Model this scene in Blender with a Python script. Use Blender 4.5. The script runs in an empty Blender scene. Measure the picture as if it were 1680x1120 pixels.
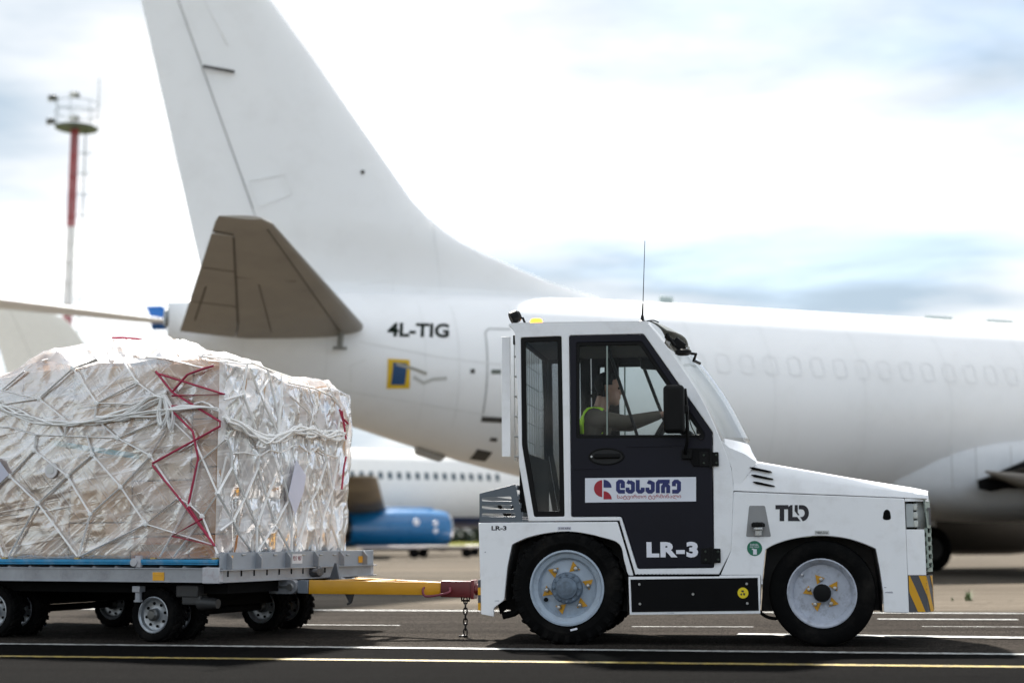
import bpy, bmesh, math, random
from mathutils import Vector, Matrix, noise
random.seed(7)
R = math.radians
SC = bpy.context.scene
COL = SC.collection

# ---------------------------------------------------------------- camera
F_PX, CX, CY = 2333.33, 840.0, 560.0            # 50 mm lens on a 36 mm sensor, 1680 px wide photograph
PITCH, ROLL, CAM_H = R(7.93), -0.004, 0.75
cam = bpy.data.cameras.new('camera')
cam.lens, cam.sensor_width, cam.sensor_fit = 50.0, 36.0, 'HORIZONTAL'
cam.clip_start, cam.clip_end = 0.1, 6000
cam.dof.use_dof = True
cam.dof.focus_distance = 10.45
cam.dof.aperture_fstop = 1.05
cam_o = bpy.data.objects.new('camera', cam)
COL.objects.link(cam_o)
CAM_M = Matrix.Translation((0, 0, CAM_H)) @ Matrix.Rotation(R(90) + PITCH, 4, 'X') @ Matrix.Rotation(ROLL, 4, 'Z')
cam_o.matrix_world = CAM_M
SC.camera = cam_o

# ---------------------------------------------------------------- sky, sun, exposure
SUN_EL, SUN_AZ = R(47), R(-14)                  # azimuth from +Y towards +X: the sun stands behind the vehicles, a little to the left
sun_dir = Vector((math.sin(SUN_AZ) * math.cos(SUN_EL), math.cos(SUN_AZ) * math.cos(SUN_EL), math.sin(SUN_EL)))
sl = bpy.data.lights.new('sun', 'SUN')
sl.energy, sl.angle, sl.color = 2.3, R(2.5), (1.0, 0.95, 0.88)
so = bpy.data.objects.new('sun', sl)
so.rotation_euler = sun_dir.to_track_quat('Z', 'Y').to_euler()
COL.objects.link(so)

world = bpy.data.worlds.new('World')
SC.world = world
world.use_nodes = True
wn, wl = world.node_tree.nodes, world.node_tree.links
wn.clear()
def wnode(t, **kw):
    n = wn.new(t)
    for k, v in kw.items():
        setattr(n, k, v)
    return n
sky = wnode('ShaderNodeTexSky', sky_type='NISHITA', sun_disc=False)
sky.sun_elevation, sky.sun_rotation = SUN_EL, SUN_AZ
sky.air_density, sky.dust_density, sky.ozone_density = 1.0, 1.2, 1.0
skybg = wnode('ShaderNodeBackground'); skybg.inputs[1].default_value = 0.05
wl.new(sky.outputs[0], skybg.inputs[0])
tc = wnode('ShaderNodeTexCoord')
# project the view direction on a cloud layer so that clouds flatten towards the horizon
sep = wnode('ShaderNodeSeparateXYZ'); wl.new(tc.outputs['Generated'], sep.inputs[0])
mx = wnode('ShaderNodeMath', operation='MAXIMUM'); mx.inputs[1].default_value = 0.0; wl.new(sep.outputs[2], mx.inputs[0])
ad = wnode('ShaderNodeMath', operation='ADD'); ad.inputs[1].default_value = 0.16; wl.new(mx.outputs[0], ad.inputs[0])
dv = wnode('ShaderNodeVectorMath', operation='DIVIDE'); wl.new(tc.outputs['Generated'], dv.inputs[0])
cmb = wnode('ShaderNodeCombineXYZ'); wl.new(ad.outputs[0], cmb.inputs[0]); wl.new(ad.outputs[0], cmb.inputs[1]); wl.new(ad.outputs[0], cmb.inputs[2])
wl.new(cmb.outputs[0], dv.inputs[1])
mp = wnode('ShaderNodeMapping'); mp.inputs['Location'].default_value = (1.7, 8.57, 0.0); mp.inputs['Scale'].default_value = (0.42, 0.62, 1.3)
wl.new(dv.outputs[0], mp.inputs[0])
n1 = wnode('ShaderNodeTexNoise'); n1.inputs['Scale'].default_value = 1.15; n1.inputs['Detail'].default_value = 7; n1.inputs['Roughness'].default_value = 0.55; n1.inputs['Distortion'].default_value = 0.5
wl.new(mp.outputs[0], n1.inputs['Vector'])
cr = wnode('ShaderNodeValToRGB'); cr.color_ramp.elements[0].position = 0.36; cr.color_ramp.elements[1].position = 0.56
cr.color_ramp.interpolation = 'EASE'
wl.new(n1.outputs['Fac'], cr.inputs[0])
n2 = wnode('ShaderNodeTexNoise'); n2.inputs['Scale'].default_value = 1.7; n2.inputs['Detail'].default_value = 6; n2.inputs['Roughness'].default_value = 0.52
wl.new(mp.outputs[0], n2.inputs['Vector'])
cc = wnode('ShaderNodeValToRGB')
cc.color_ramp.elements[0].position = 0.425; cc.color_ramp.elements[0].color = (0.074, 0.092, 0.109, 1)
cc.color_ramp.elements[1].position = 0.72; cc.color_ramp.elements[1].color = (0.31, 0.305, 0.297, 1)
ce = cc.color_ramp.elements.new(0.555); ce.color = (0.160, 0.162, 0.164, 1)
wl.new(n2.outputs['Fac'], cc.inputs[0])
cbg = wnode('ShaderNodeBackground'); cbg.inputs[1].default_value = 1.0
wl.new(cc.outputs[0], cbg.inputs[0])
mf = wnode('ShaderNodeMath', operation='MULTIPLY_ADD'); mf.inputs[1].default_value = 0.30; mf.inputs[2].default_value = 0.68
wl.new(cr.outputs[0], mf.inputs[0])
mxs = wnode('ShaderNodeMixShader')
wl.new(mf.outputs[0], mxs.inputs[0]); wl.new(skybg.outputs[0], mxs.inputs[1]); wl.new(cbg.outputs[0], mxs.inputs[2])
wo = wnode('ShaderNodeOutputWorld'); wl.new(mxs.outputs[0], wo.inputs[0])

SC.view_settings.view_transform = 'Standard'
SC.view_settings.look = 'None'
SC.view_settings.gamma = 1.0
SC.view_settings.use_curve_mapping = False
SC.view_settings.exposure = 2.78
SC.cycles.use_denoising = True
SC.cycles.max_bounces = 10
SC.cycles.transparent_max_bounces = 24

# ---------------------------------------------------------------- layout: rays of the photograph on real planes
def ray(px, py):
    d = CAM_M.to_3x3() @ Vector(((px - CX) / F_PX, (CY - py) / F_PX, -1.0))
    return d.normalized()
EYE = Vector((0, 0, CAM_H))
def ground_at(px, py, z=0.0):
    d = ray(px, py)
    return EYE + d * ((z - CAM_H) / d.z)
def depth_at(px, py, Y):
    d = ray(px, py)
    return EYE + d * (Y / d.y)
class Frame:
    """a vehicle's own axes: u forward, v across (away from the viewer), z up"""
    def __init__(self, o, yaw):
        self.o, self.yaw = Vector((o[0], o[1], 0)), yaw
        self.f = Vector((math.cos(yaw), math.sin(yaw), 0))
        self.n = Vector((-math.sin(yaw), math.cos(yaw), 0))
    def at(self, px, py, v=0.0):
        d = ray(px, py)
        t = (self.o + self.n * v - EYE).dot(self.n) / d.dot(self.n)
        p = EYE + d * t - self.o
        return (p.dot(self.f), p.z)
    def at_u(self, px, py, u=0.0):
        d = ray(px, py)
        t = (self.o + self.f * u - EYE).dot(self.f) / d.dot(self.f)
        p = EYE + d * t - self.o
        return (p.dot(self.n), p.z)
    def poly(self, pts, v=0.0):
        return [self.at(x, y, v) for x, y in pts]

# ---------------------------------------------------------------- materials
MATS = {}
def mat(name, col, rough=0.5, metal=0.0, var=0.06, scale=6.0, bump=0.0, bscale=60.0, coat=0.0, spec=0.5, dirt=None, dirt_amt=0.0, dirt_scale=3.0, dirt_lo=0.5, dirt_hi=0.75):
    if name in MATS:
        return MATS[name]
    m = bpy.data.materials.new(name); m.use_nodes = True
    nt = m.node_tree; N, L = nt.nodes, nt.links
    b = N['Principled BSDF']
    b.inputs['Roughness'].default_value = rough; b.inputs['Metallic'].default_value = metal
    b.inputs['Coat Weight'].default_value = coat; b.inputs['Coat Roughness'].default_value = 0.08
    b.inputs['Specular IOR Level'].default_value = spec
    t = N.new('ShaderNodeTexCoord')
    n = N.new('ShaderNodeTexNoise'); n.inputs['Scale'].default_value = scale; n.inputs['Detail'].default_value = 5
    L.new(t.outputs['Object'], n.inputs['Vector'])
    r = N.new('ShaderNodeValToRGB')
    lo = [max(0, c * (1 - var)) for c in col]; hi = [min(1, c * (1 + var)) for c in col]
    r.color_ramp.elements[0].position = 0.3; r.color_ramp.elements[0].color = (*lo, 1)
    r.color_ramp.elements[1].position = 0.7; r.color_ramp.elements[1].color = (*hi, 1)
    L.new(n.outputs['Fac'], r.inputs[0])
    out = r.outputs[0]
    if dirt is not None:
        dn = N.new('ShaderNodeTexNoise'); dn.inputs['Scale'].default_value = dirt_scale; dn.inputs['Detail'].default_value = 9; dn.inputs['Roughness'].default_value = 0.68
        L.new(t.outputs['Object'], dn.inputs['Vector'])
        dr = N.new('ShaderNodeValToRGB'); dr.color_ramp.elements[0].position = dirt_lo; dr.color_ramp.elements[1].position = dirt_hi
        dr.color_ramp.elements[1].color = (dirt_amt, dirt_amt, dirt_amt, 1)
        L.new(dn.outputs['Fac'], dr.inputs[0])
        mixc = N.new('ShaderNodeMix'); mixc.data_type = 'RGBA'
        L.new(dr.outputs[0], mixc.inputs['Factor']); L.new(out, mixc.inputs['A']); mixc.inputs['B'].default_value = (*dirt, 1)
        out = mixc.outputs['Result']
    L.new(out, b.inputs['Base Color'])
    rm = N.new('ShaderNodeMath'); rm.operation = 'MULTIPLY_ADD'; rm.inputs[1].default_value = 0.2; rm.inputs[2].default_value = max(0.02, rough - 0.1)
    L.new(n.outputs['Fac'], rm.inputs[0]); L.new(rm.outputs[0], b.inputs['Roughness'])
    if bump > 0:
        bn = N.new('ShaderNodeTexNoise'); bn.inputs['Scale'].default_value = bscale; bn.inputs['Detail'].default_value = 6
        L.new(t.outputs['Object'], bn.inputs['Vector'])
        bp = N.new('ShaderNodeBump'); bp.inputs['Strength'].default_value = bump; bp.inputs['Distance'].default_value = 0.01
        L.new(bn.outputs['Fac'], bp.inputs['Height']); L.new(bp.outputs[0], b.inputs['Normal'])
    MATS[name] = m
    return m
def emis(name, col, strength, base=None):
    m = mat(name, base or col, 0.3)
    b = m.node_tree.nodes['Principled BSDF']
    b.inputs['Emission Color'].default_value = (*col, 1); b.inputs['Emission Strength'].default_value = strength
    return m
def glass(name, tint=(0.90, 0.93, 0.93), ior=1.12, refl_rough=0.02):
    if name in MATS:
        return MATS[name]
    m = bpy.data.materials.new(name); m.use_nodes = True
    N, L = m.node_tree.nodes, m.node_tree.links
    N.clear()
    tr = N.new('ShaderNodeBsdfTransparent'); tr.inputs[0].default_value = (*tint, 1)
    gl = N.new('ShaderNodeBsdfGlossy'); gl.inputs['Roughness'].default_value = refl_rough
    fr = N.new('ShaderNodeFresnel')
    ge = N.new('ShaderNodeNewGeometry'); io = N.new('ShaderNodeMapRange')
    io.inputs['To Min'].default_value = ior; io.inputs['To Max'].default_value = 1.0 / ior
    L.new(ge.outputs['Backfacing'], io.inputs['Value']); L.new(io.outputs[0], fr.inputs['IOR'])
    ns = N.new('ShaderNodeTexNoise'); ns.inputs['Scale'].default_value = 3.0
    sm = N.new('ShaderNodeMath'); sm.operation = 'MULTIPLY_ADD'; sm.inputs[1].default_value = 0.02; sm.inputs[2].default_value = -0.006
    L.new(ns.outputs['Fac'], sm.inputs[0])
    ad_ = N.new('ShaderNodeMath'); ad_.operation = 'ADD'; ad_.use_clamp = True
    L.new(fr.outputs[0], ad_.inputs[0]); L.new(sm.outputs[0], ad_.inputs[1])
    mxx = N.new('ShaderNodeMixShader'); L.new(ad_.outputs[0], mxx.inputs[0]); L.new(tr.outputs[0], mxx.inputs[1]); L.new(gl.outputs[0], mxx.inputs[2])
    o = N.new('ShaderNodeOutputMaterial'); L.new(mxx.outputs[0], o.inputs[0])
    MATS[name] = m
    return m

WHITE = mat('white_paint', (0.90, 0.905, 0.92), 0.34, var=0.02, scale=1.5, coat=0.15, dirt=(0.42, 0.39, 0.35), dirt_amt=0.24, dirt_scale=5)
BLACKP = mat('black_paint', (0.004, 0.004, 0.0045), 0.42, var=0.2, spec=0.08)
DOORP = mat('door_paint', (0.009, 0.009, 0.0155), 0.33, var=0.2, scale=2, spec=0.15)
RUBBER = mat('rubber', (0.0055, 0.0055, 0.0055), 0.9, var=0.25, bump=0.25, bscale=90, spec=0.05, dirt=(0.035, 0.031, 0.027), dirt_amt=0.45, dirt_scale=5)
PLASTIC = mat('black_plastic', (0.005, 0.005, 0.005), 0.5, var=0.2, bump=0.1, bscale=200, spec=0.15)
DARK = mat('dark_underbody', (0.006, 0.006, 0.006), 0.8, var=0.3, spec=0.08)
LINER = mat('wheel_arch_liner', (0.06, 0.057, 0.054), 0.7, var=0.2)
GREYP = mat('grey_paint', (0.105, 0.125, 0.145), 0.45, var=0.06)
RIMP = mat('rim_paint', (0.38, 0.45, 0.53), 0.38, var=0.12, scale=9, dirt=(0.12, 0.12, 0.13), dirt_amt=0.55, dirt_scale=9)
HUBP = mat('hub_paint', (0.13, 0.17, 0.22), 0.4, metal=0.4, var=0.3, scale=25)
STEEL = mat('bare_steel', (0.45, 0.45, 0.44), 0.35, metal=0.9, var=0.15, scale=20)
YELLOW = mat('yellow_paint', (0.56, 0.27, 0.004), 0.4, var=0.06)
SAFETYY = mat('hazard_yellow', (0.66, 0.33, 0.005), 0.4, var=0.05)
HAZGREY = mat('hazard_grey', (0.07, 0.07, 0.08), 0.45, var=0.1)
RED = mat('red_paint', (0.095, 0.005, 0.008), 0.45, var=0.15)
INK = mat('black_ink', (0.012, 0.010, 0.016), 0.5, var=0.1)
LETTERW = mat('white_letter', (0.80, 0.80, 0.86), 0.45, var=0.02)
GLASS = glass('window_glass')
TINT = glass('tinted_glass', (0.72, 0.74, 0.75), 1.25)

# ---------------------------------------------------------------- mesh helpers
def finish(bm, angle=35):
    bmesh.ops.recalc_face_normals(bm, faces=bm.faces)
    lim = R(angle)
    for f in bm.faces:
        f.smooth = True
    for e in bm.edges:
        if len(e.link_faces) == 2:
            e.smooth = e.calc_face_angle(0) < lim
def ob(name, bm, material, parent=None, angle=35, loc=None, rot=None, keep=False):
    me = bpy.data.meshes.new(name)
    if not keep:
        finish(bm, angle)
    bm.to_mesh(me); bm.free()
    if isinstance(material, (list, tuple)):
        for x in material: me.materials.append(x)
    else:
        me.materials.append(material)
    o = bpy.data.objects.new(name, me)
    COL.objects.link(o)
    o.parent = parent
    for f in me.polygons:
        if abs(f.normal.y) > 0.9995 or abs(f.normal.x) > 0.9995 or abs(f.normal.z) > 0.9995: f.use_smooth = False
    if loc is not None: o.location = loc
    if rot is not None: o.rotation_euler = rot
    return o
def empty(name, loc=(0, 0, 0), rz=0.0, parent=None):
    o = bpy.data.objects.new(name, None)
    o.empty_display_size = 0.2
    COL.objects.link(o)
    o.location = loc; o.rotation_euler = (0, 0, rz); o.parent = parent
    return o
def tag(o, label, cat, group=None, kind=None):
    o['label'] = label; o['category'] = cat
    if group: o['group'] = group
    if kind: o['kind'] = kind
    return o
def copy_tree(o, parent=None):
    c = o.copy(); COL.objects.link(c); c.parent = parent
    for ch in list(o.children):
        copy_tree(ch, c)
    return c
def BM(): return bmesh.new()
def solid(bm, geom, thickness):
    bm.normal_update()
    return bmesh.ops.solidify(bm, geom=geom, thickness=thickness)
def box(bm, c, s, bevel=0.0, rot=None, seg=2):
    r = bmesh.ops.create_cube(bm, size=1.0)
    vs = r['verts']
    for v in vs:
        v.co = Vector((v.co.x * s[0], v.co.y * s[1], v.co.z * s[2]))
    if bevel > 0:
        es = list({e for v in vs for e in v.link_edges})
        rr = bmesh.ops.bevel(bm, geom=es, offset=bevel, segments=seg, affect='EDGES', profile=0.5)
        vs = list({v for f in rr['faces'] for v in f.verts} | {v for v in vs if v.is_valid})
    M = Matrix.Translation(c)
    if rot is not None:
        M = M @ (rot if isinstance(rot, Matrix) else Matrix.Rotation(rot[0], 4, rot[1]))
    for v in vs: v.co = M @ v.co
    return vs
def frames(path):
    fr = []
    up = Vector((0, 0, 1))
    prev = None
    for i, p in enumerate(path):
        a = path[max(0, i - 1)]; b = path[min(len(path) - 1, i + 1)]
        t = (Vector(b) - Vector(a))
        t = t.normalized() if t.length > 1e-9 else Vector((1, 0, 0))
        if prev is None:
            n = t.cross(up)
            if n.length < 1e-3: n = t.cross(Vector((0, 1, 0)))
        else:
            n = prev - t * prev.dot(t)
            if n.length < 1e-6: n = t.cross(up)
        n.normalize(); prev = n
        fr.append((Vector(p), t, n, t.cross(n)))
    return fr
def tube(bm, path, r, seg=8, caps=True, closed=False, flat=1.0):
    fr = frames(path)
    rings = []
    for i, (p, t, n, b) in enumerate(fr):
        rr = r[i] if isinstance(r, (list, tuple)) else r
        rings.append([bm.verts.new(p + (n * math.cos(a) + b * math.sin(a) * flat) * rr) for a in [2 * math.pi * k / seg for k in range(seg)]])
    m = len(rings)
    for i in range(m if closed else m - 1):
        A, B_ = rings[i], rings[(i + 1) % m]
        for k in range(seg):
            bm.faces.new((A[k], A[(k + 1) % seg], B_[(k + 1) % seg], B_[k]))
    if caps and not closed:
        bm.faces.new(rings[0]); bm.faces.new(list(reversed(rings[-1])))
    return rings
def lathe(bm, prof, c=(0, 0, 0), seg=32, axis='Y', close=False):
    """prof: (radius, offset along axis)"""
    c = Vector(c)
    rings = []
    for r, a in prof:
        ring = []
        if r < 1e-6:
            q = {'X': (a, 0, 0), 'Y': (0, a, 0), 'Z': (0, 0, a)}[axis]
            v = bm.verts.new(c + Vector(q)); ring = [v]
        else:
            for k in range(seg):
                t = 2 * math.pi * k / seg
                x, y = r * math.cos(t), r * math.sin(t)
                q = {'X': (a, x, y), 'Y': (x, a, y), 'Z': (x, y, a)}[axis]
                ring.append(bm.verts.new(c + Vector(q)))
        rings.append(ring)
    n = len(rings)
    for i in range(n if close else n - 1):
        A, B_ = rings[i], rings[(i + 1) % n]
        if len(A) == 1 and len(B_) == 1: continue
        for k in range(seg):
            if len(A) == 1: bm.faces.new((A[0], B_[k], B_[(k + 1) % seg]))
            elif len(B_) == 1: bm.faces.new((A[k], B_[0], A[(k + 1) % seg]))
            else: bm.faces.new((A[k], B_[k], B_[(k + 1) % seg], A[(k + 1) % seg]))
def cyl(bm, p0, p1, r, seg=12, r1=None):
    tube(bm, [p0, p1], [r, r if r1 is None else r1], seg)
def smooth_pts(pts, n=5, closed=False):
    out = []
    m = len(pts)
    P = [Vector(p) for p in pts]
    rng = range(m if closed else m - 1)
    for i in rng:
        if closed:
            a, b, c, d = P[(i - 1) % m], P[i], P[(i + 1) % m], P[(i + 2) % m]
        else:
            a, b, c, d = P[max(i - 1, 0)], P[i], P[i + 1], P[min(i + 2, m - 1)]
        for k in range(n):
            t = k / n
            out.append(0.5 * ((2 * b) + (c - a) * t + (2 * a - 5 * b + 4 * c - d) * t * t + (3 * b - a - 3 * c + d) * t ** 3))
    if not closed: out.append(P[-1])
    return [tuple(p) for p in out]
DG = None
def curve_mesh(cu):
    o = bpy.data.objects.new('tmp', cu); COL.objects.link(o)
    bpy.context.view_layer.update()
    dg = bpy.context.evaluated_depsgraph_get()
    me = bpy.data.meshes.new_from_object(o.evaluated_get(dg))
    bpy.data.objects.remove(o); bpy.data.curves.remove(cu)
    return me
def plate_bm(loops, v0, v1, bevel=0.004):
    """flat plate in the u-z plane with holes, between v0 and v1"""
    cu = bpy.data.curves.new('tmp', 'CURVE')
    cu.dimensions = '2D'; cu.fill_mode = 'BOTH'
    t = abs(v1 - v0)
    bevel = min(bevel, t * 0.45)
    cu.extrude = t / 2 - bevel; cu.bevel_depth = bevel; cu.bevel_resolution = 1; cu.offset = -bevel
    for lp in loops:
        s = cu.splines.new('POLY'); s.points.add(len(lp) - 1)
        for p, q in zip(s.points, lp): p.co = (q[0], q[1], 0, 1)
        s.use_cyclic_u = True
    me = curve_mesh(cu)
    bm = BM(); bm.from_mesh(me); bpy.data.meshes.remove(me)
    vm = (v0 + v1) / 2
    for v in bm.verts: v.co = Vector((v.co.x, vm + v.co.z, v.co.y))
    bmesh.ops.remove_doubles(bm, verts=bm.verts, dist=1e-5)
    return bm
def plate(name, loops, v0, v1, material, parent, bevel=0.004):
    return ob(name, plate_bm(loops, v0, v1, bevel), material, parent)
def text_bm(body, w, h, bold=0.0, extrude=0.0012, shear=0.0, spacing=1.0):
    cu = bpy.data.curves.new('tmp', 'FONT')
    cu.body = body; cu.size = 1.0; cu.offset = bold; cu.extrude = 0.0; cu.shear = shear; cu.space_character = spacing
    cu.resolution_u = 3
    me = curve_mesh(cu)
    bm = BM(); bm.from_mesh(me); bpy.data.meshes.remove(me)
    xs = [v.co.x for v in bm.verts]; ys = [v.co.y for v in bm.verts]
    x0, x1, y0, y1 = min(xs), max(xs), min(ys), max(ys)
    for v in bm.verts:
        v.co.x = (v.co.x - x0) / (x1 - x0) * w; v.co.y = (v.co.y - y0) / (y1 - y0) * h
    r = bmesh.ops.extrude_face_region(bm, geom=list(bm.faces))
    for e in r['geom']:
        if isinstance(e, bmesh.types.BMVert): e.co.z += extrude
    return bm
def text(name, body, u0, z0, w, h, v, material, parent, bold=0.0, **kw):
    """lettering that faces the viewer's side (local -Y)"""
    bm = text_bm(body, w, h, bold, **kw)
    for q in bm.verts: q.co = Vector((u0 + q.co.x, v - q.co.z, z0 + q.co.y))
    return ob(name, bm, material, parent)
def circle_pts(cx, cz, r, n=24, rz=None):
    return [(cx + r * math.cos(2 * math.pi * k / n), cz + (rz or r) * math.sin(2 * math.pi * k / n)) for k in range(n)]
def rounded(pts, r, n=4):
    """round the corners of a polygon"""
    out = []
    m = len(pts)
    for i in range(m):
        p, a, b = Vector(pts[i]), Vector(pts[i - 1]), Vector(pts[(i + 1) % m])
        da, db = (a - p), (b - p)
        k = min(r, da.length * 0.45, db.length * 0.45)
        s, e = p + da.normalized() * k, p + db.normalized() * k
        for j in range(n + 1):
            t = j / n
            q = s * (1 - t) ** 2 + p * 2 * t * (1 - t) + e * t * t
            out.append((q.x, q.y))
    return out

# ================================================================ setting
def ground_mat(name, col, var, joints=None, rough=1.0, fine=0.5, spots=None):
    m = bpy.data.materials.new(name); m.use_nodes = True
    N, L = m.node_tree.nodes, m.node_tree.links
    b = N['Principled BSDF']; b.inputs['Roughness'].default_value = rough; b.inputs['Specular IOR Level'].default_value = 0.02
    t = N.new('ShaderNodeTexCoord')
    big = N.new('ShaderNodeTexNoise'); big.inputs['Scale'].default_value = 0.35; big.inputs['Detail'].default_value = 8; big.inputs['Roughness'].default_value = 0.62
    mpp = N.new('ShaderNodeMapping'); mpp.inputs['Scale'].default_value = (0.35, 1.0, 1.0)
    L.new(t.outputs['Object'], mpp.inputs[0]); L.new(mpp.outputs[0], big.inputs['Vector'])
    sm = N.new('ShaderNodeTexNoise'); sm.inputs['Scale'].default_value = 75; sm.inputs['Detail'].default_value = 3; sm.inputs['Roughness'].default_value = 0.7
    L.new(t.outputs['Object'], sm.inputs['Vector'])
    r = N.new('ShaderNodeValToRGB'); r.color_ramp.elements[0].position = 0.3; r.color_ramp.elements[1].position = 0.72
    r.color_ramp.elements[0].color = (*[c * (1 - var) for c in col], 1); r.color_ramp.elements[1].color = (*[c * (1 + var) for c in col], 1)
    L.new(big.outputs['Fac'], r.inputs[0])
    r2 = N.new('ShaderNodeValToRGB'); r2.color_ramp.elements[0].position = 0.43; r2.color_ramp.elements[1].position = 0.60
    r2.color_ramp.elements[0].color = (1 - fine, 1 - fine, 1 - fine, 1); r2.color_ramp.elements[1].color = (1 + fine, 1 + fine, 1 + fine, 1)
    L.new(sm.outputs['Fac'], r2.inputs[0])
    mul = N.new('ShaderNodeMix'); mul.data_type = 'RGBA'; mul.blend_type = 'MULTIPLY'; mul.inputs['Factor'].default_value = 1.0
    L.new(r.outputs[0], mul.inputs['A']); L.new(r2.outputs[0], mul.inputs['B'])
    out = mul.outputs['Result']
    # tyre marks drawn out along the driving direction
    mt = N.new('ShaderNodeMapping'); mt.inputs['Scale'].default_value = (0.04, 2.6, 1.0); mt.inputs['Rotation'].default_value = (0, 0, R(-10))
    L.new(t.outputs['Object'], mt.inputs[0])
    nt_ = N.new('ShaderNodeTexNoise'); nt_.inputs['Scale'].default_value = 1.0; nt_.inputs['Detail'].default_value = 4; L.new(mt.outputs[0], nt_.inputs['Vector'])
    rt2 = N.new('ShaderNodeMapRange'); rt2.inputs['From Min'].default_value = 0.35; rt2.inputs['From Max'].default_value = 0.65; rt2.inputs['To Min'].default_value = 0.72; rt2.inputs['To Max'].default_value = 1.15
    L.new(nt_.outputs['Fac'], rt2.inputs['Value'])
    # cracks
    wob = N.new('ShaderNodeTexNoise'); wob.inputs['Scale'].default_value = 2.0; wob.inputs['Detail'].default_value = 5; L.new(t.outputs['Object'], wob.inputs['Vector'])
    wm = N.new('ShaderNodeMix'); wm.data_type = 'RGBA'; wm.blend_type = 'ADD'; wm.inputs['Factor'].default_value = 0.5; L.new(t.outputs['Object'], wm.inputs['A']); L.new(wob.outputs['Color'], wm.inputs['B'])
    vo = N.new('ShaderNodeTexVoronoi'); vo.feature = 'DISTANCE_TO_EDGE'; vo.inputs['Scale'].default_value = 0.45; L.new(wm.outputs['Result'], vo.inputs['Vector'])
    rc = N.new('ShaderNodeMapRange'); rc.inputs['From Min'].default_value = 0.0; rc.inputs['From Max'].default_value = 0.008; rc.inputs['To Min'].default_value = 0.45; rc.inputs['To Max'].default_value = 1.0
    L.new(vo.outputs['Distance'], rc.inputs['Value'])
    mm_ = N.new('ShaderNodeMath'); mm_.operation = 'MULTIPLY'; L.new(rt2.outputs[0], mm_.inputs[0]); L.new(rc.outputs[0], mm_.inputs[1])
    cmb_ = N.new('ShaderNodeCombineXYZ')
    for q in range(3): L.new(mm_.outputs[0], cmb_.inputs[q])
    m4 = N.new('ShaderNodeMix'); m4.data_type = 'RGBA'; m4.blend_type = 'MULTIPLY'; m4.inputs['Factor'].default_value = 1.0
    L.new(out, m4.inputs['A']); L.new(cmb_.outputs[0], m4.inputs['B']); out = m4.outputs['Result']
    if joints:
        br = N.new('ShaderNodeTexBrick'); br.offset = 0.5
        br.inputs['Scale'].default_value = 1.0; br.inputs['Mortar Size'].default_value = 0.035; br.inputs['Mortar Smooth'].default_value = 0.3
        br.inputs['Brick Width'].default_value = joints[0]; br.inputs['Row Height'].default_value = joints[1]
        br.inputs['Color1'].default_value = (1, 1, 1, 1); br.inputs['Color2'].default_value = (0.80, 0.82, 0.84, 1); br.inputs['Mortar'].default_value = (0.35, 0.36, 0.3, 1)
        L.new(t.outputs['Object'], br.inputs['Vector'])
        m2 = N.new('ShaderNodeMix'); m2.data_type = 'RGBA'; m2.blend_type = 'MULTIPLY'; m2.inputs['Factor'].default_value = 1.0
        L.new(out, m2.inputs['A']); L.new(br.outputs['Color'], m2.inputs['B']); out = m2.outputs['Result']
    L.new(out, b.inputs['Base Color'])
    bp = N.new('ShaderNodeBump'); bp.inputs['Strength'].default_value = 0.5; bp.inputs['Distance'].default_value = 0.004
    L.new(sm.outputs['Fac'], bp.inputs['Height']); L.new(bp.outputs[0], b.inputs['Normal'])
    return m
APRON = ground_mat('apron_concrete', (0.106, 0.091, 0.073), 0.34, (7.5, 5.0), fine=0.35)
ASPH = ground_mat('asphalt', (0.030, 0.026, 0.0222), 0.3, None, fine=0.8)
ASPH2 = ground_mat('darker_asphalt', (0.0030, 0.0029, 0.0028), 0.25, None, fine=0.7)  # near lane: darker base colour than the road behind
MEADOW = ground_mat('meadow', (0.13, 0.135, 0.025), 0.35, None, fine=0.4)

def sheet(name, pts, z, material, label=None, parent=None):
    bm = BM()
    bm.faces.new([bm.verts.new((p[0], p[1], z)) for p in pts])
    o = ob(name, bm, material, parent)
    if label:
        o['label'] = label
    return o
g = sheet('ground', [(-3000, -300), (3000, -300), (3000, 5000), (-3000, 5000)], -0.03, MEADOW, 'flat green meadow reaching the horizon beyond the apron')
g['kind'] = 'structure'
g = sheet('apron', [(-260, -60), (260, -60), (260, 150), (-260, 150)], 0.0, APRON, 'worn beige concrete aircraft apron with slab joints')
g.rotation_euler = (0, 0, 0); g['kind'] = 'structure'
ROAD_YAW = -R(10)
road = bpy.data.objects.new('road', None)
rf = Vector((math.cos(ROAD_YAW), math.sin(ROAD_YAW))); rn = Vector((-math.sin(ROAD_YAW), math.cos(ROAD_YAW)))
def road_pt(a, b):
    q = Vector((0, 9.9)) + rf * a + rn * b
    return (q.x, q.y)
g = sheet('road', [road_pt(-60, -9), road_pt(60, -9), road_pt(60, 5.6), road_pt(-60, 5.6)], 0.004, ASPH, 'dark asphalt service road in front of the apron')
g['kind'] = 'structure'

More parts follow.
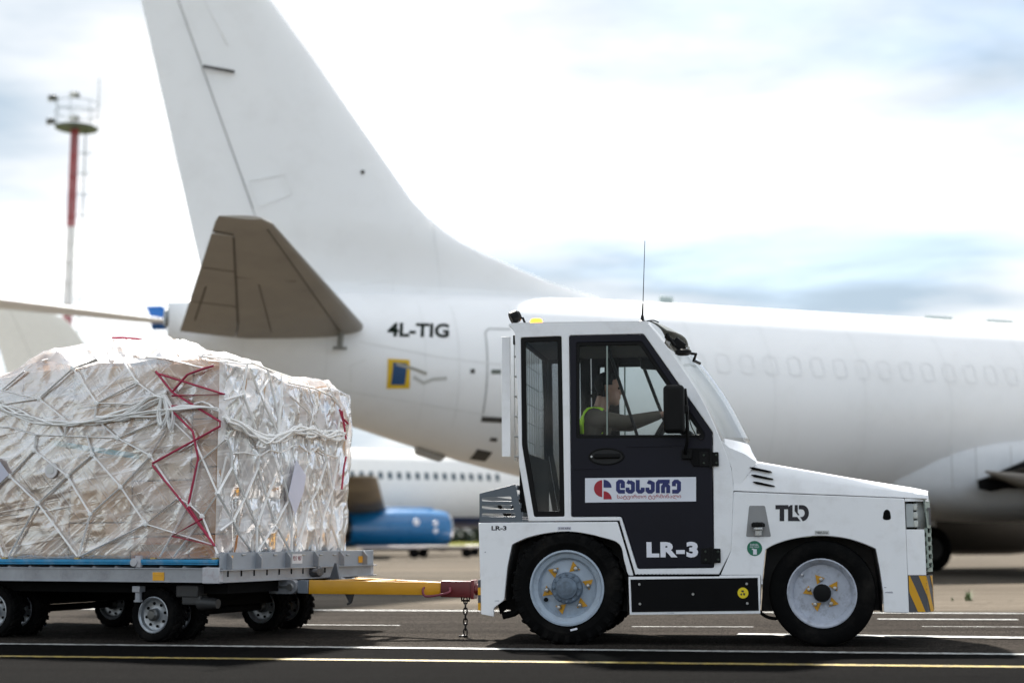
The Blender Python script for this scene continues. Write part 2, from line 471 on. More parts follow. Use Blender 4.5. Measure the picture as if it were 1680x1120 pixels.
g = sheet('lane', [road_pt(-60, -9), road_pt(60, -9), road_pt(60, 0.12), road_pt(-60, 0.12)], 0.0065, ASPH2, 'near lane of darker asphalt')
g['kind'] = 'structure'
def worn_paint(name, col, under, amt):
    m = mat(name, col, 0.6, var=0.1, scale=9, dirt=under, dirt_amt=amt, dirt_scale=16, dirt_lo=0.40, dirt_hi=0.62)
    return m
LINEW = worn_paint('white_road_paint', (0.42, 0.43, 0.415), (0.05, 0.045, 0.04), 0.9)
LINEY = worn_paint('yellow_road_paint', (0.36, 0.26, 0.03), (0.03, 0.027, 0.024), 0.9)
def stripe(name, p, q, w, material, label, n=1):
    a, b = ground_at(*p), ground_at(*q)
    d = Vector((b.x - a.x, b.y - a.y)).normalized(); s = Vector((-d.y, d.x)) * w / 2
    o = sheet(name, [(a.x - s.x, a.y - s.y), (b.x - s.x, b.y - s.y), (b.x + s.x, b.y + s.y), (a.x + s.x, a.y + s.y)], 0.0105, material, label)
    o['kind'] = 'structure'
    return o
def long_line(p, q, w, material, label):
    a, b = ground_at(*p), ground_at(*q)
    d = Vector((b.x - a.x, b.y - a.y)).normalized(); s = Vector((-d.y, d.x)) * w / 2
    a2 = Vector((a.x, a.y)) - d * 14; b2 = Vector((b.x, b.y)) + d * 14
    o = sheet('road_marking', [a2 - s, b2 - s, b2 + s, a2 + s], 0.0105, material, label)
    o['kind'] = 'structure'
long_line((0, 1057.5), (1680, 1075), 0.13, LINEW, 'white edge line crossing the asphalt in front of the wheels')
long_line((0, 1078), (1680, 1096), 0.11, LINEY, 'yellow line on the asphalt nearest the viewer')
long_line((300, 1000.5), (800, 1003), 0.13, LINEW, 'thin white line behind the trailer wheels')
stripe('road_marking', (488, 1026), (656, 1027), 0.04, LINEW, 'short thin white dash behind the drawbar')
stripe('road_marking', (1036, 1029), (1236, 1029.5), 0.04, LINEW, 'short thin white dash under the tractor')
stripe('road_marking', (1440, 1016.5), (1670, 1017.5), 0.12, LINEW, 'white dash beside the tractor front')
stripe('road_marking', (1512, 1029), (1760, 1030), 0.04, LINEW, 'faint thin white dash at the edge of the picture')
stripe('road_marking', (1210, 1041.5), (1800, 1049), 0.22, LINEW, 'broad worn white bar beside the front wheel')

# weeds in the apron joints
WEED = mat('weed_leaf', (0.05, 0.09, 0.02), 0.7, var=0.3)
def weed(px, py, h, label):
    c = ground_at(px, py)
    bm = BM(); rnd = random.Random(px)
    for k in range(18):
        a = rnd.uniform(0, 6.28); l = h * rnd.uniform(0.4, 1.0); sp = rnd.uniform(0.1, 0.6) * h
        w = h * 0.05
        p = Vector((rnd.uniform(-.25, .25) * h, rnd.uniform(-.25, .25) * h, 0))
        s = Vector((-math.sin(a), math.cos(a), 0)) * w
        t = p + Vector((math.cos(a) * sp, math.sin(a) * sp, l)); mdl = p + Vector((math.cos(a) * sp * .35, math.sin(a) * sp * .35, l * .6))
        v = [bm.verts.new(x) for x in (p - s, p + s, mdl + s, t, mdl - s)]
        bm.faces.new((v[0], v[1], v[2], v[4])); bm.faces.new((v[4], v[2], v[3]))
    o = ob('weed_tuft', bm, WEED, None, loc=(c.x, c.y, 0.0))
    tag(o, label, 'weed')
weed(1589, 985, 0.15, 'small upright green weed growing from the concrete ahead of the tractor')
weed(1562, 985, 0.05, 'low flat weed on the concrete beside the upright weed')

# ================================================================ tow tractor
TYAW = -R(10)
_o = ground_at(930, 1058)
T = Frame(_o, TYAW)
TW = 1.36                                             # body width
tractor = empty('tow_tractor', (_o.x, _o.y, 0), TYAW)
tag(tractor, 'white airport tow tractor with a black cab door marked LR-3', 'tow tractor')
def mirror_v(bm):
    for v in bm.verts: v.co.y = TW - v.co.y
    return bm
def both(name, loops, v0, v1, material, bevel=0.004, parent=None):
    a = plate(name, loops, v0, v1, material, parent or tractor, bevel)
    ob(name, mirror_v(plate_bm(loops, v0, v1, bevel)), material, parent or tractor)
    return a
P = T.poly
r_arch = smooth_pts([(1031, 1006), (1029, 944), (1024, 920), (1016, 892), (987, 881), (956, 874), (926, 871.5), (893, 875), (864, 882), (840, 893)], 4)
r_arch += smooth_pts([(840, 893), (830, 943), (827, 984)], 4)[1:]
f_arch = [(1450, 1004), (1449, 971), (1444, 937), (1437, 900)] + smooth_pts([(1437, 900), (1413, 890), (1384, 882), (1344, 878.5), (1304, 883), (1273, 892), (1256, 901)], 4)[1:] + [(1250, 960), (1247, 1005)]
rear_fender = [(785, 857), (1013, 855.5), (1039, 943.5), (1031, 943.5)] + [p for p in r_arch if p[1] < 943] + [(827, 984), (810, 997), (810, 1011), (789, 1007)]
both('rear_fender', [rounded(P(rear_fender), 0.008, 2)], 0.0, 0.03, WHITE, 0.005)
both('side_sill', [P([(1031, 945.5), (1180, 945), (1181, 943.5), (1247.5, 943), (1247.5, 1006), (1033, 1008)])], 0.0, 0.03, WHITE, 0.004)
both('sill_cover', [P([(1034.5, 950), (1243, 947), (1245, 1001), (1036.5, 1003.5)])], -0.006, -0.0005, BLACKP, 0.002)
front_fender = [(1203.5, 806), (1484, 817)] + [(1484, 1005)] + f_arch[0:1] + f_arch[1:-1] + [(1248.5, 943), (1182, 943), (1199.5, 903)]
ffp = P(front_fender); _uf = T.at(1484, 817)[0]; ffp[2] = (_uf, ffp[2][1])
both('front_fender', [rounded(ffp, 0.012, 3)], 0.0, 0.03, WHITE, 0.006)
# screws on the sill cover
for x, y in ((1049, 958), (1137, 974), (1225, 957), (1050, 990), (1226, 989)):
    bm = BM(); u, z = T.at(x, y); lathe(bm, [(0, -0.010), (0.008, -0.010), (0.010, -0.006)], (u, 0, z), 10)
    ob('cover_screw', bm, STEEL, tractor)
# perforated step edge above the sill
for k in range(22):
    u, z = T.at(1046 + k * 6, 942.4)
    bm = BM(); box(bm, (u, -0.002, z), (0.012, 0.006, 0.010), 0.002); ob('step_stud', bm, DARK, tractor)

uR, zT = T.at(785, 857); uF, zH = T.at(1484, 817)
zB = T.at(800, 1006)[1]
# inner body (dark), deck and wheel arch liners
bm = BM()
zdeck = zT - 0.02
uA0, uA1 = T.at(1040, 900)[0], T.at(1246, 900)[0]
box(bm, ((uA0 + uA1) / 2, TW / 2, (zdeck + 0.30) / 2 + 0.04), (uA1 - uA0 - 0.01, TW - 0.07, zdeck - 0.26))
ob('chassis', bm, DARK, tractor)
bm = BM(); box(bm, ((uR + T.at(1015, 856)[0]) / 2, TW / 2, zT - 0.022), (T.at(1015, 856)[0] - uR - 0.02, TW - 0.061, 0.02)); ob('rear_deck', bm, WHITE, tractor)
bm = BM(); box(bm, (uR + 0.02, TW / 2, (zT + zB) / 2 - 0.02), (0.03, TW - 0.062, zT - zB - 0.06), 0.004); ob('rear_panel', bm, WHITE, tractor)
def liner(arch, name):
    pts = P(arch)
    cx = sum(p[0] for p in pts) / len(pts); cz = 0.39
    prof = [(cx + (p[0] - cx) * 0.985, p[1] - 0.004) for p in pts]
    b = BM(); rows = []
    for v in (0.028, 0.34):
        rows.append([b.verts.new((p[0], v, p[1])) for p in prof])
    for i in range(len(prof) - 1):
        b.faces.new((rows[0][i], rows[0][i + 1], rows[1][i + 1], rows[1][i]))
    b.faces.new(rows[1])
    ob(name, b, LINER, tractor)
    b2 = BM(); rows = []
    for v in (TW - 0.028, TW - 0.34):
        rows.append([b2.verts.new((p[0], v, p[1])) for p in prof])
    for i in range(len(prof) - 1):
        b2.faces.new((rows[0][i], rows[0][i + 1], rows[1][i + 1], rows[1][i]))
    b2.faces.new(rows[1])
    ob(name, b2, LINER, tractor)
liner(r_arch, 'wheel_arch_liner')
liner(f_arch, 'wheel_arch_liner')
# axles and exhaust
bm = BM(); cr_ = T.at(930, 970); cf_ = T.at(1349, 979)
cyl(bm, (cr_[0], 0.15, cr_[1]), (cr_[0], TW - 0.15, cr_[1]), 0.07, 12); ob('axle', bm, DARK, tractor); bm = BM(); cyl(bm, (cf_[0], 0.15, cf_[1]), (cf_[0], TW - 0.15, cf_[1]), 0.05, 12)
ob('axle', bm, DARK, tractor)
bm = BM()
a = T.at(872, 985, 0.1); b_ = T.at(824, 1010, 0.1)
tube(bm, [(a[0] + 0.3, 0.2, a[1]), (a[0], 0.16, a[1]), (b_[0] + 0.08, 0.12, b_[1] + 0.02), (b_[0], 0.12, b_[1])], 0.026, 12)
ob('exhaust_pipe', bm, DARK, tractor)
bm = BM(); q = P([(812, 990), (828, 984), (856, 980), (852, 1004), (826, 1000), (816, 1008)])
ob('mud_bracket', plate_bm([q], 0.10, 0.16, 0.006), RUBBER, tractor)
# hose under the front arch
bm = BM()
tube(bm, [(p[0], 0.12, p[1]) for p in smooth_pts(P([(1246, 1002), (1256, 1010), (1272, 1014), (1290, 1008)], 0.12), 4)], 0.012, 8)
ob('hydraulic_hose', bm, RUBBER, tractor)

# ---- wheels
def tyre_bm(r, rin, w, lugs):
    b = BM()
    prof = [(rin, 0.015), (rin + 0.012, -0.004), (rin + 0.05, -0.018), (r - 0.085, -0.022), (r - 0.03, -0.012), (r - 0.012, 0.004), (r - 0.006, 0.02), (r - 0.006, w - 0.02), (r - 0.03, w + 0.01), (r - 0.09, w + 0.018), (rin, w - 0.01)]
    lathe(b, prof, (0, 0, 0), 64)
    if lugs:
        for k in range(lugs):
            t = 2 * math.pi * k / lugs
            for side in (0, 1):
                tt = t + side * math.pi / lugs
                M = Matrix.Rotation(tt, 4, 'Y')
                vs = box(b, (0, 0, 0), (0.016, w * 0.52, 0.026), 0.004, seg=1)
                for v in vs:
                    co = v.co.copy()
                    co.x += 0.010 if (co.y < 0) == (side == 0) else -0.010
                    co.x *= 1.6
                    yy = co.y + (w * 0.24 if side == 0 else w * 0.76)
                    v.co = M @ Vector((co.x, yy, co.z + r - 0.010))
                # shoulder block
                vs = box(b, (0, 0, 0), (0.036, 0.014, 0.055), 0.004, seg=1)
                for v in vs:
                    yy = v.co.y + (-0.012 if side == 0 else w + 0.006)
                    v.co = M @ Vector((v.co.x, yy, v.co.z + r - 0.045))
    return b
def ring_tri(b, ang, rad, y, s):
    c = Vector((rad * math.cos(ang), y, rad * math.sin(ang)))
    e1 = Vector((math.cos(ang), 0, math.sin(ang))); e2 = Vector((-math.sin(ang), 0, math.cos(ang)))
    pts = []
    for k in range(3):
        t = 2 * math.pi * k / 3 + 0.5
        pts.append(c + (e1 * math.cos(t) + e2 * math.sin(t)) * s)
    lo = [b.verts.new(p) for p in pts]; hi = [b.verts.new(p + Vector((0, -0.004, 0))) for p in pts]
    b.faces.new(lo); b.faces.new(list(reversed(hi)))
    for k in range(3): b.faces.new((lo[k], hi[k], hi[(k + 1) % 3], lo[(k + 1) % 3]))
def rear_wheel(u, z, v, flip):
    w = empty('wheel', (u, v, z), math.pi if flip else 0, tractor)
    ob('tyre', tyre_bm(0.405, 0.262, 0.24, 28), RUBBER, w)
    b = BM()
    lathe(b, [(0.272, 0.01), (0.270, -0.012), (0.258, -0.014), (0.250, 0.0), (0.246, 0.015), (0.228, 0.02), (0.216, 0.024), (0.210, 0.05), (0.200, 0.062), (0.19, 0.058), (0.14, 0.05), (0.105, 0.045), (0.10, 0.06)], (0, 0, 0), 48)
    ob('rim', b, RIMP, w)
    b = BM()
    lathe(b, [(0.112, 0.055), (0.112, -0.008), (0.104, -0.018), (0.080, -0.020), (0.076, -0.032), (0.05, -0.036), (0, -0.037)], (0, 0, 0), 36)
    for k in range(12):
        t = 2 * math.pi * k / 12
        lathe(b, [(0.010, -0.016), (0.010, -0.028), (0.007, -0.031), (0, -0.031)], (0.096 * math.cos(t), 0, 0.096 * math.sin(t)), 8)
    ob('hub', b, HUBP, w)
    for k in range(6):
        t = 2 * math.pi * k / 6 + 0.02 + math.pi / 6 * 0 + 0.08
        b = BM(); ring_tri(b, t + 0.10, 0.152, 0.046, 0.046); ob('nut_indicator', b, YELLOW, w)
        b = BM(); lathe(b, [(0.019, 0.05), (0.019, 0.035), (0.014, 0.022), (0.012, 0.014), (0, 0.012)], (0.152 * math.cos(t), 0, 0.152 * math.sin(t)), 8); ob('wheel_nut', b, STEEL, w)
    b = BM(); lathe(b, [(0.016, 0.052), (0.016, 0.042), (0, 0.041)], (-0.16, 0, -0.085), 12); ob('hand_hole', b, DARK, w)
    b = BM(); box(b, (0.05, -0.022, -0.292), (0.052, 0.006, 0.014), 0.002, rot=(R(-14), 'Y')); ob('tyre_label', b, LETTERW, w)
    return w
def front_wheel(u, z, v, flip, steer):
    w = empty('wheel', (u, v, z), (math.pi if flip else 0) + steer, tractor)
    ob('tyre', tyre_bm(0.372, 0.228, 0.22, 0), RUBBER, w)
    b = BM()
    lathe(b, [(0.242, 0.012), (0.241, -0.010), (0.232, -0.012), (0.224, 0.0), (0.216, 0.006), (0.206, 0.03), (0.196, 0.05), (0.17, 0.052), (0.06, 0.046), (0.055, 0.05)], (0, 0, 0), 48)
    ob('rim', b, mat('front_rim_paint', (0.45, 0.48, 0.55), 0.35, var=0.1, scale=14, dirt=(0.10, 0.09, 0.09), dirt_amt=0.7, dirt_scale=16), w)
    b = BM()
    lathe(b, [(0.062, 0.05), (0.062, 0.0), (0.055, -0.012), (0.03, -0.016), (0, -0.017)], (0, 0, 0), 28)
    ob('hub', b, PLASTIC, w)
    for k in range(5):
        t = 2 * math.pi * k / 5 + 1.62
        b = BM(); ring_tri(b, t + 0.15, 0.098, 0.042, 0.040); ob('nut_indicator', b, YELLOW, w)
        b = BM(); lathe(b, [(0.015, 0.047), (0.015, 0.032), (0.012, 0.024), (0, 0.022)], (0.094 * math.cos(t), 0, 0.094 * math.sin(t)), 8); ob('wheel_nut', b, STEEL, w)
    b = BM(); cyl(b, (-0.13, 0.05, 0.12), (-0.135, 0.015, 0.128), 0.006, 8); ob('valve_stem', b, STEEL, w)
    return w
rear_wheel(cr_[0], 0.405, 0.005, False); rear_wheel(cr_[0], 0.405, TW - 0.005, True)
front_wheel(cf_[0], 0.372, 0.03, False, R(-5)); front_wheel(cf_[0], 0.372, TW - 0.03, True, R(-5))

# ---- cab: side frames with door and quarter window openings
cab_out = [(834, 532), (1061, 527.5)] + smooth_pts([(1061, 527.5), (1085, 556), (1110, 590), (1150, 651), (1181, 717), (1199, 766), (1203.5, 804)], 4)[1:] + [(1200, 902), (1179.5, 941.5), (1042, 942), (1016, 853.5), (867, 854.5), (851, 760), (848.5, 651), (844, 545)]
q_hole = [(854, 553.5), (921, 551), (926, 847), (876, 847.5), (861, 760), (856, 729)]
door_out = [(933.5, 550), (1056, 547.5), (1169.5, 709), (1171.5, 931), (1046, 932.5), (1019.5, 847), (937, 847.5)]
both('cab_side_frame', [P(cab_out), rounded(P(q_hole), 0.012, 2), rounded(P(door_out), 0.014, 3)], 0.004, 0.045, WHITE, 0.006)
lin_in = [P(cab_out), rounded(P(q_hole), 0.012, 2), rounded(P(door_out), 0.014, 3)]
both('cab_shade_lining', lin_in, 0.0465, 0.056, DARK, 0.002)  # added dark sheets: the shade inside the cab put in as colour
# roof, rear wall
uC0, zC0 = T.at(840, 536); uC1, zC1 = T.at(1061, 529)
bm = BM()
prof = [T.at(834, 532), T.at(900, 529.5), T.at(1061, 527.5)]
for i, (u, z) in enumerate(prof):
    pass
def sweep_v(bm_, prof_, crown=0.0, v0=0.004, v1=None, n=10, thick=0.0):
    v1 = TW - 0.004 if v1 is None else v1
    rows = []
    for (u, z) in prof_:
        row = []
        for k in range(n + 1):
            t = k / n
            s = 1 - (2 * t - 1) ** 2
            row.append(bm_.verts.new((u + (crown[0] if isinstance(crown, tuple) else 0) * s, v0 + (v1 - v0) * t, z + (crown[1] if isinstance(crown, tuple) else crown) * s)))
        rows.append(row)
    for i in range(len(rows) - 1):
        for k in range(n):
            bm_.faces.new((rows[i][k], rows[i][k + 1], rows[i + 1][k + 1], rows[i + 1][k]))
    if thick:
        r_ = solid(bm_, geom=list(bm_.faces), thickness=thick)
    return rows
roofp = [T.at(834, 531.8), T.at(842, 529.5), T.at(900, 528), T.at(1061, 526.5)]
sweep_v(bm, roofp, 0.03, thick=-0.02)
ob('cab_roof', bm, WHITE, tractor)
bm = BM(); sweep_v(bm, [(T.at(848, 0)[0] + 0.03, T.at(848, 555)[1]), (T.at(1050, 0)[0], T.at(848, 555)[1])], 0.0, 0.05, TW - 0.05, thick=0.01)
ob('headliner', bm, mat('headliner_cloth', (0.02, 0.02, 0.018), 0.9), tractor)
# rear wall with window opening
def yz_frame(name, u, outer, hole, th, material, parent):
    b = plate_bm([outer, hole] if hole else [outer], -th / 2, th / 2, 0.004)
    for v in b.verts: v.co = Vector((u + v.co.y, v.co.x, v.co.z))
    return ob(name, b, material, parent)
zs = T.at(860, 745)[1]
yz_frame('rear_wall', T.at(851, 650)[0] + 0.01, [(0.046, T.at(850, 840)[1]), (TW - 0.046, T.at(850, 840)[1]), (TW - 0.046, zC0 - 0.03), (0.046, zC0 - 0.03)],
         [(0.12, T.at(850, 740)[1]), (TW - 0.12, T.at(850, 740)[1]), (TW - 0.12, T.at(850, 560)[1]), (0.12, T.at(850, 560)[1])], 0.03, DARK, tractor)  # dark colour stands in for the shade inside the cab
bm = BM(); box(bm, (T.at(851, 650)[0] + 0.01, TW / 2, T.at(850, 650)[1]), (0.004, TW - 0.26, 0.80)); ob('rear_window', bm, GLASS, tractor)
# quarter window: black gasket and glass
def quarter(mir):
    fx = mirror_v if mir else (lambda b: b)
    q_in = [(862, 561), (914, 559), (918, 838), (882, 838), (870, 758), (864, 727)]
    o = ob('quarter_window', fx(plate_bm([rounded(P([(853, 552.5), (922, 550), (927, 848), (875, 848.5), (860, 760), (855, 729)]), 0.01, 2), rounded(P(q_in), 0.01, 2)], 0.010, 0.030, 0.003)), PLASTIC, tractor)
    ob('glass_pane', fx(plate_bm([P(q_in)], 0.018, 0.022, 0.0005)), TINT, o)
quarter(False); quarter(True)
# doors
def door(mir):
    fx = mirror_v if mir else (lambda b: b)
    w_out = [(945.5, 562), (1052.5, 560), (1156, 711), (1156, 718), (945.5, 719)]
    o = ob('cab_door', fx(plate_bm([rounded(P([(934.5, 551), (1055.5, 548.5), (1168.5, 709.5), (1170.5, 930), (1046.8, 931.5), (1020, 846), (938, 846.5)]), 0.012, 3), rounded(P(w_out), 0.012, 2)], -0.002, 0.034, 0.005)), DOORP, tractor)
    w_in = [(950.5, 567.5), (1049, 565.5), (1148, 709), (1148, 712.5), (950.5, 713.5)]
    ob('window_frame', fx(plate_bm([rounded(P([(944, 560.5), (1053, 558.5), (1157.5, 710), (1157.5, 719.5), (944, 720.5)]), 0.012, 2), rounded(P(w_in), 0.01, 2)], 0.004, 0.026, 0.004)), PLASTIC, o)
    ob('glass_pane', fx(plate_bm([P([(996, 566.5), (1049, 565), (1148, 709), (1148, 713), (996, 713)])], 0.016, 0.019, 0.0005)), GLASS, o)
    ob('glass_pane', fx(plate_bm([P([(950, 567.5), (998, 566.5), (998, 713.5), (950, 713.5)])], 0.008, 0.011, 0.0005)), GLASS, o)
    ob('sliding_pane_edge', fx(plate_bm([P([(994.6, 567), (997, 567), (997, 713), (994.6, 713)])], 0.006, 0.014, 0.001)), mat('pane_edge', (0.22, 0.27, 0.24), 0.2), o)
    # pressed panel line
    ob('pressed_rib', fx(plate_bm([P([(1028, 731), (1120, 729.5), (1121, 732), (1028, 733.5)])], -0.006, 0.0, 0.002)), DOORP, o)
    ob('pressed_rib', fx(plate_bm([P([(940, 768), (990, 767), (990, 769), (940, 770.5)])], -0.006, 0.0, 0.002)), DOORP, o)
    # recessed handle
    uh, zh = T.at(995, 748.5)
    ring = plate_bm([circle_pts(uh, zh, 0.132, 32, 0.063), circle_pts(uh, zh, 0.118, 32, 0.052)], -0.010, 0.0, 0.004)
    h = ob('door_handle', fx(ring), PLASTIC, o)
    ob('handle_recess', fx(plate_bm([circle_pts(uh, zh, 0.119, 32, 0.053)], -0.004, 0.0, 0.001)), mat('recess_black', (0.004, 0.004, 0.004), 0.6), h)
    b = BM(); box(b, (uh + 0.005, -0.014, zh + 0.003), (0.19, 0.02, 0.035), 0.009); ob('grip', fx(b), PLASTIC, h)
    b = BM(); lathe(b, [(0, -0.026), (0.008, -0.026), (0.009, -0.02)], (uh - 0.108, 0.012, zh), 12); ob('lock_barrel', fx(b), STEEL, h)
    # hinges
    for (x, y) in ((1163, 753), (1166, 911)):
        u, z = T.at(x, y)
        b = BM(); box(b, (u - 0.03, -0.010, z), (0.075, 0.014, 0.105), 0.004); box(b, (u + 0.045, -0.006, z), (0.05, 0.018, 0.10), 0.004); cyl(b, (u + 0.012, -0.016, z - 0.06), (u + 0.012, -0.016, z + 0.06), 0.012, 10)
        hg = ob('hinge', fx(b), PLASTIC, o)
        for du, dz in ((-0.035, 0.028), (-0.035, -0.028), (0.052, 0.028), (0.052, -0.028)):
            b = BM(); lathe(b, [(0, -0.022), (0.006, -0.022), (0.010, -0.018), (0.011, -0.012)], (u + du, 0, z + dz), 10); ob('bolt', fx(b), mat('dark_bolt', (0.05, 0.06, 0.05), 0.35, metal=0.8), hg)
    return o
near_door = door(False); far_door = door(True)
# sticker with company logo on the near door
sticker = plate('sticker', [P([(960, 784), (1142, 782), (1142, 822), (960, 824)])], -0.0045, -0.0025, mat('sticker_white', (0.74, 0.76, 0.82), 0.4, var=0.02), near_door, 0.0004)
LOGO_B = mat('logo_blue', (0.012, 0.020, 0.13), 0.45, var=0.05); LOGO_R = mat('logo_red', (0.36, 0.010, 0.025), 0.45, var=0.05)
VS0, VS1 = -0.0058, -0.0046
def zz(x, y): return (940 + x / 7.0, 770 + y / 7.0)          # 7x enlargement of the sticker
def sector(cx, cy, r, a0, a1, n=14, inner=None):
    pts = [(cx + r * math.cos(R(a0 + (a1 - a0) * k / n)), cy - r * math.sin(R(a0 + (a1 - a0) * k / n))) for k in range(n + 1)]
    return [zz(*p) for p in pts] + [zz(cx, cy)]
plate('logo_emblem', [P([zz(x, y) for x, y in [(337, 120)] + [(337 - 95 * math.sin(t), 217 - 97 * math.cos(t)) for t in [math.pi * k / 20 for k in range(1, 20)]] + [(337, 315)]])], VS0, VS1, LOGO_R, sticker, 0.0002)
plate('logo_emblem', [P(sector(352, 207, 92, 0, 90))], VS0, VS1, LOGO_B, sticker, 0.0002)
plate('logo_emblem', [P(sector(352, 340, 94, 0, 90))], VS0, VS1, LOGO_R, sticker, 0.0002)
def stroke_bm(paths, w):
    """thick pen strokes (square ends) in the u-z plane"""
    b = BM()
    for pts in paths:
        L_, R_ = [], []
        Q = [Vector(p) for p in pts]
        for i, p in enumerate(Q):
            d0 = (Q[i] - Q[i - 1]).normalized() if i > 0 else None
            d1 = (Q[i + 1] - Q[i]).normalized() if i < len(Q) - 1 else None
            d = (d0 or d1) if (d0 is None or d1 is None) else (d0 + d1).normalized()
            s = 1.0
            if d0 is not None and d1 is not None:
                c = max(0.5, d.dot(d0)); s = 1 / c
            nrm = Vector((-d.y, d.x)) * w / 2 * s
            L_.append(p + nrm); R_.append(p - nrm)
        for lo, hi in ((VS1, VS0),):
            vl = [b.verts.new((q.x, hi, q.y)) for q in L_]; vr = [b.verts.new((q.x, hi, q.y)) for q in R_]
            for i in range(len(Q) - 1):
                b.faces.new((vl[i], vr[i], vr[i + 1], vl[i + 1]))
    r_ = bmesh.ops.extrude_face_region(b, geom=list(b.faces))
    for e in r_['geom']:
        if isinstance(e, bmesh.types.BMVert): e.co.y = VS1
    return b
LETTERS = [   # pen paths in the 7x enlargement
    [(548, 190), (575, 190), (575, 150), (560, 137), (535, 137), (518, 152), (518, 232), (535, 252), (598, 252)],
    [(625, 135), (655, 152), (655, 152)],
    [(655, 140), (690, 160), (690, 235), (672, 252), (645, 252), (628, 238), (628, 205)],
    [(745, 118), (745, 235), (760, 252), (785, 252), (802, 238), (802, 205)],
    [(860, 135), (888, 152), (888, 152)],
    [(880, 140), (918, 160), (918, 235), (900, 252), (872, 252), (856, 238), (856, 205)],
    [(975, 270), (975, 155), (990, 137), (1112, 137)],
    [(1035, 270), (1035, 195), (1050, 178), (1080, 178), (1094, 195), (1094, 270)],
    [(1160, 190), (1160, 152), (1175, 137), (1200, 137), (1218, 152), (1218, 232), (1200, 252), (1140, 252)],
]
pw = abs(T.at(1000, 800)[0] - T.at(1006.4, 800)[0])
ob('logo_lettering', stroke_bm([[T.at(*zz(*p)) for p in L_ if True] for L_ in [[q for i, q in enumerate(l) if i == 0 or q != l[i - 1]] for l in LETTERS]], pw), LOGO_B, sticker)
a = T.at(*zz(508, 345)); b_ = T.at(*zz(1242, 290))
text('logo_subtitle', 'სატვირთო ტერმინალი', a[0], a[1], b_[0] - a[0], b_[1] - a[1] + 0.006, -0.0046, LOGO_R, sticker, 0.004)
a = T.at(1061, 914); b_ = T.at(1145, 888)
text('fleet_number', 'LR-3', a[0], a[1], b_[0] - a[0], b_[1] - a[1], -0.0025, LETTERW, near_door, 0.055, spacing=1.14)
a = T.at(806.5, 869.5); b_ = T.at(831, 862)
text('fleet_number', 'LR-3', a[0], a[1], b_[0] - a[0], b_[1] - a[1], -0.0005, INK, tractor, 0.03)
# maker lettering on the front fender: T, L, D with cut corners
def z3(x, y): return (1150 + x / 3.5, 760 + y / 3.5)
for poly_ in ([(428, 238), (502, 238), (502, 262), (478, 262), (478, 330), (452, 330), (452, 262), (428, 262)],
              [(500, 250), (514, 238), (526, 238), (526, 306), (552, 306), (572, 330), (500, 330)],
              [(538, 238), (556, 238), (556, 280), (566, 296), (556, 296), (538, 272)]):
    plate('maker_lettering', [P([z3(*p) for p in poly_])], -0.0022, -0.0005, INK, tractor, 0.0003)
dpts = [(562, 238), (582, 238)] + [(582 + 38 * math.sin(t), 284 - 46 * math.cos(t)) for t in [math.pi * k / 14 for k in range(1, 14)]] + [(584, 330), (570, 306), (580, 306)] + [(578 + 18 * math.sin(t), 284 - 22 * math.cos(t)) for t in [math.pi * k / 10 for k in range(9, 0, -1)]] + [(578, 262), (562, 262)]
plate('maker_lettering', [P([z3(*p) for p in dpts])], -0.0022, -0.0005, INK, tractor, 0.0003)
# small plates and stickers
def decal(name, cx, cy, w, h, txt, material, ink, v=-0.0005):
    u, z = T.at(cx, cy); s = T.at(cx + 100, cy)[0] - u
    w *= s / 100; h *= s / 100
    b = BM(); box(b, (u, v - 0.0008, z), (w, 0.0014, h)); d = ob(name, b, material, tractor)
    if txt: text('print', txt, u - w * .42, z - h * .3, w * .84, h * .6, v - 0.0015, ink, d, 0.0)
    return d
PLT = mat('label_paper', (0.62, 0.62, 0.60), 0.5)
decal('type_label', 926, 866, 22, 4.5, '210 kPa', mat('label_faint', (0.55, 0.55, 0.62), 0.5), INK)
decal('type_label', 1348.5, 873, 24, 7, 'P 480kPa 8.0 bar', PLT, INK)
u, z = T.at(1238, 899)
bm = BM(); lathe(bm, [(0, -0.002), (0.052, -0.002), (0.053, -0.0005)], (u, 0, z), 32)
gs = ob('round_fuel_sticker', bm, mat('green_sticker', (0.008, 0.16, 0.085), 0.4), tractor)
text('print', 'DIESEL', u - 0.03, z + 0.018, 0.06, 0.014, -0.002, LETTERW, gs)
text('print', 'FUEL ONLY', u - 0.033, z + 0.004, 0.066, 0.010, -0.002, LETTERW, gs)
bm = BM(); box(bm, (u + 0.002, -0.003, z - 0.024), (0.026, 0.002, 0.038), 0.0005); box(bm, (u - 0.012, -0.003, z - 0.006), (0.014, 0.002, 0.008)); ob('print', bm, LETTERW, gs)
u, z = T.at(1219, 972)
bm = BM(); lathe(bm, [(0, -0.008), (0.037, -0.008), (0.038, -0.006)], (u, 0, z), 28)
ys = ob('round_warning_sticker', bm, mat('yellow_sticker', (0.80, 0.62, 0.01), 0.4), tractor)
bm = BM()
for pts in ([(-.016, .016), (.004, .020), (.008, .006), (-.004, .004), (-.010, .010)], [(.002, .000), (.016, -.002), (.012, -.018), (.000, -.014)], [(-.018, -.004), (-.006, -.002), (-.008, -.018), (-.018, -.014)]):
    b2 = [bm.verts.new((u + a_, -0.0088, z + c_)) for a_, c_ in pts]; bm.faces.new(b2)
ob('print', bm, INK, ys)
SCUFF = mat('scuff_grey', (0.42, 0.42, 0.46), 0.6)
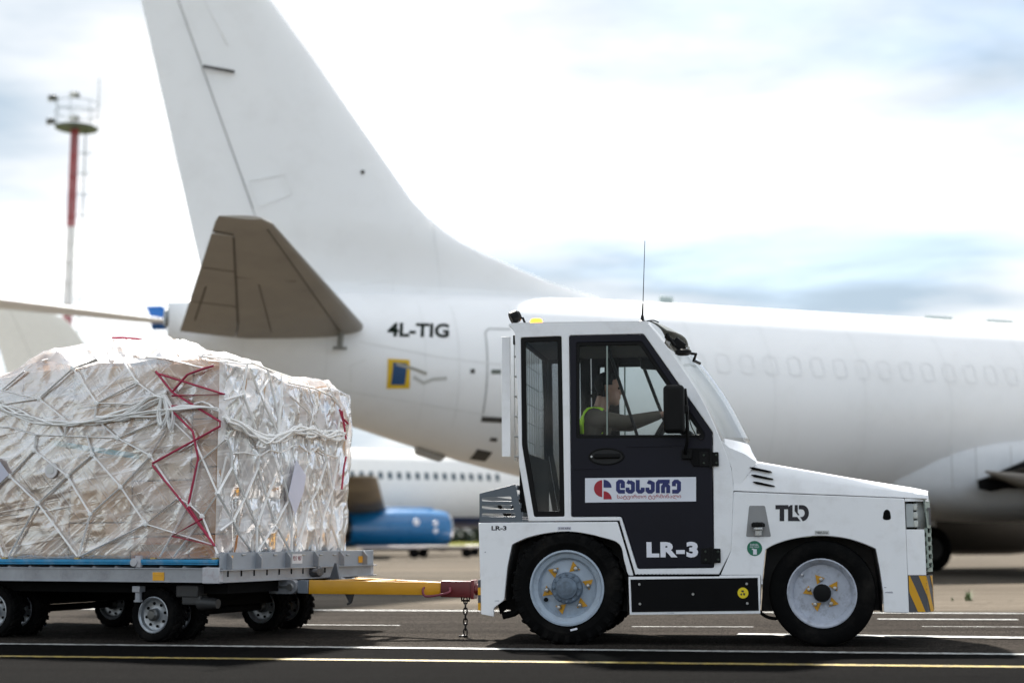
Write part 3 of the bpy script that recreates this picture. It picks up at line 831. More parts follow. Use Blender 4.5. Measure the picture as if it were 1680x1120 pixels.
for (x, y, w_, h_) in ((1458, 971, 15, 3), (1452, 963, 5, 1.5), (815, 985, 9, 1.2), (1100, 1005, 14, 1.0), (796, 905, 3, 2)):
    u, z = T.at(x, y); s_ = (T.at(x + 100, y)[0] - u) / 100
    ob('scuff', plate_bm([rounded([(u - w_ * s_ / 2, z - h_ * s_ * .3), (u + w_ * s_ / 2, z - h_ * s_ / 2), (u + w_ * s_ * .4, z + h_ * s_ / 2), (u - w_ * s_ * .3, z + h_ * s_ * .3)], 0.004, 2)], -0.0015, -0.0004, 0.0002), SCUFF, tractor)
# tie-down hole, fuel filler recess
bm = plate_bm([rounded(P([(1448, 851), (1450, 838), (1455, 834.5), (1460, 838), (1462, 851), (1455, 853)]), 0.02, 4)], -0.0025, 0.0, 0.0005)
ob('tie_down_hole', bm, mat('deep_black', (0.003, 0.003, 0.003), 0.8, spec=0.1), tractor)
rec = P([(1229, 829), (1255, 829), (1265, 880), (1224, 880)])
bm = plate_bm([rounded(rec, 0.01, 2)], -0.002, 0.0, 0.0005)
fr_ = ob('filler_recess', bm, mat('recess_grey', (0.27, 0.27, 0.27), 0.5), tractor)
u, z = T.at(1244, 866)
bm = BM(); lathe(bm, [(0.026, 0.0), (0.026, -0.03), (0.033, -0.034), (0.036, -0.05), (0.03, -0.06), (0, -0.062)], (u, 0, z - 0.004), 16)
for v in bm.verts:
    d = v.co - Vector((u, 0, z - 0.004)); v.co = Vector((u, -0.032, z - 0.05)) + Vector((d.x, d.z * 0.8, -d.y * 1.05))
ob('filler_neck', bm, STEEL, fr_)
bm = BM(); lathe(bm, [(0, 0.03), (0.034, 0.03), (0.042, 0.022), (0.042, 0.0), (0.03, -0.006), (0, -0.006)], (u - 0.002, -0.034, z + 0.012), 14, 'Z')
for k in range(7):
    t = 2 * math.pi * k / 7; box(bm, (u - 0.002 + 0.04 * math.cos(t), -0.034 + 0.04 * math.sin(t), z + 0.022), (0.018, 0.018, 0.026), 0.005)
ob('filler_cap', bm, PLASTIC, fr_)

# ---- hood, windscreen cowl and windscreen
HI = 0.03
hood_side = [(1203.5, 804.5), (1206, 770), (1199.5, 741), (1240, 756.5), (1523, 806), (1526, 817.5)]
def hood_mesh():
    b = BM()
    low = [T.at(*p) for p in [(1203.5, 804.5), (1526, 817.5)]]
    top = [T.at(*p) for p in [(1202, 752), (1240, 757), (1300, 767.5), (1400, 785), (1500, 802.5), (1523, 807.5)]]
    us = [t[0] for t in top]
    rows = []
    n = 12
    for i, (u, z) in enumerate(top):
        tl = (u - low[0][0]) / (low[1][0] - low[0][0]); zl = low[0][1] + (low[1][1] - low[0][1]) * tl
        row = [b.verts.new((u, 0.002, zl)), b.verts.new((u, 0.012, zl + (z - zl) * 0.55)), b.verts.new((u, 0.028, z - 0.02)), b.verts.new((u, 0.05, z))]
        for k in range(1, n):
            t = k / n; row.append(b.verts.new((u + 0.05 * (1 - (2 * t - 1) ** 2) * (1 if i >= 4 else 0), 0.05 + (TW - 0.10) * t, z + 0.03 * (1 - (2 * t - 1) ** 2))))
        row += [b.verts.new((u, TW - 0.05, z)), b.verts.new((u, TW - 0.028, z - 0.02)), b.verts.new((u, TW - 0.012, zl + (z - zl) * 0.55)), b.verts.new((u, TW - 0.002, zl))]
        rows.append(row)
    for i in range(len(rows) - 1):
        for k in range(len(rows[0]) - 1):
            b.faces.new((rows[i][k], rows[i + 1][k], rows[i + 1][k + 1], rows[i][k + 1]))
    b.faces.new(rows[0]); b.faces.new(rows[-1])
    return b
hood = ob('hood', hood_mesh(), WHITE, tractor)
for (x0, y0) in ((1229, 766), (1231.5, 778), (1234, 789.5)):
    pts = P([(x0, y0), (x0 + 8, y0 + 0.2), (x0 + 36, y0 + 6.5), (x0 + 38, y0 + 8.5), (x0 + 30, y0 + 8.5), (x0 + 6, y0 + 4)], 0.012)
    b = plate_bm([rounded(pts, 0.006, 2)], -0.004, 0.016, 0.001)
    for v in b.verts: v.co.y += 0.002
    ob('vent_slot', b, MATS['deep_black'], hood)
# front nose: plan outline swept in height
def nose_plan(z):
    # returns (u, v) outline from near corner to far corner
    h = [(uF + 0.0015, 0.001), (uF + 0.06, 0.008), (uF + 0.128, 0.034), (uF + 0.172, 0.11), (uF + 0.198, 0.30), (uF + 0.205, TW / 2)]
    return h + [(u, TW - v) for u, v in reversed(h[:-1])]
def nose_band(name, z0, z1, material, inset=0.0, sl=None, th=0.02, parent=None, seg=None):
    b = BM()
    o2 = nose_plan(0)
    if seg: o2 = o2[seg[0]:seg[1]]
    rows = []
    for z in (z0, z1):
        rows.append([b.verts.new((u - inset, v if inset == 0 else v + (0.01 if v < TW / 2 else -0.01), z)) for u, v in o2])
    for k in range(len(o2) - 1):
        b.faces.new((rows[0][k], rows[0][k + 1], rows[1][k + 1], rows[1][k]))
    solid(b, geom=list(b.faces), thickness=th)
    return ob(name, b, material, parent or tractor, 25)
zN0 = T.at(1490, 1004)[1]; zN1 = T.at(1490, 817)[1]
zHL0 = T.at(1484, 868)[1]; zHL1 = T.at(1484, 822)[1]; zS = T.at(1484, 943)[1]
nose_band('nose_panel', zS + 0.001, zHL0, WHITE, seg=(0, 3))
nose_band('nose_panel', zS + 0.001, zHL0, WHITE, seg=(-3, None))
nose_band('nose_panel', zHL1, zN1, WHITE)
bump_o = nose_band('front_bumper', zN0, zS - 0.001, HAZGREY)
# hazard chevrons on the bumper, slanted strips that follow the nose plan
def nose_arc(t):
    o2 = nose_plan(0); ls = [0]
    for a_, b2 in zip(o2, o2[1:]): ls.append(ls[-1] + math.dist(a_, b2))
    for i in range(len(o2) - 1):
        if t <= ls[i + 1] or i == len(o2) - 2:
            k = (t - ls[i]) / (ls[i + 1] - ls[i]); a_, b2 = Vector(o2[i]), Vector(o2[i + 1])
            p = a_ + (b2 - a_) * k; d = (b2 - a_).normalized(); return p + Vector((d.y, -d.x)) * 0.0025
Ltot = sum(math.dist(a_, b2) for a_, b2 in zip(nose_plan(0), nose_plan(0)[1:]))
hh = zS - zN0
s0 = -0.157
while s0 < Ltot:
    b = BM(); n = 12; prev = None; got = False
    for k in range(n + 1):
        t = k / n; z = zS - 0.004 - (hh - 0.008) * t
        a_ = s0 + 0.10 * t; e_ = a_ + 0.055
        a_, e_ = max(0.004, a_), min(Ltot - 0.004, e_)
        if e_ - a_ < 0.004:
            prev = None; continue
        row = []
        for j in range(5):
            p = nose_arc(a_ + (e_ - a_) * j / 4); row.append(b.verts.new((p.x, p.y, z)))
        if prev:
            for j in range(4): b.faces.new((prev[j], prev[j + 1], row[j + 1], row[j])); got = True
        prev = row
    if got: ob('hazard_stripe', b, SAFETYY, bump_o)
    else: b.free()
    s0 += 0.115
# headlamp recess + lamps on chamfered corners
HLG = mat('lamp_housing', (0.45, 0.46, 0.44), 0.4)
for side in (0, 1):
    fx = (lambda v: v) if side == 0 else (lambda v: TW - v)
    b = BM()
    pa, pb = Vector((uF + 0.0, 0.045)), Vector((uF + 0.14, 0.075))
    vs = [b.verts.new((p.x, fx(p.y), z)) for p in (pa, pb) for z in (zHL0, zHL1)]
    b.faces.new((vs[0], vs[2], vs[3], vs[1]))
    solid(b, geom=list(b.faces), thickness=0.01)
    hl = ob('headlamp_recess', b, HLG, tractor)
    b = BM(); box(b, (uF + 0.032, fx(0.030), (zHL0 + zHL1) / 2), (0.052, 0.02, zHL1 - zHL0 - 0.03), 0.006); ob('headlamp', b, mat('lamp_shell', (0.42, 0.45, 0.45), 0.25), hl)
    for k in range(3):
        b = BM(); zc = zHL0 + (zHL1 - zHL0) * (0.2 + 0.3 * k)
        box(b, (uF + 0.072, fx(0.045), zc), (0.035, 0.04, 0.05), 0.01); ob('lamp_lens', b, mat('lens_white', (0.55, 0.56, 0.52), 0.12, coat=0.5), hl)
# grille plate with slots on the centre of the nose
GR = mat('grille_grey', (0.30, 0.36, 0.31), 0.4, var=0.05)
zG0, zG1 = T.at(1500, 938)[1], T.at(1500, 819)[1]
slots = []
for k in range(5):
    zc = T.at(1520, 869.5 + k * 14.4)[1]
    slots.append(zc)
half = TW / 2 - 0.24
b = BM()
def gstrip(z0, z1, t0, t1):
    n = 8; rr = []
    for z in (z0, z1):
        row = []
        for j in range(n + 1):
            p = nose_arc(t0 + (t1 - t0) * j / n); row.append(b.verts.new((p.x + 0.004, p.y, z)))
        rr.append(row)
    for j in range(n): b.faces.new((rr[0][j], rr[0][j + 1], rr[1][j + 1], rr[1][j]))
g0, g1 = 0.142, Ltot - 0.142
edges = sorted([zG0, zG1] + [s - 0.016 for s in slots] + [s + 0.016 for s in slots])
for i in range(0, len(edges) - 1):
    za, zb = edges[i], edges[i + 1]
    isslot = any(abs((za + zb) / 2 - s) < 0.004 for s in slots)
    if not isslot: gstrip(za, zb, g0, g1)
    else:
        gstrip(za, zb, g0, g0 + 0.022); gstrip(za, zb, 0.33, 0.50); gstrip(za, zb, Ltot - 0.50, Ltot - 0.33); gstrip(za, zb, g1 - 0.022, g1)
bmesh.ops.remove_doubles(b, verts=b.verts, dist=1e-4)
solid(b, geom=list(b.faces), thickness=0.012)
gril = ob('front_grille', b, GR, tractor)
b = BM(); zl = T.at(1524, 846)[1]
for pts in ([(0, .06), (.05, .06), (.05, .04), (.034, .04), (.034, -.06), (.016, -.06), (.016, .04), (0, .04)], [(.06, .06), (.078, .06), (.078, -.04), (.10, -.04), (.10, -.06), (.06, -.06)], [(.11, .06), (.14, .06), (.165, .03), (.165, -.03), (.14, -.06), (.11, -.06)]):
    vs = []
    for a_, c_ in pts:
        p = nose_arc(0.175 + a_ * 1.3); vs.append(b.verts.new((p.x + 0.0065, p.y - 0.002, zl + c_)))
    b.faces.new(vs)
ob('maker_lettering', b, INK, gril)
b = BM(); pts = nose_plan(0)
vs = [[b.verts.new((u - 0.05, v + (0.02 if v < TW / 2 else -0.02), z)) for u, v in pts[1:-1]] for z in (zN0, zN1)]
for k in range(len(vs[0]) - 1): b.faces.new((vs[0][k], vs[0][k + 1], vs[1][k + 1], vs[1][k]))
ob('radiator', b, DARK, tractor)
b = BM(); b.faces.new([b.verts.new((u - 0.01, v, zN1 - 0.004)) for u, v in pts]); ob('nose_cap', b, WHITE, tractor)
b = BM(); b.faces.new([b.verts.new((u - 0.01, v, zN0 + 0.006)) for u, v in pts]); ob('nose_floor', b, DARK, tractor)

# windscreen and cowl
ws_edge = [(1062, 530), (1085, 557), (1110, 590), (1150, 651), (1181, 717)]
ws = smooth_pts(ws_edge, 3)
b = BM(); n = 14; rows = []
for i, p in enumerate(ws):
    u, z = T.at(*p); t = i / (len(ws) - 1)
    bulge = 0.11 + 0.075 * t
    row = []
    for k in range(n + 1):
        s = k / n; e = 1 - abs(2 * s - 1) ** 2.6
        row.append(b.verts.new((u + 0.02 + bulge * e, 0.03 + (TW - 0.06) * s, z + 0.02 * e)))
    rows.append(row)
for i in range(len(rows) - 1):
    for k in range(n): b.faces.new((rows[i][k], rows[i][k + 1], rows[i + 1][k + 1], rows[i + 1][k]))
ob('windscreen', b, glass('windscreen_glass', (0.95, 0.97, 0.97), 1.4), tractor)
b = BM(); tube(b, [v_co for v_co in [(r_[n // 2].co if False else None) for r_ in []]] or [(0, 0, 0), (0, 0, 0.001)], 0.001, 3)
b.free()
# cowl strip with bolts under the windscreen
b = BM(); rows = []
for (px_, py_), bl in (((1183, 719), 0.28), ((1186, 733), 0.30), ((1192, 743), 0.30), ((1200, 752), 0.29)):
    u, z = T.at(px_, py_)
    rows.append([b.verts.new((u + 0.015 + bl * (1 - abs(2 * k / n - 1) ** 2.6) * 0.62, 0.02 + (TW - 0.04) * k / n, z + (0.0 if py_ < 750 else -0.03) - 0.02 * (1 - abs(2 * k / n - 1) ** 2.6))) for k in range(n + 1)])
for i in range(len(rows) - 1):
    for k in range(n): b.faces.new((rows[i][k], rows[i][k + 1], rows[i + 1][k + 1], rows[i + 1][k]))
solid(b, geom=list(b.faces), thickness=0.008)
cowl = ob('windscreen_cowl', b, WHITE, tractor)
both('cowl_side', [P([(1183, 722), (1199.5, 766), (1204.5, 803), (1209, 803.5), (1242, 757.5), (1222, 744), (1196, 733)])], 0.006, 0.03, WHITE, 0.004)
# visor bracket with wiper motor and work lamps above the windscreen
b = BM(); n = 10; rows = []
for (px_, py_), bl in (((1060, 530), 0.06), ((1072, 535), 0.10), ((1088, 546), 0.115)):
    u, z = T.at(px_, py_)
    rows.append([b.verts.new((u + 0.02 + bl * (1 - abs(2 * k / n - 1) ** 3), 0.03 + (TW - 0.06) * k / n, z + 0.015)) for k in range(n + 1)])
for i in range(len(rows) - 1):
    for k in range(n): b.faces.new((rows[i][k], rows[i][k + 1], rows[i + 1][k + 1], rows[i + 1][k]))
solid(b, geom=list(b.faces), thickness=0.01)
ob('windscreen_header', b, mat('header_grey', (0.12, 0.13, 0.12), 0.4), tractor)
for vv in (0.18, TW - 0.18):
    u, z = T.at(1110, 566, vv)
    b = BM(); box(b, (u + 0.02, vv, z), (0.10, 0.09, 0.07), 0.012, rot=(R(40), 'Y')); wl_ = ob('work_lamp', b, PLASTIC, tractor)
    b = BM(); box(b, (u + 0.075, vv, z - 0.04), (0.012, 0.08, 0.06), 0.004, rot=(R(40), 'Y')); ob('lamp_lens', b, mat('lens_clear', (0.5, 0.5, 0.48), 0.1, coat=1.0), wl_)
    b = BM(); tube(b, [(u - 0.08, vv, z + 0.07), (u - 0.04, vv, z + 0.03), (u, vv, z + 0.03)], 0.014, 8); ob('lamp_bracket', b, PLASTIC, wl_)
u, z = T.at(1121, 578, 0.06)
b = BM(); lathe(b, [(0, 0.02), (0.05, 0.02), (0.06, 0.01), (0.06, -0.01), (0.04, -0.02), (0, -0.02)], (u, 0.06, z), 16, 'Z'); ob('wiper_motor', b, PLASTIC, tractor)
b = BM(); tube(b, [(u + 0.02, 0.08, z), (u + 0.09, 0.10, z - 0.01), (u + 0.07, 0.16, z - 0.05), (u + 0.11, 0.25, z - 0.06)], 0.012, 6); tube(b, [(u - 0.06, 0.05, z + 0.05), (u - 0.12, 0.04, z + 0.14)], 0.014, 6); ob('wiper_arm', b, PLASTIC, tractor)

# ---- mirror on near side
u, z = T.at(1106, 671, -0.20)
b = BM(); box(b, (u, -0.20, z), (0.150, 0.075, 0.345), 0.032, seg=4); mir = ob('door_mirror', b, PLASTIC, tractor)
b = BM(); box(b, (u - 0.05, -0.20, z), (0.06, 0.06, 0.29), 0.01); 
b.free()
ua, za = T.at(1124, 740, -0.05); ub, zb = T.at(1122, 672, -0.16)
b = BM(); tube(b, smooth_pts([(ua + 0.01, -0.01, za - 0.02), (ua, -0.06, za), (ub + 0.02, -0.15, za + 0.08), (ub + 0.02, -0.17, zb), (ub + 0.01, -0.17, zb + 0.15)], 4), 0.013, 8); ob('mirror_arm', b, PLASTIC, mir)
b = BM(); box(b, (ub, -0.175, zb), (0.07, 0.05, 0.06), 0.012); box(b, (ua + 0.01, -0.02, za - 0.02), (0.075, 0.04, 0.07), 0.008); ob('mirror_clamp', b, PLASTIC, mir)
b = BM(); tube(b, smooth_pts([(ub + 0.03, -0.16, zb - 0.02), (ub + 0.05, -0.1, zb - 0.12), (ub + 0.10, -0.05, zb - 0.20), (ub + 0.13, -0.01, zb - 0.19)], 4), 0.004, 6); ob('mirror_cable', b, PLASTIC, mir)
b = BM(); pz = P([(1124, 735), (1165, 735), (1165, 765), (1138, 765), (1130, 752)], -0.01); ob('mirror_mount', plate_bm([pz], -0.014, -0.004, 0.003), BLACKP, mir)
# far side mirror
u, z = T.at(1108, 671, TW + 0.2)
b = BM(); box(b, (u, TW + 0.20, z), (0.10, 0.17, 0.34), 0.03, seg=3); box(b, (u, TW + 0.09, z - 0.1), (0.03, 0.16, 0.03)); ob('door_mirror', b, PLASTIC, tractor)

# ---- roof equipment
u, z = T.at(880, 530, 0.35)
b = BM(); lathe(b, [(0, 0), (0.055, 0), (0.055, 0.012), (0, 0.012)], (u, 0.35, z - 0.03), 20, 'Z'); bc = ob('beacon', b, PLASTIC, tractor)
b = BM(); lathe(b, [(0.048, 0.012), (0.048, 0.045), (0.040, 0.060), (0, 0.064)], (u, 0.35, z - 0.03), 20, 'Z'); ob('beacon_lens', b, emis('amber_lens', (1.0, 0.32, 0.01), 1.6, (0.8, 0.3, 0.01)), bc)
u, z = T.at(845, 520, 0.12)
b = BM(); lathe(b, [(0, -0.045), (0.03, -0.043), (0.048, -0.02), (0.05, 0.03), (0.044, 0.036), (0, 0.034)], (0, 0, 0), 18, 'X')
for v in b.verts: v.co = Matrix.Rotation(R(200), 3, 'Z') @ Matrix.Rotation(R(25), 3, 'Y') @ v.co + Vector((u, 0.12, z))
wlp = ob('rear_work_lamp', b, PLASTIC, tractor)
b = BM(); tube(b, [(u + 0.03, 0.12, z - 0.01), (u + 0.06, 0.12, z - 0.01), (u + 0.08, 0.12, z - 0.06)], 0.010, 6); ob('lamp_bracket', b, PLASTIC, wlp)
u, z = T.at(1054, 527, 0.10); u2, z2 = T.at(1058, 395, 0.10)
b = BM(); lathe(b, [(0, 0.0), (0.045, 0.0), (0.03, 0.012), (0.014, 0.02), (0.011, 0.05), (0.006, 0.06), (0, 0.06)], (u, 0.10, z - 0.012), 14, 'Z'); ant = ob('antenna', b, PLASTIC, tractor)
b = BM(); cyl(b, (u, 0.10, z + 0.03), (u + (u2 - u) * .22, 0.10, z + (z2 - z) * .22), 0.0075, 8, 0.006); tube(b, [(u + (u2 - u) * .2, 0.10, z + (z2 - z) * .2), (u2, 0.10, z2)], [0.0035, 0.0025], 6); ob('antenna_whip', b, PLASTIC, ant)
b = BM(); tube(b, smooth_pts([(u + 0.03, 0.10, z), (u + 0.08, 0.1, z + 0.004), (u + 0.12, 0.10, z - 0.012)], 4), 0.005, 6); ob('antenna_cable', b, PLASTIC, ant)
# ---- rear window guard: white edge panel and wire grid
uG0, zg1 = T.at(821, 551, 0.05); uG1, zg0 = T.at(836, 748, 0.05)
b = BM(); box(b, ((uG0 + uG1) / 2, 0.10, (zg0 + zg1) / 2), (uG1 - uG0, 0.02, zg1 - zg0), 0.004); gd = ob('rear_guard', b, WHITE, tractor)
b = BM(); box(b, ((uG0 + uG1) / 2, TW - 0.12, (zg0 + zg1) / 2), (uG1 - uG0, 0.02, zg1 - zg0), 0.004); ob('guard_panel', b, WHITE, gd)
ug = uG1 + 0.03
for k in range(11):
    v = 0.10 + (TW - 0.2) * k / 10
    b = BM(); cyl(b, (ug, v, zg0 - 0.03), (ug, v, zg1 + 0.01), 0.004, 6); ob('guard_wire', b, STEEL, gd)
for k in range(7):
    z = zg0 + (zg1 - zg0) * k / 6
    b = BM(); tube(b, [(ug + 0.04, 0.09, z), (ug, 0.09, z), (ug, TW - 0.09, z), (ug + 0.04, TW - 0.09, z)], 0.0045, 6); ob('guard_wire', b, STEEL, gd)
b = BM(); box(b, (ug + 0.012, 0.075, zg1 - 0.03), (0.03, 0.03, 0.07), 0.004); ob('guard_bracket', b, PLASTIC, gd)
# ---- grey slatted box behind the cab
side_o = [(786, 809), (845, 793.5), (857.5, 855.5), (786, 856)]
def slot(x0, x1, y0, y1, ya=0): return rounded(P([(x0, y0 + ya), (x1, y0), (x1 + 2, y1), (x0, y1)]), 0.008, 2)
holes = [slot(790, 838, 814, 821.5, 1.5), slot(790, 841, 828, 834.5, .5), slot(790, 844, 841.5, 847)]
rg = plate('rear_slatted_box', [rounded(P(side_o), 0.006, 2)] + holes, 0.010, 0.020, GREYP, tractor, 0.002)
ob('slatted_panel', mirror_v(plate_bm([rounded(P(side_o), 0.006, 2)] + holes, 0.010, 0.020, 0.002)), GREYP, rg)
ur, zr = T.at(786, 809); ut, zt_ = T.at(845, 793.5); ub2, zb2 = T.at(857, 855)
for k in range(4):
    z = zr - (zr - zb2) * (k + 0.5) / 4.2
    b = BM(); box(b, (ur + 0.006, TW / 2, z), (0.01, TW - 0.04, 0.035), 0.002); ob('slat', b, GREYP, rg)
for k in range(4):
    t = (k + 0.4) / 4.2; z = zt_ - (zt_ - zb2) * t; u = ut + (ub2 - ut) * t
    b = BM(); box(b, (u + 0.006, TW / 2, z), (0.01, TW - 0.04, 0.035), 0.002); ob('slat', b, GREYP, rg)
for s in (-1, 1):
    b = BM(); a_, c_ = T.at(800, 812, 0.5), T.at(828, 852, 0.5)
    if s < 0: cyl(b, (a_[0], 0.7, a_[1]), (c_[0], 0.7, c_[1]), 0.016, 6)
    else: cyl(b, (c_[0] + 0.1, 0.7, a_[1]), (a_[0] + 0.1, 0.7, c_[1]), 0.016, 6)
    ob('brace', b, DARK, rg)
# ---- rear hitch with hazard tape
b = BM(); zh = T.at(785, 972)[1]
for z in (zh + 0.035, zh - 0.035): box(b, (uR - 0.03, TW / 2, z), (0.12, 0.16, 0.018), 0.004)
cyl(b, (uR - 0.06, TW / 2, zh - 0.07), (uR - 0.06, TW / 2, zh + 0.09), 0.014, 10)
ob('hitch', b, DARK, tractor)
b = BM(); zt1 = T.at(787, 951)[1]
for k in range(4):
    z = zB + 0.02 + (zt1 - zB - 0.02) * k / 4
    bb = BM(); box(bb, (uR - 0.0015, 0.05, z + (zt1 - zB) / 8), (0.006, 0.10, (zt1 - zB) / 4 - 0.006)); box(bb, (uR + 0.006, -0.001, z + (zt1 - zB) / 8), (0.02, 0.003, (zt1 - zB) / 4 - 0.006)); ob('hazard_tape', bb, SAFETYY if k % 2 == 0 else HAZGREY, tractor)
b.free()

# ---- interior: seats, steering wheel, dash, grab rails
SEATM = mat('seat_vinyl', (0.015, 0.015, 0.017), 0.45, bump=0.1)
def seat(px_, py_, v, wv):
    u, z = T.at(px_, py_, v)
    s = empty('driver_seat', (u, v, z), 0, tractor)
    b = BM(); box(b, (0.20, 0, 0.02), (0.46, wv, 0.12), 0.04, seg=3); ob('seat_cushion', b, SEATM, s)
    b = BM(); box(b, (-0.055, 0, 0.28), (0.10, wv, 0.52), 0.04, rot=(R(-8), 'Y'), seg=3); ob('seat_backrest', b, SEATM, s)
    b = BM(); box(b, (0.18, 0, -0.15), (0.35, wv * .7, 0.24)); ob('seat_base', b, DARK, s)
    return s
SEAT_V = 0.46
seat(962, 812, SEAT_V, 0.46)
zdash = T.at(1140, 728, 0.5)[1]
b = BM(); box(b, (T.at(1146, 728, 0.5)[0], TW / 2, zdash - 0.14), (0.22, TW - 0.12, 0.30), 0.03); ob('dashboard', b, PLASTIC, tractor)
b = BM(); u, z = T.at(1148, 706, 0.30); box(b, (u, 0.30, z), (0.05, 0.05, 0.06), 0.01); box(b, (u + 0.06, 0.30, z - 0.01), (0.05, 0.08, 0.04), 0.01); ob('dash_switch', b, PLASTIC, tractor)
us_, zs_ = T.at(1096, 690, SEAT_V)
sw = empty('steering_wheel', (us_, SEAT_V, zs_), 0, tractor); sw.rotation_euler = (0, R(-55), 0)
b = BM(); tube(b, [(0.19 * math.cos(t), 0.19 * math.sin(t), 0) for t in [2 * math.pi * k / 28 for k in range(28)]], 0.014, 8, closed=True); ob('steering_rim', b, PLASTIC, sw)
b = BM(); cyl(b, (-0.19, 0, 0), (0.19, 0, 0), 0.012, 8); cyl(b, (0, 0, -0.01), (0, -0.19, -0.01), 0.012, 8); cyl(b, (0, 0, -0.40), (0, 0, 0.01), 0.03, 10); ob('steering_column', b, PLASTIC, sw)
b = BM(); a_ = T.at(996, 566, 0.07); c_ = T.at(1046, 716, 0.07); cyl(b, (a_[0], 0.07, a_[1]), (c_[0], 0.07, c_[1]), 0.012, 8); ob('grab_rail', b, PLASTIC, tractor)
b = BM(); a_ = T.at(1040, 560, TW - 0.1); c_ = T.at(1090, 690, TW - 0.1); cyl(b, (a_[0], TW - 0.1, a_[1]), (c_[0], TW - 0.1, c_[1]), 0.014, 8); ob('grab_rail', b, PLASTIC, tractor)
b = BM(); u, z = T.at(1066, 597, 0.6); box(b, (u, 0.6, z), (0.14, 0.05, 0.085), 0.015, rot=(R(5), 'Y')); cyl(b, (u, 0.6, z), (u + 0.03, 0.6, z + 0.14), 0.008, 6); ob('inner_mirror', b, PLASTIC, tractor)
b = BM(); uq, zq = T.at(996, 600, 0.95); box(b, (uq, TW - 0.06, T.at(996, 660, TW - 0.06)[1]), (0.12, 0.03, 0.95), 0.01); ob('cab_pillar', b, DARK, tractor)

# ================================================================ pallet dolly
CYAW = -R(24)
_c = depth_at(360, 957, 10.45)
C = Frame(_c, CYAW)
CL, CW = 3.45, 2.25
dolly = empty('pallet_dolly', (_c.x, _c.y, 0), CYAW)
tag(dolly, 'galvanised pallet dolly with a yellow drawbar hitched behind the tractor', 'dolly')
ALU = mat('galvanised_steel', (0.33, 0.34, 0.36), 0.42, metal=0.35, var=0.14, scale=10, dirt=(0.10, 0.095, 0.10), dirt_amt=0.7, dirt_scale=5)
ALU2 = mat('worn_white_paint', (0.50, 0.50, 0.52), 0.45, var=0.1, dirt=(0.20, 0.06, 0.06), dirt_amt=0.7, dirt_scale=12)
ZR0, ZR1 = C.at(300, 955)[1], C.at(300, 931.5)[1]
# near and far side rails: C-channels
def channel(v, s, name='side_rail'):
    b = BM()
    h = ZR1 - ZR0; zc = (ZR0 + ZR1) / 2
    box(b, (-CL / 2 - 0.075, v + s * 0.012, zc), (CL - 0.15, 0.006, h), 0.0)
    box(b, (-CL / 2 - 0.075, v + s * 0.03, ZR1 - 0.004), (CL - 0.15, 0.06, 0.010), 0.002)
    box(b, (-CL / 2 - 0.075, v + s * 0.02, ZR0 + 0.004), (CL - 0.15, 0.045, 0.010), 0.002)
    return ob(name, b, ALU, dolly)
channel(0.0, 1); channel(CW, -1)
for (u, v) in ((-0.075, 0.02), (-0.075, CW - 0.02), (-CL + 0.075, 0.02), (-CL + 0.075, CW - 0.02)):
    b = BM(); box(b, (u, v, (ZR0 + ZR1) / 2), (0.15, 0.055, ZR1 - ZR0 + 0.012), 0.006); ob('corner_casting', b, ALU2, dolly)
def reflector(c, s, name='reflector'):
    b = BM(); box(b, c, s, 0.0015); return ob(name, b, mat('orange_reflector', (0.75, 0.36, 0.01), 0.3, coat=0.5), dolly)
u, z = C.at(259, 941); reflector((u, 0.006, z), (0.105, 0.004, 0.026)); u, z = C.at(259, 948); reflector((u, 0.006, z), (0.105, 0.004, 0.035))
# roller deck: cross members, rollers
for k in range(9):
    b = BM(); box(b, (-0.2 - (CL - 0.4) * k / 8, CW / 2, ZR1 - 0.06), (0.05, CW - 0.05, 0.07)); ob('cross_member', b, DARK, dolly)
for k in range(16):
    b = BM(); u = -0.15 - (CL - 0.3) * k / 15; cyl(b, (u, 0.06, ZR1 - 0.006), (u, CW - 0.06, ZR1 - 0.006), 0.02, 10); ob('roller', b, ALU, dolly)
# underframe
b = BM(); box(b, (-CL / 2, CW / 2, ZR0 - 0.035), (CL - 0.1, CW - 0.35, 0.10)); ob('underframe', b, DARK, dolly)
b = BM(); box(b, (-CL / 2 - 0.1, CW / 2, 0.30), (CL * .62, 0.20, 0.07)); ob('spine_beam', b, DARK, dolly)
# end plate with gussets at the front, its rail below
Z0 = ZR1 - 0.012
v0, zt0 = C.at_u(361, 906); v1, zt1 = C.at_u(607, 903)
ZE1 = zt0
b = BM(); box(b, (-0.004, CW / 2, (Z0 + ZE1) / 2), (0.008, CW, ZE1 - Z0), 0.003); end = ob('end_stop_plate', b, mat('end_plate_grey', (0.30, 0.33, 0.37), 0.45, metal=0.2, var=0.08, dirt=(0.15, 0.15, 0.16), dirt_amt=0.4), dolly)
b = BM(); box(b, (0.012, CW / 2, Z0 - 0.003), (0.045, CW, 0.009), 0.002); box(b, (0.012, CW / 2, ZR0 + 0.004), (0.045, CW, 0.009), 0.002); box(b, (-0.004, CW / 2, (Z0 + ZR0) / 2), (0.006, CW - 0.002, Z0 - ZR0 - 0.012)); ob('end_rail', b, ALU, dolly)
for k, px_ in enumerate((372, 420, 468, 514, 556, 594)):
    vv = C.at_u(px_, 920)[0]
    b = BM()
    hgt = ZE1 - Z0
    pr = [(0.0, 0.004), (0.05, 0.004), (0.05, hgt * 0.62), (0.012, hgt - 0.006), (0.0, hgt - 0.006)]
    a_ = [b.verts.new((p[0], vv, Z0 + p[1])) for p in pr]; c_ = [b.verts.new((p[0], vv + 0.012, Z0 + p[1])) for p in pr]
    b.faces.new(a_); b.faces.new(list(reversed(c_)))
    for i in range(5): b.faces.new((a_[i], a_[(i + 1) % 5], c_[(i + 1) % 5], c_[i]))
    ob('gusset', b, ALU, end)
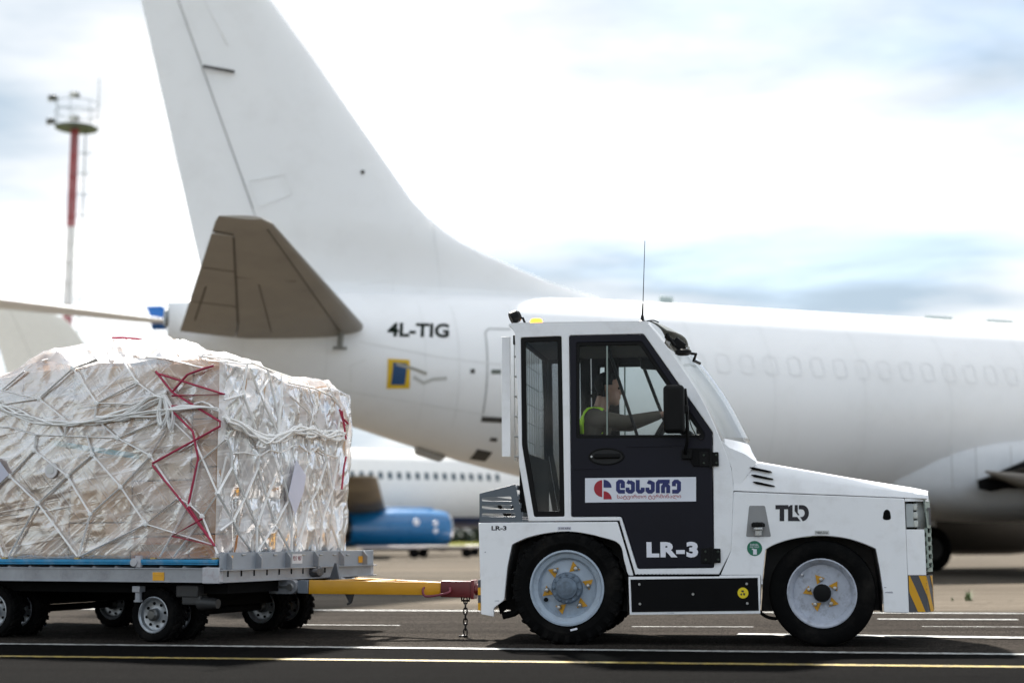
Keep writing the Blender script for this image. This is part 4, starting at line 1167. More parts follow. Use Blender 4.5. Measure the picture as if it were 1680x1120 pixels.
for px_ in (399, 425, 451, 497, 526, 548, 570):
    vv, zz_ = C.at_u(px_, 909.5); b = BM(); box(b, (0.004, vv, zz_), (0.014, 0.045, 0.010), 0.003); ob('rivet', b, STEEL, end)
for px_ in (374, 396, 417, 438, 458, 478, 497, 533):
    vv = C.at_u(px_, 935)[0]; b = BM(); box(b, (0.001, vv, Z0 - 0.028), (0.006, 0.012, 0.045)); ob('rail_notch', b, DARK, end)
for px_, w_ in ((375, 0.06), (590, 0.09)):
    vv, zz_ = C.at_u(px_, 917); reflector((0.004, vv + 0.02, zz_), (0.004, w_, 0.055))
vv, zz_ = C.at_u(487, 916)
b = BM(); box(b, (0.003, vv, zz_), (0.003, 0.15, 0.075)); pl_ = ob('number_plate', b, mat('plate_white', (0.62, 0.62, 0.64), 0.5), dolly)
for k, tx in enumerate(('PDT', '987')):
    tb = text_bm(tx, 0.055, 0.035, 0.01)
    for q in tb.verts: q.co = Vector((0.0046 + q.co.z, vv - 0.062 + k * 0.068 + q.co.x, zz_ - 0.014 + q.co.y))
    ob('print', tb, mat('plate_red', (0.18, 0.03, 0.05), 0.5), pl_)
vv, zz_ = C.at_u(517, 937)
b = BM(); lathe(b, [(0, 0.05), (0.03, 0.05), (0.045, 0.03), (0.05, 0.0)], (0.0, 0, 0), 18, 'X')
for q in b.verts: q.co = Vector((q.co.x, q.co.y * 1.9 + vv, q.co.z + zz_))
ob('end_lamp', b, mat('lamp_dark', (0.05, 0.05, 0.055), 0.25), dolly)
# pallet lock on the side rail
u, z = C.at(223, 921)
b = BM(); box(b, (u + 0.012, 0.02, z), (0.05, 0.03, 0.085), 0.005); lathe(b, [(0, -0.02), (0.03, -0.018), (0.032, 0.01)], (u - 0.02, 0.01, z - 0.005), 12); ob('pallet_lock', b, ALU2, dolly)
b = BM(); u, z = C.at(222, 966, 0.02); box(b, (u, 0.06, z), (0.07, 0.07, 0.045), 0.004); cyl(b, (u, 0.06, z - 0.02), (u, 0.06, z - 0.085), 0.025, 10); cyl(b, (u, 0.06, z - 0.08), (u, 0.06, z - 0.095), 0.034, 10); ob('lock_pedal', b, ALU, dolly)
b = BM()
ua, za = C.at(318, 988, 0.15)
box(b, (ua, 0.16, za + 0.02), (0.17, 0.10, 0.075), 0.015); cyl(b, (ua + 0.05, 0.16, za), (ua + 0.21, 0.16, za - 0.005), 0.055, 14, 0.035); box(b, (ua - 0.03, 0.16, za + 0.085), (0.2, 0.12, 0.09), 0.01)
ob('axle_bracket', b, mat('cast_iron', (0.045, 0.045, 0.045), 0.5, metal=0.3), dolly)
# wheels
GALV = mat('galvanised_rim', (0.36, 0.38, 0.40), 0.35, metal=0.6, var=0.2, scale=16, dirt=(0.06, 0.06, 0.06), dirt_amt=0.6, dirt_scale=20)
def dolly_wheel(u, v):
    r = 0.205
    w = empty('wheel', (u, v, r), 0, dolly)
    b = BM()
    lathe(b, [(0.128, 0.012), (0.138, 0.0), (0.165, -0.012), (0.188, -0.008), (r - 0.006, 0.006), (r - 0.004, 0.02), (r - 0.004, 0.12), (r - 0.02, 0.14), (0.14, 0.145)], (0, 0, 0), 48)
    for k in range(22):
        M = Matrix.Rotation(2 * math.pi * k / 22, 4, 'Y')
        for s in (0, 1):
            vs = box(b, (0, 0, 0), (0.034, 0.055, 0.016), 0.003, seg=1)
            for q in vs:
                c_ = q.co.copy(); c_.x += (0.014 if s else -0.014) * (c_.y / 0.03)
                q.co = M @ Vector((c_.x + (0.026 if s else 0), c_.y + (0.035 if s == 0 else 0.105), c_.z + r - 0.006))
    ob('tyre', b, RUBBER, w)
    b = BM(); lathe(b, [(0.136, 0.012), (0.136, -0.004), (0.130, -0.006), (0.118, 0.004), (0.112, 0.03), (0.10, 0.036), (0.05, 0.03), (0.045, 0.02)], (0, 0, 0), 36)
    ob('rim', b, GALV, w)
    b = BM(); lathe(b, [(0.045, 0.03), (0.045, -0.012), (0.035, -0.02), (0.03, -0.03), (0, -0.032)], (0, 0, 0), 20); ob('hub', b, mat('hub_iron', (0.12, 0.12, 0.115), 0.35, metal=0.6), w)
    for k in range(8):
        t = 2 * math.pi * k / 8 + 0.2
        b = BM(); lathe(b, [(0.011, 0.036), (0.011, 0.026), (0.007, 0.022), (0, 0.022)], (0.085 * math.cos(t), 0, 0.085 * math.sin(t)), 8); ob('wheel_nut', b, DARK, w)
    return w
w0 = dolly_wheel(-0.66, 0.10)
for u in (-0.66, -2.22):
    for v in (0.10, 0.38, 1.52, 1.90):
        if (u, v) == (-0.66, 0.10): continue
        c_ = copy_tree(w0, dolly); c_.location = (u, v, 0.205)
for u in (-0.66, -2.22):
    b = BM(); cyl(b, (u, 0.12, 0.205), (u, CW - 0.12, 0.205), 0.03, 10); ob('axle', b, DARK, dolly)
    b = BM(); box(b, (u, CW / 2, 0.30), (0.18, CW - 0.5, 0.12), 0.01); ob('axle_carrier', b, DARK, dolly)
# drawbar: two yellow arms, steel hinge, red coupler
hw = Matrix.Translation(tractor.location) @ Matrix.Rotation(TYAW, 4, 'Z') @ Vector((uR - 0.06, TW / 2, zh))
inv = (Matrix.Translation((_c.x, _c.y, 0)) @ Matrix.Rotation(CYAW, 4, 'Z')).inverted()
hl_ = inv @ hw
bar = empty('drawbar', (0, 0, 0), 0, dolly)
def beam(name, p, q, w, h, material, parent, taper=1.0, bevel=0.004):
    p, q = Vector(p), Vector(q); d = q - p; L_ = d.length
    b = BM(); vs = box(b, (L_ / 2, 0, 0), (L_, w, h), bevel)
    for v in vs:
        t = v.co.x / L_; v.co.y *= 1 + (taper - 1) * t; v.co.z *= 1 + (taper - 1) * t
    M = d.to_track_quat('X', 'Z').to_matrix().to_4x4(); M.translation = p
    for v in vs: v.co = M @ v.co
    return ob(name, b, material, parent)
va, za = C.at_u(500, 962, 0.16); va2, _ = C.at_u(442, 962, 0.02)
pA = Vector((0.20, va, za)); 
apex = hl_ + (pA - hl_).normalized() * 0.36
dirn = (hl_ - Vector((0.15, CW / 2, za))).normalized()
apexC = hl_ - dirn * 0.36
beam('near_arm', pA, apexC + Vector((0, -0.028, 0.0)), 0.055, 0.105, YELLOW, bar, 0.92)
pB = Vector((0.20, va + 0.72, za)); beam('far_arm', pB, apexC + Vector((0, 0.028, 0)), 0.055, 0.105, YELLOW, bar, 0.92)
mid1, mid2 = pA.lerp(apexC, 0.42), pB.lerp(apexC, 0.42)
beam('brace_plate', mid1 + Vector((0, 0, 0.045)), mid2 + Vector((0, 0, 0.045)), 0.12, 0.01, YELLOW, bar)
mid1, mid2 = pA.lerp(apexC, 0.12), pB.lerp(apexC, 0.12)
beam('brace_plate', mid1 + Vector((0, 0, 0.045)), mid2 + Vector((0, 0, 0.045)), 0.14, 0.01, YELLOW, bar)
for pp in (pA, pB):
    beam('arm_collar', pp + Vector((-0.09, 0, 0)), pp + Vector((0.005, 0, 0)), 0.052, 0.10, mat('collar_grey', (0.22, 0.25, 0.29), 0.4, metal=0.3), bar)
    b = BM(); cpt = pp + Vector((-0.20, -0.035, 0))
    pr = [(-0.14, -0.055), (0.06, -0.055)] + [(0.06 + 0.055 * math.sin(t), -0.055 * math.cos(t)) for t in [math.pi * k / 8 for k in range(1, 8)]] + [(0.06, 0.055), (-0.14, 0.055)]
    hb = plate_bm([[(cpt.x + p[0], cpt.z + p[1]) for p in pr]], cpt.y - 0.012, cpt.y + 0.05, 0.003)
    hj = ob('hinge_plate', hb, ALU, bar)
    b = BM(); lathe(b, [(0, -0.03), (0.025, -0.03), (0.03, -0.012)], (cpt.x + 0.06, cpt.y, cpt.z), 12); box(b, (cpt.x - 0.03, cpt.y - 0.016, cpt.z), (0.16, 0.012, 0.018), 0.003); ob('hinge_pin', b, STEEL, hj)
    b.verts if False else None
cb = beam('coupler_body', apexC - dirn * 0.005, apexC + dirn * 0.245, 0.13, 0.125, RED, bar, 1.0, 0.008)
beam('coupler_flange', apexC + dirn * 0.235, apexC + dirn * 0.262, 0.15, 0.145, RED, cb, 1.0, 0.005)
b = BM(); p1_ = apexC + dirn * 0.25; tube(b, [p1_, p1_ + dirn * 0.05, hl_ - dirn * 0.02, hl_ + dirn * 0.03], [0.05, 0.036, 0.028, 0.03], 12); ob('tow_eye', b, RED, cb)
b = BM(); hp = apexC + Vector((0, -0.075, 0))
tube(b, smooth_pts([tuple(hp - dirn * 0.11 + Vector((0, 0.02, 0.02))), tuple(hp - dirn * 0.11 + Vector((0, -0.03, -0.01))), tuple(hp - dirn * 0.08 + Vector((0, -0.05, -0.055))), tuple(hp + dirn * 0.02 + Vector((0, -0.05, -0.045))), tuple(hp + dirn * 0.10 + Vector((0, -0.035, -0.02))), tuple(hp + dirn * 0.09 + Vector((0, 0.0, 0.01)))], 5), 0.009, 8); ob('coupler_handle', b, mat('handle_red', (0.17, 0.03, 0.05), 0.35), cb)
b = BM(); q_ = pA.lerp(apexC, 0.30) + Vector((0, 0, -0.05)); a_ = [(-0.035, 0), (0.04, 0), (0.02, -0.07), (-0.012, -0.085), (-0.02, -0.075), (0.0, -0.06)]
ob('rest_hook', plate_bm([[(q_.x + p[0], q_.z + p[1]) for p in a_]], q_.y - 0.012, q_.y + 0.012, 0.003), mat('hook_iron', (0.03, 0.03, 0.03), 0.5), bar)
a_ = [(0.0, 0.0), (0.10, 0.0), (0.07, 0.12), (0.05, 0.12)]
vq, zq2 = C.at_u(546, 947, 0.06)
ob('drawbar_latch', plate_bm([[(0.03 + p[0], zq2 - 0.02 + p[1] * 1.15) for p in a_]], vq - 0.012, vq + 0.012, 0.003), mat('latch_grey', (0.14, 0.15, 0.17), 0.4, metal=0.3), bar)
# chain hanging from the coupler, lowest links lie on the asphalt
chn = empty('safety_chain', (0, 0, 0), 0, dolly)
top = apexC + dirn * 0.18 + Vector((0, 0, -0.068)); zc = top.z - 0.02
b = BM(); tube(b, [top + dirn * -0.03 + Vector((0, 0, 0.01)), top + dirn * -0.03 + Vector((0, 0, -0.02)), top + dirn * 0.03 + Vector((0, 0, -0.02)), top + dirn * 0.03 + Vector((0, 0, 0.01))], 0.009, 6); ob('chain_shackle', b, DARK, chn)
CH = mat('chain_steel', (0.012, 0.011, 0.012), 0.45, metal=0.4)
def link_bm(L_=0.052, w=0.030, r=0.0058):
    b = BM(); pts = []
    for k in range(16):
        t = 2 * math.pi * k / 16; s = 1 if math.sin(t) >= 0 else -1
        pts.append((w / 2 * math.cos(t) * 0.9, 0, s * (L_ / 2 - w / 2) + w / 2 * math.sin(t)))
    tube(b, pts, r, 6, closed=True); return b
lm = None; k = 0
while zc > 0.03:
    if lm is None:
        o = ob('chain_link', link_bm(), CH, chn); lm = o.data
    else:
        o = bpy.data.objects.new('chain_link', lm); COL.objects.link(o); o.parent = chn
    o.location = (top.x, top.y, zc); o.rotation_euler = (0, R(2 * (k % 3 - 1)), R(20) + (math.pi / 2 if k % 2 else 0)); zc -= 0.040; k += 1
for j, (dx, dy, rz) in enumerate(((0.0, 0.0, 0.3), (-0.035, 0.01, 1.2))):
    o = bpy.data.objects.new('chain_link', lm); COL.objects.link(o); o.parent = chn
    o.location = (top.x + dx, top.y + dy, 0.014); o.rotation_euler = (R(80), 0, rz)

# ================================================================ pallet and wrapped load
pal = empty('air_cargo_pallet', (_c.x, _c.y, 0), CYAW)
tag(pal, 'thin aluminium air cargo pallet with a blue edge lying on the dolly', 'pallet')
PU0, PU1, PV0, PV1 = -3.30, -0.03, 0.03, CW - 0.05
ZP = C.at(200, 919)[1]
b = BM(); box(b, ((PU0 + PU1) / 2, (PV0 + PV1) / 2, ZP - 0.012), (PU1 - PU0 - 0.04, PV1 - PV0 - 0.04, 0.018)); ob('pallet_sheet', b, mat('pallet_alu', (0.5, 0.51, 0.52), 0.4, metal=0.7), pal)
BLUE = mat('blue_edge_paint', (0.015, 0.24, 0.46), 0.4, var=0.15, dirt=(0.5, 0.55, 0.6), dirt_amt=0.35, dirt_scale=8)
for (x0, y0, x1, y1) in ((PU0, PV0, PU1, PV0), (PU0, PV1, PU1, PV1)):
    b = BM(); box(b, ((x0 + x1) / 2, y0, ZP - 0.004), (x1 - x0, 0.04, 0.026), 0.005); box(b, ((x0 + x1) / 2, y0 + 0.002, ZP - 0.024), (x1 - x0 - 0.01, 0.03, 0.012), 0.002); ob('edge_rail', b, BLUE, pal)
for x in (PU0, PU1):
    b = BM(); box(b, (x, (PV0 + PV1) / 2, ZP - 0.004), (0.04, PV1 - PV0 - 0.042, 0.026), 0.005); ob('edge_rail', b, BLUE, pal)
for px_ in (8, 127, 252, 353):
    u, z = C.at(px_, 913, PV0); b = BM(); box(b, (u, PV0, ZP + 0.014), (0.045, 0.03, 0.016), 0.004); ob('net_fitting', b, mat('brass', (0.45, 0.32, 0.12), 0.35, metal=0.8), pal)

load = empty('wrapped_cargo', (_c.x, _c.y, 0), CYAW)
tag(load, 'stack of cartons wrapped in clear film under a white cargo net', 'cargo')
LU0, LU1, LV0, LV1 = -3.22, -0.12, 0.10, CW - 0.30
LZ0 = ZP + 0.012
def Ht(u, v):
    h = 2.03 + 0.40 * math.exp(-((u + 1.55) / 0.78) ** 2) * math.exp(-((v - 1.05) / 0.75) ** 2)
    h += 0.07 * math.exp(-((u + 0.45) / 0.35) ** 2) * math.exp(-((v - 0.25) / 0.4) ** 2)
    h += 0.05 * math.exp(-((v - 0.3) / 0.5) ** 2)
    h += 0.075 * noise.noise(Vector((u * 2.3, v * 2.3, 1.7)))
    h -= 0.05 * max(0, (u + 0.5) / 0.5) * (v / 2.0) * 1.2
    return h
CARD = [mat('carton_%d' % k, c, 0.8, var=0.12, scale=3, bump=0.1, bscale=40) for k, c in enumerate(((0.52, 0.35, 0.225), (0.60, 0.43, 0.29), (0.44, 0.28, 0.17), (0.46, 0.19, 0.065), (0.64, 0.54, 0.44)))]
rnd = random.Random(3)
def carton(u0, u1, v0_, v1_, z0, z1, m):
    b = BM(); box(b, ((u0 + u1) / 2, (v0_ + v1_) / 2, (z0 + z1) / 2), (u1 - u0 - 0.012, v1_ - v0_ - 0.012, z1 - z0 - 0.008), 0.006, seg=1)
    return ob('carton', b, m, load)
def column(u0, u1, v0_, v1_, hs, base_m=None):
    top_ = min(Ht(a, c) for a in (u0, (u0 + u1) / 2, u1) for c in (v0_, v1_)) - 0.015
    z = LZ0; n = len(hs); tot = sum(hs)
    for i, h in enumerate(hs):
        z2 = z + (top_ - LZ0) * h / tot
        m = base_m if (i == 0 and base_m) else CARD[rnd.choice((0, 0, 1, 1, 2, 4))]
        c_ = carton(u0, u1, v0_, v1_, z, z2, m)
        if rnd.random() < 0.5 and v0_ < 0.2:
            bb = BM(); box(bb, ((u0 + u1) / 2 + rnd.uniform(-.05, .05), v0_ + 0.0045, (z + z2) / 2), (u1 - u0 - 0.03, 0.002, 0.05)); ob('packing_tape', bb, mat('tape_brown', (0.26, 0.17, 0.10), 0.25), c_)
        z = z2
us = [-3.22, -2.62, -2.02, -1.50, -0.90, -0.36, -0.09]
HS = [(1, 1, 1, .8), (.9, 1.2, .9, .8), (1, .8, 1.1, 1), (.7, 1.3, 1, .8), (.35, .9, 1, .9), (.4, 1.1, .8, .9)]
for i in range(6):
    column(us[i], us[i + 1], LV0, LV0 + 0.5, HS[i], CARD[3] if i in (4, 5) else None)
vs_ = [LV0 + 0.5, LV0 + 0.95, LV0 + 1.45, LV1]
for j in range(3):
    column(-0.60, -0.09, vs_[j], vs_[j + 1], (.8, 1.1, .9) if j % 2 else (1, .8, 1.2))
    column(-1.25, -0.60, vs_[j], vs_[j + 1], (1, 1, 1)); column(-1.95, -1.25, vs_[j], vs_[j + 1], (1, 1, 1)); column(-2.6, -1.95, vs_[j], vs_[j + 1], (1, 1, 1)); column(-3.22, -2.6, vs_[j], vs_[j + 1], (1, 1, 1))

def film_mat(name, haze, lines, dirs, bumpk, tint, gloss):
    """clear stretch film: hazy patches, bright stretch lines, gloss everywhere"""
    m = bpy.data.materials.new(name); m.use_nodes = True
    N, L = m.node_tree.nodes, m.node_tree.links; N.clear()
    t = N.new('ShaderNodeTexCoord')
    n0 = N.new('ShaderNodeTexNoise'); n0.inputs['Scale'].default_value = 1.9; n0.inputs['Detail'].default_value = 3; n0.inputs['Roughness'].default_value = 0.5
    L.new(t.outputs['Object'], n0.inputs['Vector'])
    hz = N.new('ShaderNodeMapRange'); hz.inputs['From Min'].default_value = 0.36; hz.inputs['From Max'].default_value = 0.62; hz.inputs['To Min'].default_value = haze[0]; hz.inputs['To Max'].default_value = haze[1]
    L.new(n0.outputs['Fac'], hz.inputs['Value'])
    acc, hacc = hz.outputs[0], None
    for rot, scl in dirs:
        mp_ = N.new('ShaderNodeMapping'); mp_.vector_type = 'TEXTURE' if False else 'POINT'; mp_.inputs['Rotation'].default_value = rot
        L.new(t.outputs['Object'], mp_.inputs[0])
        sc_ = N.new('ShaderNodeVectorMath'); sc_.operation = 'MULTIPLY'; sc_.inputs[1].default_value = scl; L.new(mp_.outputs[0], sc_.inputs[0])
        nn_ = N.new('ShaderNodeTexNoise'); nn_.inputs['Scale'].default_value = 1.0; nn_.inputs['Detail'].default_value = 3; nn_.inputs['Roughness'].default_value = 0.6; nn_.inputs['Distortion'].default_value = 0.15
        L.new(sc_.outputs[0], nn_.inputs['Vector'])
        mr = N.new('ShaderNodeMapRange'); mr.inputs['From Min'].default_value = 0.56; mr.inputs['From Max'].default_value = 0.74; mr.inputs['To Min'].default_value = 0.0; mr.inputs['To Max'].default_value = lines
        L.new(nn_.outputs['Fac'], mr.inputs['Value'])
        ad2 = N.new('ShaderNodeMath'); ad2.operation = 'ADD'; ad2.use_clamp = True; L.new(acc, ad2.inputs[0]); L.new(mr.outputs[0], ad2.inputs[1]); acc = ad2.outputs[0]
        if hacc is None: hacc = nn_.outputs['Fac']
        else:
            mxa = N.new('ShaderNodeMath'); mxa.operation = 'MAXIMUM'; L.new(hacc, mxa.inputs[0]); L.new(nn_.outputs['Fac'], mxa.inputs[1]); hacc = mxa.outputs[0]
    tr = N.new('ShaderNodeBsdfTransparent'); tr.inputs[0].default_value = (0.98, 0.97, 0.965, 1)
    bp = N.new('ShaderNodeBump'); bp.inputs['Strength'].default_value = bumpk; bp.inputs['Distance'].default_value = 0.012; L.new(hacc, bp.inputs['Height'])
    pb = N.new('ShaderNodeBsdfPrincipled'); pb.inputs['Base Color'].default_value = (*tint, 1); pb.inputs['Roughness'].default_value = 0.3; pb.inputs['Specular IOR Level'].default_value = 0.6; L.new(bp.outputs[0], pb.inputs['Normal'])
    mm = N.new('ShaderNodeMixShader'); L.new(acc, mm.inputs[0]); L.new(tr.outputs[0], mm.inputs[1]); L.new(pb.outputs[0], mm.inputs[2])
    gl = N.new('ShaderNodeBsdfGlossy'); gl.inputs['Roughness'].default_value = 0.10; L.new(bp.outputs[0], gl.inputs['Normal'])
    lw = N.new('ShaderNodeLayerWeight'); lw.inputs['Blend'].default_value = 0.35; L.new(bp.outputs[0], lw.inputs['Normal'])
    gm = N.new('ShaderNodeMath'); gm.operation = 'MULTIPLY_ADD'; gm.inputs[1].default_value = 0.5; gm.inputs[2].default_value = gloss; gm.use_clamp = True; L.new(lw.outputs['Fresnel'], gm.inputs[0])
    mg = N.new('ShaderNodeMixShader'); L.new(gm.outputs[0], mg.inputs[0]); L.new(mm.outputs[0], mg.inputs[1]); L.new(gl.outputs[0], mg.inputs[2])
    o = N.new('ShaderNodeOutputMaterial'); L.new(mg.outputs[0], o.inputs[0])
    return m
FILM = film_mat('stretch_film', (0.06, 0.46), 0.32, [((0, R(35), 0), (0.9, 1.0, 34.0)), ((0, R(-48), 0), (0.9, 1.0, 40.0)), ((0, R(8), 0), (0.7, 1.0, 26.0))], 0.38, (0.98, 0.935, 0.91), 0.0)
FILMF = film_mat('stretch_film_dense', (0.45, 0.92), 0.4, [((R(12), 0, 0), (1.0, 30.0, 1.2)), ((R(-25), 0, 0), (1.0, 24.0, 1.6)), ((R(80), 0, 0), (1.0, 18.0, 2.0))], 0.6, (0.98, 0.94, 0.915), 0.12)
FILMT = film_mat('stretch_film_top', (0.35, 0.9), 0.4, [((0, 0, R(30)), (1.0, 26.0, 1.0)), ((0, 0, R(-50)), (1.0, 22.0, 1.0))], 0.6, (0.96, 0.93, 0.92), 0.10)
def ridge(q): return 1.0 - min(1.0, abs(noise.noise(q)) * 3.2)
def fold_near(p):
    return 0.0065 * ridge(Vector((p.x * 1.8 + p.z * 1.6, 3.0, p.z * 1.6 - p.x))) + 0.0035 * ridge(Vector((p.x * 5 - p.z * 5, 1.0, p.z * 4 + p.x * 2)))
def fold_front(p):
    # pillows between the net columns, vertical pleats, fine crinkle
    s = (p.y - LV0) / (LV1 - LV0); t = (p.z - LZ0) / 1.45
    ph = 7.0 * s + 0.45 * (abs((t * 3.2) % 2 - 1) - 0.5)
    pil = abs(math.sin(math.pi * ph)) ** 0.7 * (0.55 + 0.45 * abs(math.sin(math.pi * t * 3.2)))
    return 0.055 * pil + 0.022 * ridge(Vector((3.0, p.y * 5.0 + p.z * 1.5, p.z * 1.7))) + 0.009 * ridge(Vector((1.0, p.y * 11 - p.z * 3, p.z * 6)))
def fold_top(p):
    return 0.055 * ridge(Vector((p.x * 2.0, p.y * 2.0, 1.0))) + 0.018 * ridge(Vector((p.x * 7, p.y * 7, 4.0)))
def shell_side(name, fn, nu, nz, fold, outward, material):
    b = BM(); rows = []
    for j in range(nz + 1):
        row = []
        for i in range(nu + 1):
            p = Vector(fn(i / nu, j / nz))
            edge = min(1, min(i, nu - i) / 2) * min(1, min(j, nz - j) / 2)
            row.append(b.verts.new(p + Vector(outward) * fold(p) * edge))
        rows.append(row)
    for j in range(nz):
        for i in range(nu): b.faces.new((rows[j][i], rows[j][i + 1], rows[j + 1][i + 1], rows[j + 1][i]))
    return ob(name, b, material, load, 180)
EPS = 0.008
def near_fn(s, t):
    u = LU0 + (LU1 + EPS - LU0) * s; z = LZ0 + (Ht(u, LV0) - LZ0) * t
    return (u, LV0 - EPS - 0.010 * math.sin(math.pi * t), z)
def front_fn(s, t):
    v = LV0 - EPS + (LV1 - LV0) * s; z = LZ0 + (Ht(LU1, v) - LZ0) * t
    return (LU1 + EPS + 0.02 * math.sin(math.pi * t) * math.sin(math.pi * s), v + 0.06 * t * s, z)
def top_fn(s, t):
    u = LU0 + (LU1 + EPS - LU0) * s; v = LV0 - EPS + (LV1 - LV0) * t
    return (u, v, Ht(u, v) + 0.004)
shell_side('stretch_film', near_fn, 190, 100, fold_near, (0, -1, 0), FILM)
shell_side('stretch_film', front_fn, 200, 150, fold_front, (1, 0, 0), FILMF)
shell_side('stretch_film', top_fn, 110, 80, fold_top, (0, 0, 1), FILMT)
shell_side('stretch_film', lambda s, t: (LU0 + (LU1 - LU0) * s, LV1 + EPS, LZ0 + (Ht(LU0 + (LU1 - LU0) * s, LV1) - LZ0) * t), 60, 40, fold_near, (0, 1, 0), FILMF)
shell_side('stretch_film', lambda s, t: (LU0 - EPS, LV0 + (LV1 - LV0) * s, LZ0 + (Ht(LU0, LV0 + (LV1 - LV0) * s) - LZ0) * t), 40, 40, fold_near, (-1, 0, 0), FILMF)
# cargo net: white webbing over the film
WEB = mat('white_webbing', (0.93, 0.92, 0.90), 0.7, var=0.05, bump=0.3, bscale=150)
REDW = mat('red_cord', (0.42, 0.03, 0.075), 0.6, var=0.1)
net = empty('cargo_net', (0, 0, 0), 0, load)
def z5(x, y): return (x / 2.8, 520 + y / 2.8)
VN = LV0 - 0.036
def npt(x, y, dv=0.0):
    u, z = C.at(*z5(x, y), VN)
    zt = Ht(u, LV0)
    if z > zt + 0.01:                                   # above the edge: lay it on the top of the load
        best = None
        for k in range(40):
            m_ = VN + (1.4 - VN) * k / 39; uu, zz2 = C.at(*z5(x, y), m_)
            e = abs(zz2 - Ht(uu, m_) - 0.03)
            if best is None or e < best[0]: best = (e, uu, m_)
        return (best[1], best[2], Ht(best[1], best[2]) + 0.035)
    return (u, VN + dv, z)
def strap(pts, r, material=WEB, flat=0.45, name='net_strap', dv=0.0, sm=3):
    p3 = [npt(*p, dv=dv) for p in pts]
    if len(p3) > 2 and sm > 1: p3 = smooth_pts(p3, sm)
    b = BM(); tube(b, p3, r, 6, flat=flat); return ob(name, b, material, net)
for pts in ([(-20, 330), (180, 375), (335, 235), (445, 200), (520, 120)], [(335, 235), (445, 395), (630, 300)], [(570, 210), (630, 300), (740, 380)], [(180, 375), (300, 470)], [(445, 395), (432, 470)], [(445, 395), (610, 400), (755, 352)],
            [(-20, 405), (180, 375)], [(10, 335), (110, 250)],
            [(0, 505), (45, 505), (160, 540), (290, 545), (400, 550), (540, 555), (725, 480)], [(455, 480), (540, 555), (690, 635)], [(290, 540), (270, 500)], [(295, 540), (310, 495)],
            [(165, 535), (158, 612)], [(400, 545), (425, 632)], [(158, 612), (45, 730), (-30, 790)], [(158, 612), (310, 730), (415, 905), (360, 1098)], [(425, 632), (310, 730), (175, 855), (40, 1098)], [(425, 632), (555, 780), (670, 950), (365, 1098)],
            [(760, 520), (690, 635), (820, 830), (870, 858)], [(690, 640), (555, 780), (415, 905)], [(45, 730), (175, 855), (355, 1098)], [(-30, 980), (15, 1098)],
            [(820, 830), (670, 950), (990, 1048)], [(1040, 560), (915, 665), (870, 858), (735, 1098)], [(755, 440), (900, 580), (1000, 810), (930, 915), (1000, 1088)], [(870, 858), (935, 918), (800, 1098)], [(760, 360), (775, 430)],
            [(1040, 640), (1000, 815)], [(380, 150), (590, 105), (640, 115), (860, 150)], [(190, 200), (400, 150), (520, 190)], [(680, 90), (740, 150), (860, 190)], [(520, 120), (640, 180), (760, 190), (940, 235)], [(820, 100), (870, 150), (960, 200), (1150, 215)]):
    strap(pts, 0.0125, sm=1)
rr_ = random.Random(5)
for k in range(7):                                       # bunched rope around the waist of the net
    off = [(x, y) for x, y in ((-20, 400), (40, 425), (110, 455), (170, 470), (260, 488), (340, 490), (420, 485), (520, 458), (610, 428), (700, 385), (765, 355))]
    strap([(x, y + rr_.uniform(-20, 20) * (0.5 if 200 < x < 480 else 1)) for x, y in off], 0.009, flat=0.8, name='net_rope', dv=rr_.uniform(-0.03, 0.01))
for k in range(5):
    strap([(x, y + rr_.uniform(-16, 16)) for x, y in ((450, 470), (560, 465), (640, 455), (740, 440), (830, 420), (930, 400), (1010, 430))], 0.009, flat=0.8, name='net_rope', dv=rr_.uniform(-0.03, 0.0))
for k in range(6):                                       # hanging loops at the knot
    a_ = rr_.uniform(-30, 30)
    strap([(755, 360), (745 + a_, 440), (760 + a_, 515 + rr_.uniform(-20, 15)), (785 + a_ * .6, 440), (765, 362)], 0.009, flat=0.8, name='net_rope', dv=rr_.uniform(-0.04, -0.005))
for pts in ([(720, 250), (795, 345), (1015, 480), (1015, 502), (705, 672)], [(722, 258), (1035, 355), (795, 362)], [(795, 345), (865, 265), (940, 237), (985, 225)], [(775, 410), (890, 408)], [(775, 410), (890, 525), (915, 650), (870, 858)], [(705, 680), (830, 835), (990, 1050), (795, 1005), (935, 925)], [(870, 870), (990, 1050)], [(515, 75), (560, 92), (690, 90)], [(515, 75), (600, 80), (800, 95)]):
    strap(pts, 0.0095, REDW, 0.9, 'red_cord', dv=-0.012, sm=1)
for x, y in ((180, 375), (335, 235), (445, 395), (630, 300), (158, 612), (425, 632), (310, 730), (555, 780), (415, 905), (670, 950), (175, 855), (690, 637), (820, 830), (870, 858), (540, 555), (930, 915), (1000, 810), (45, 730)):
    p = npt(x, y); b = BM(); box(b, (p[0], p[1] - 0.004, p[2]), (0.040, 0.022, 0.034), 0.009, rot=(R(40), 'Y')); ob('net_knot', b, WEB, net)
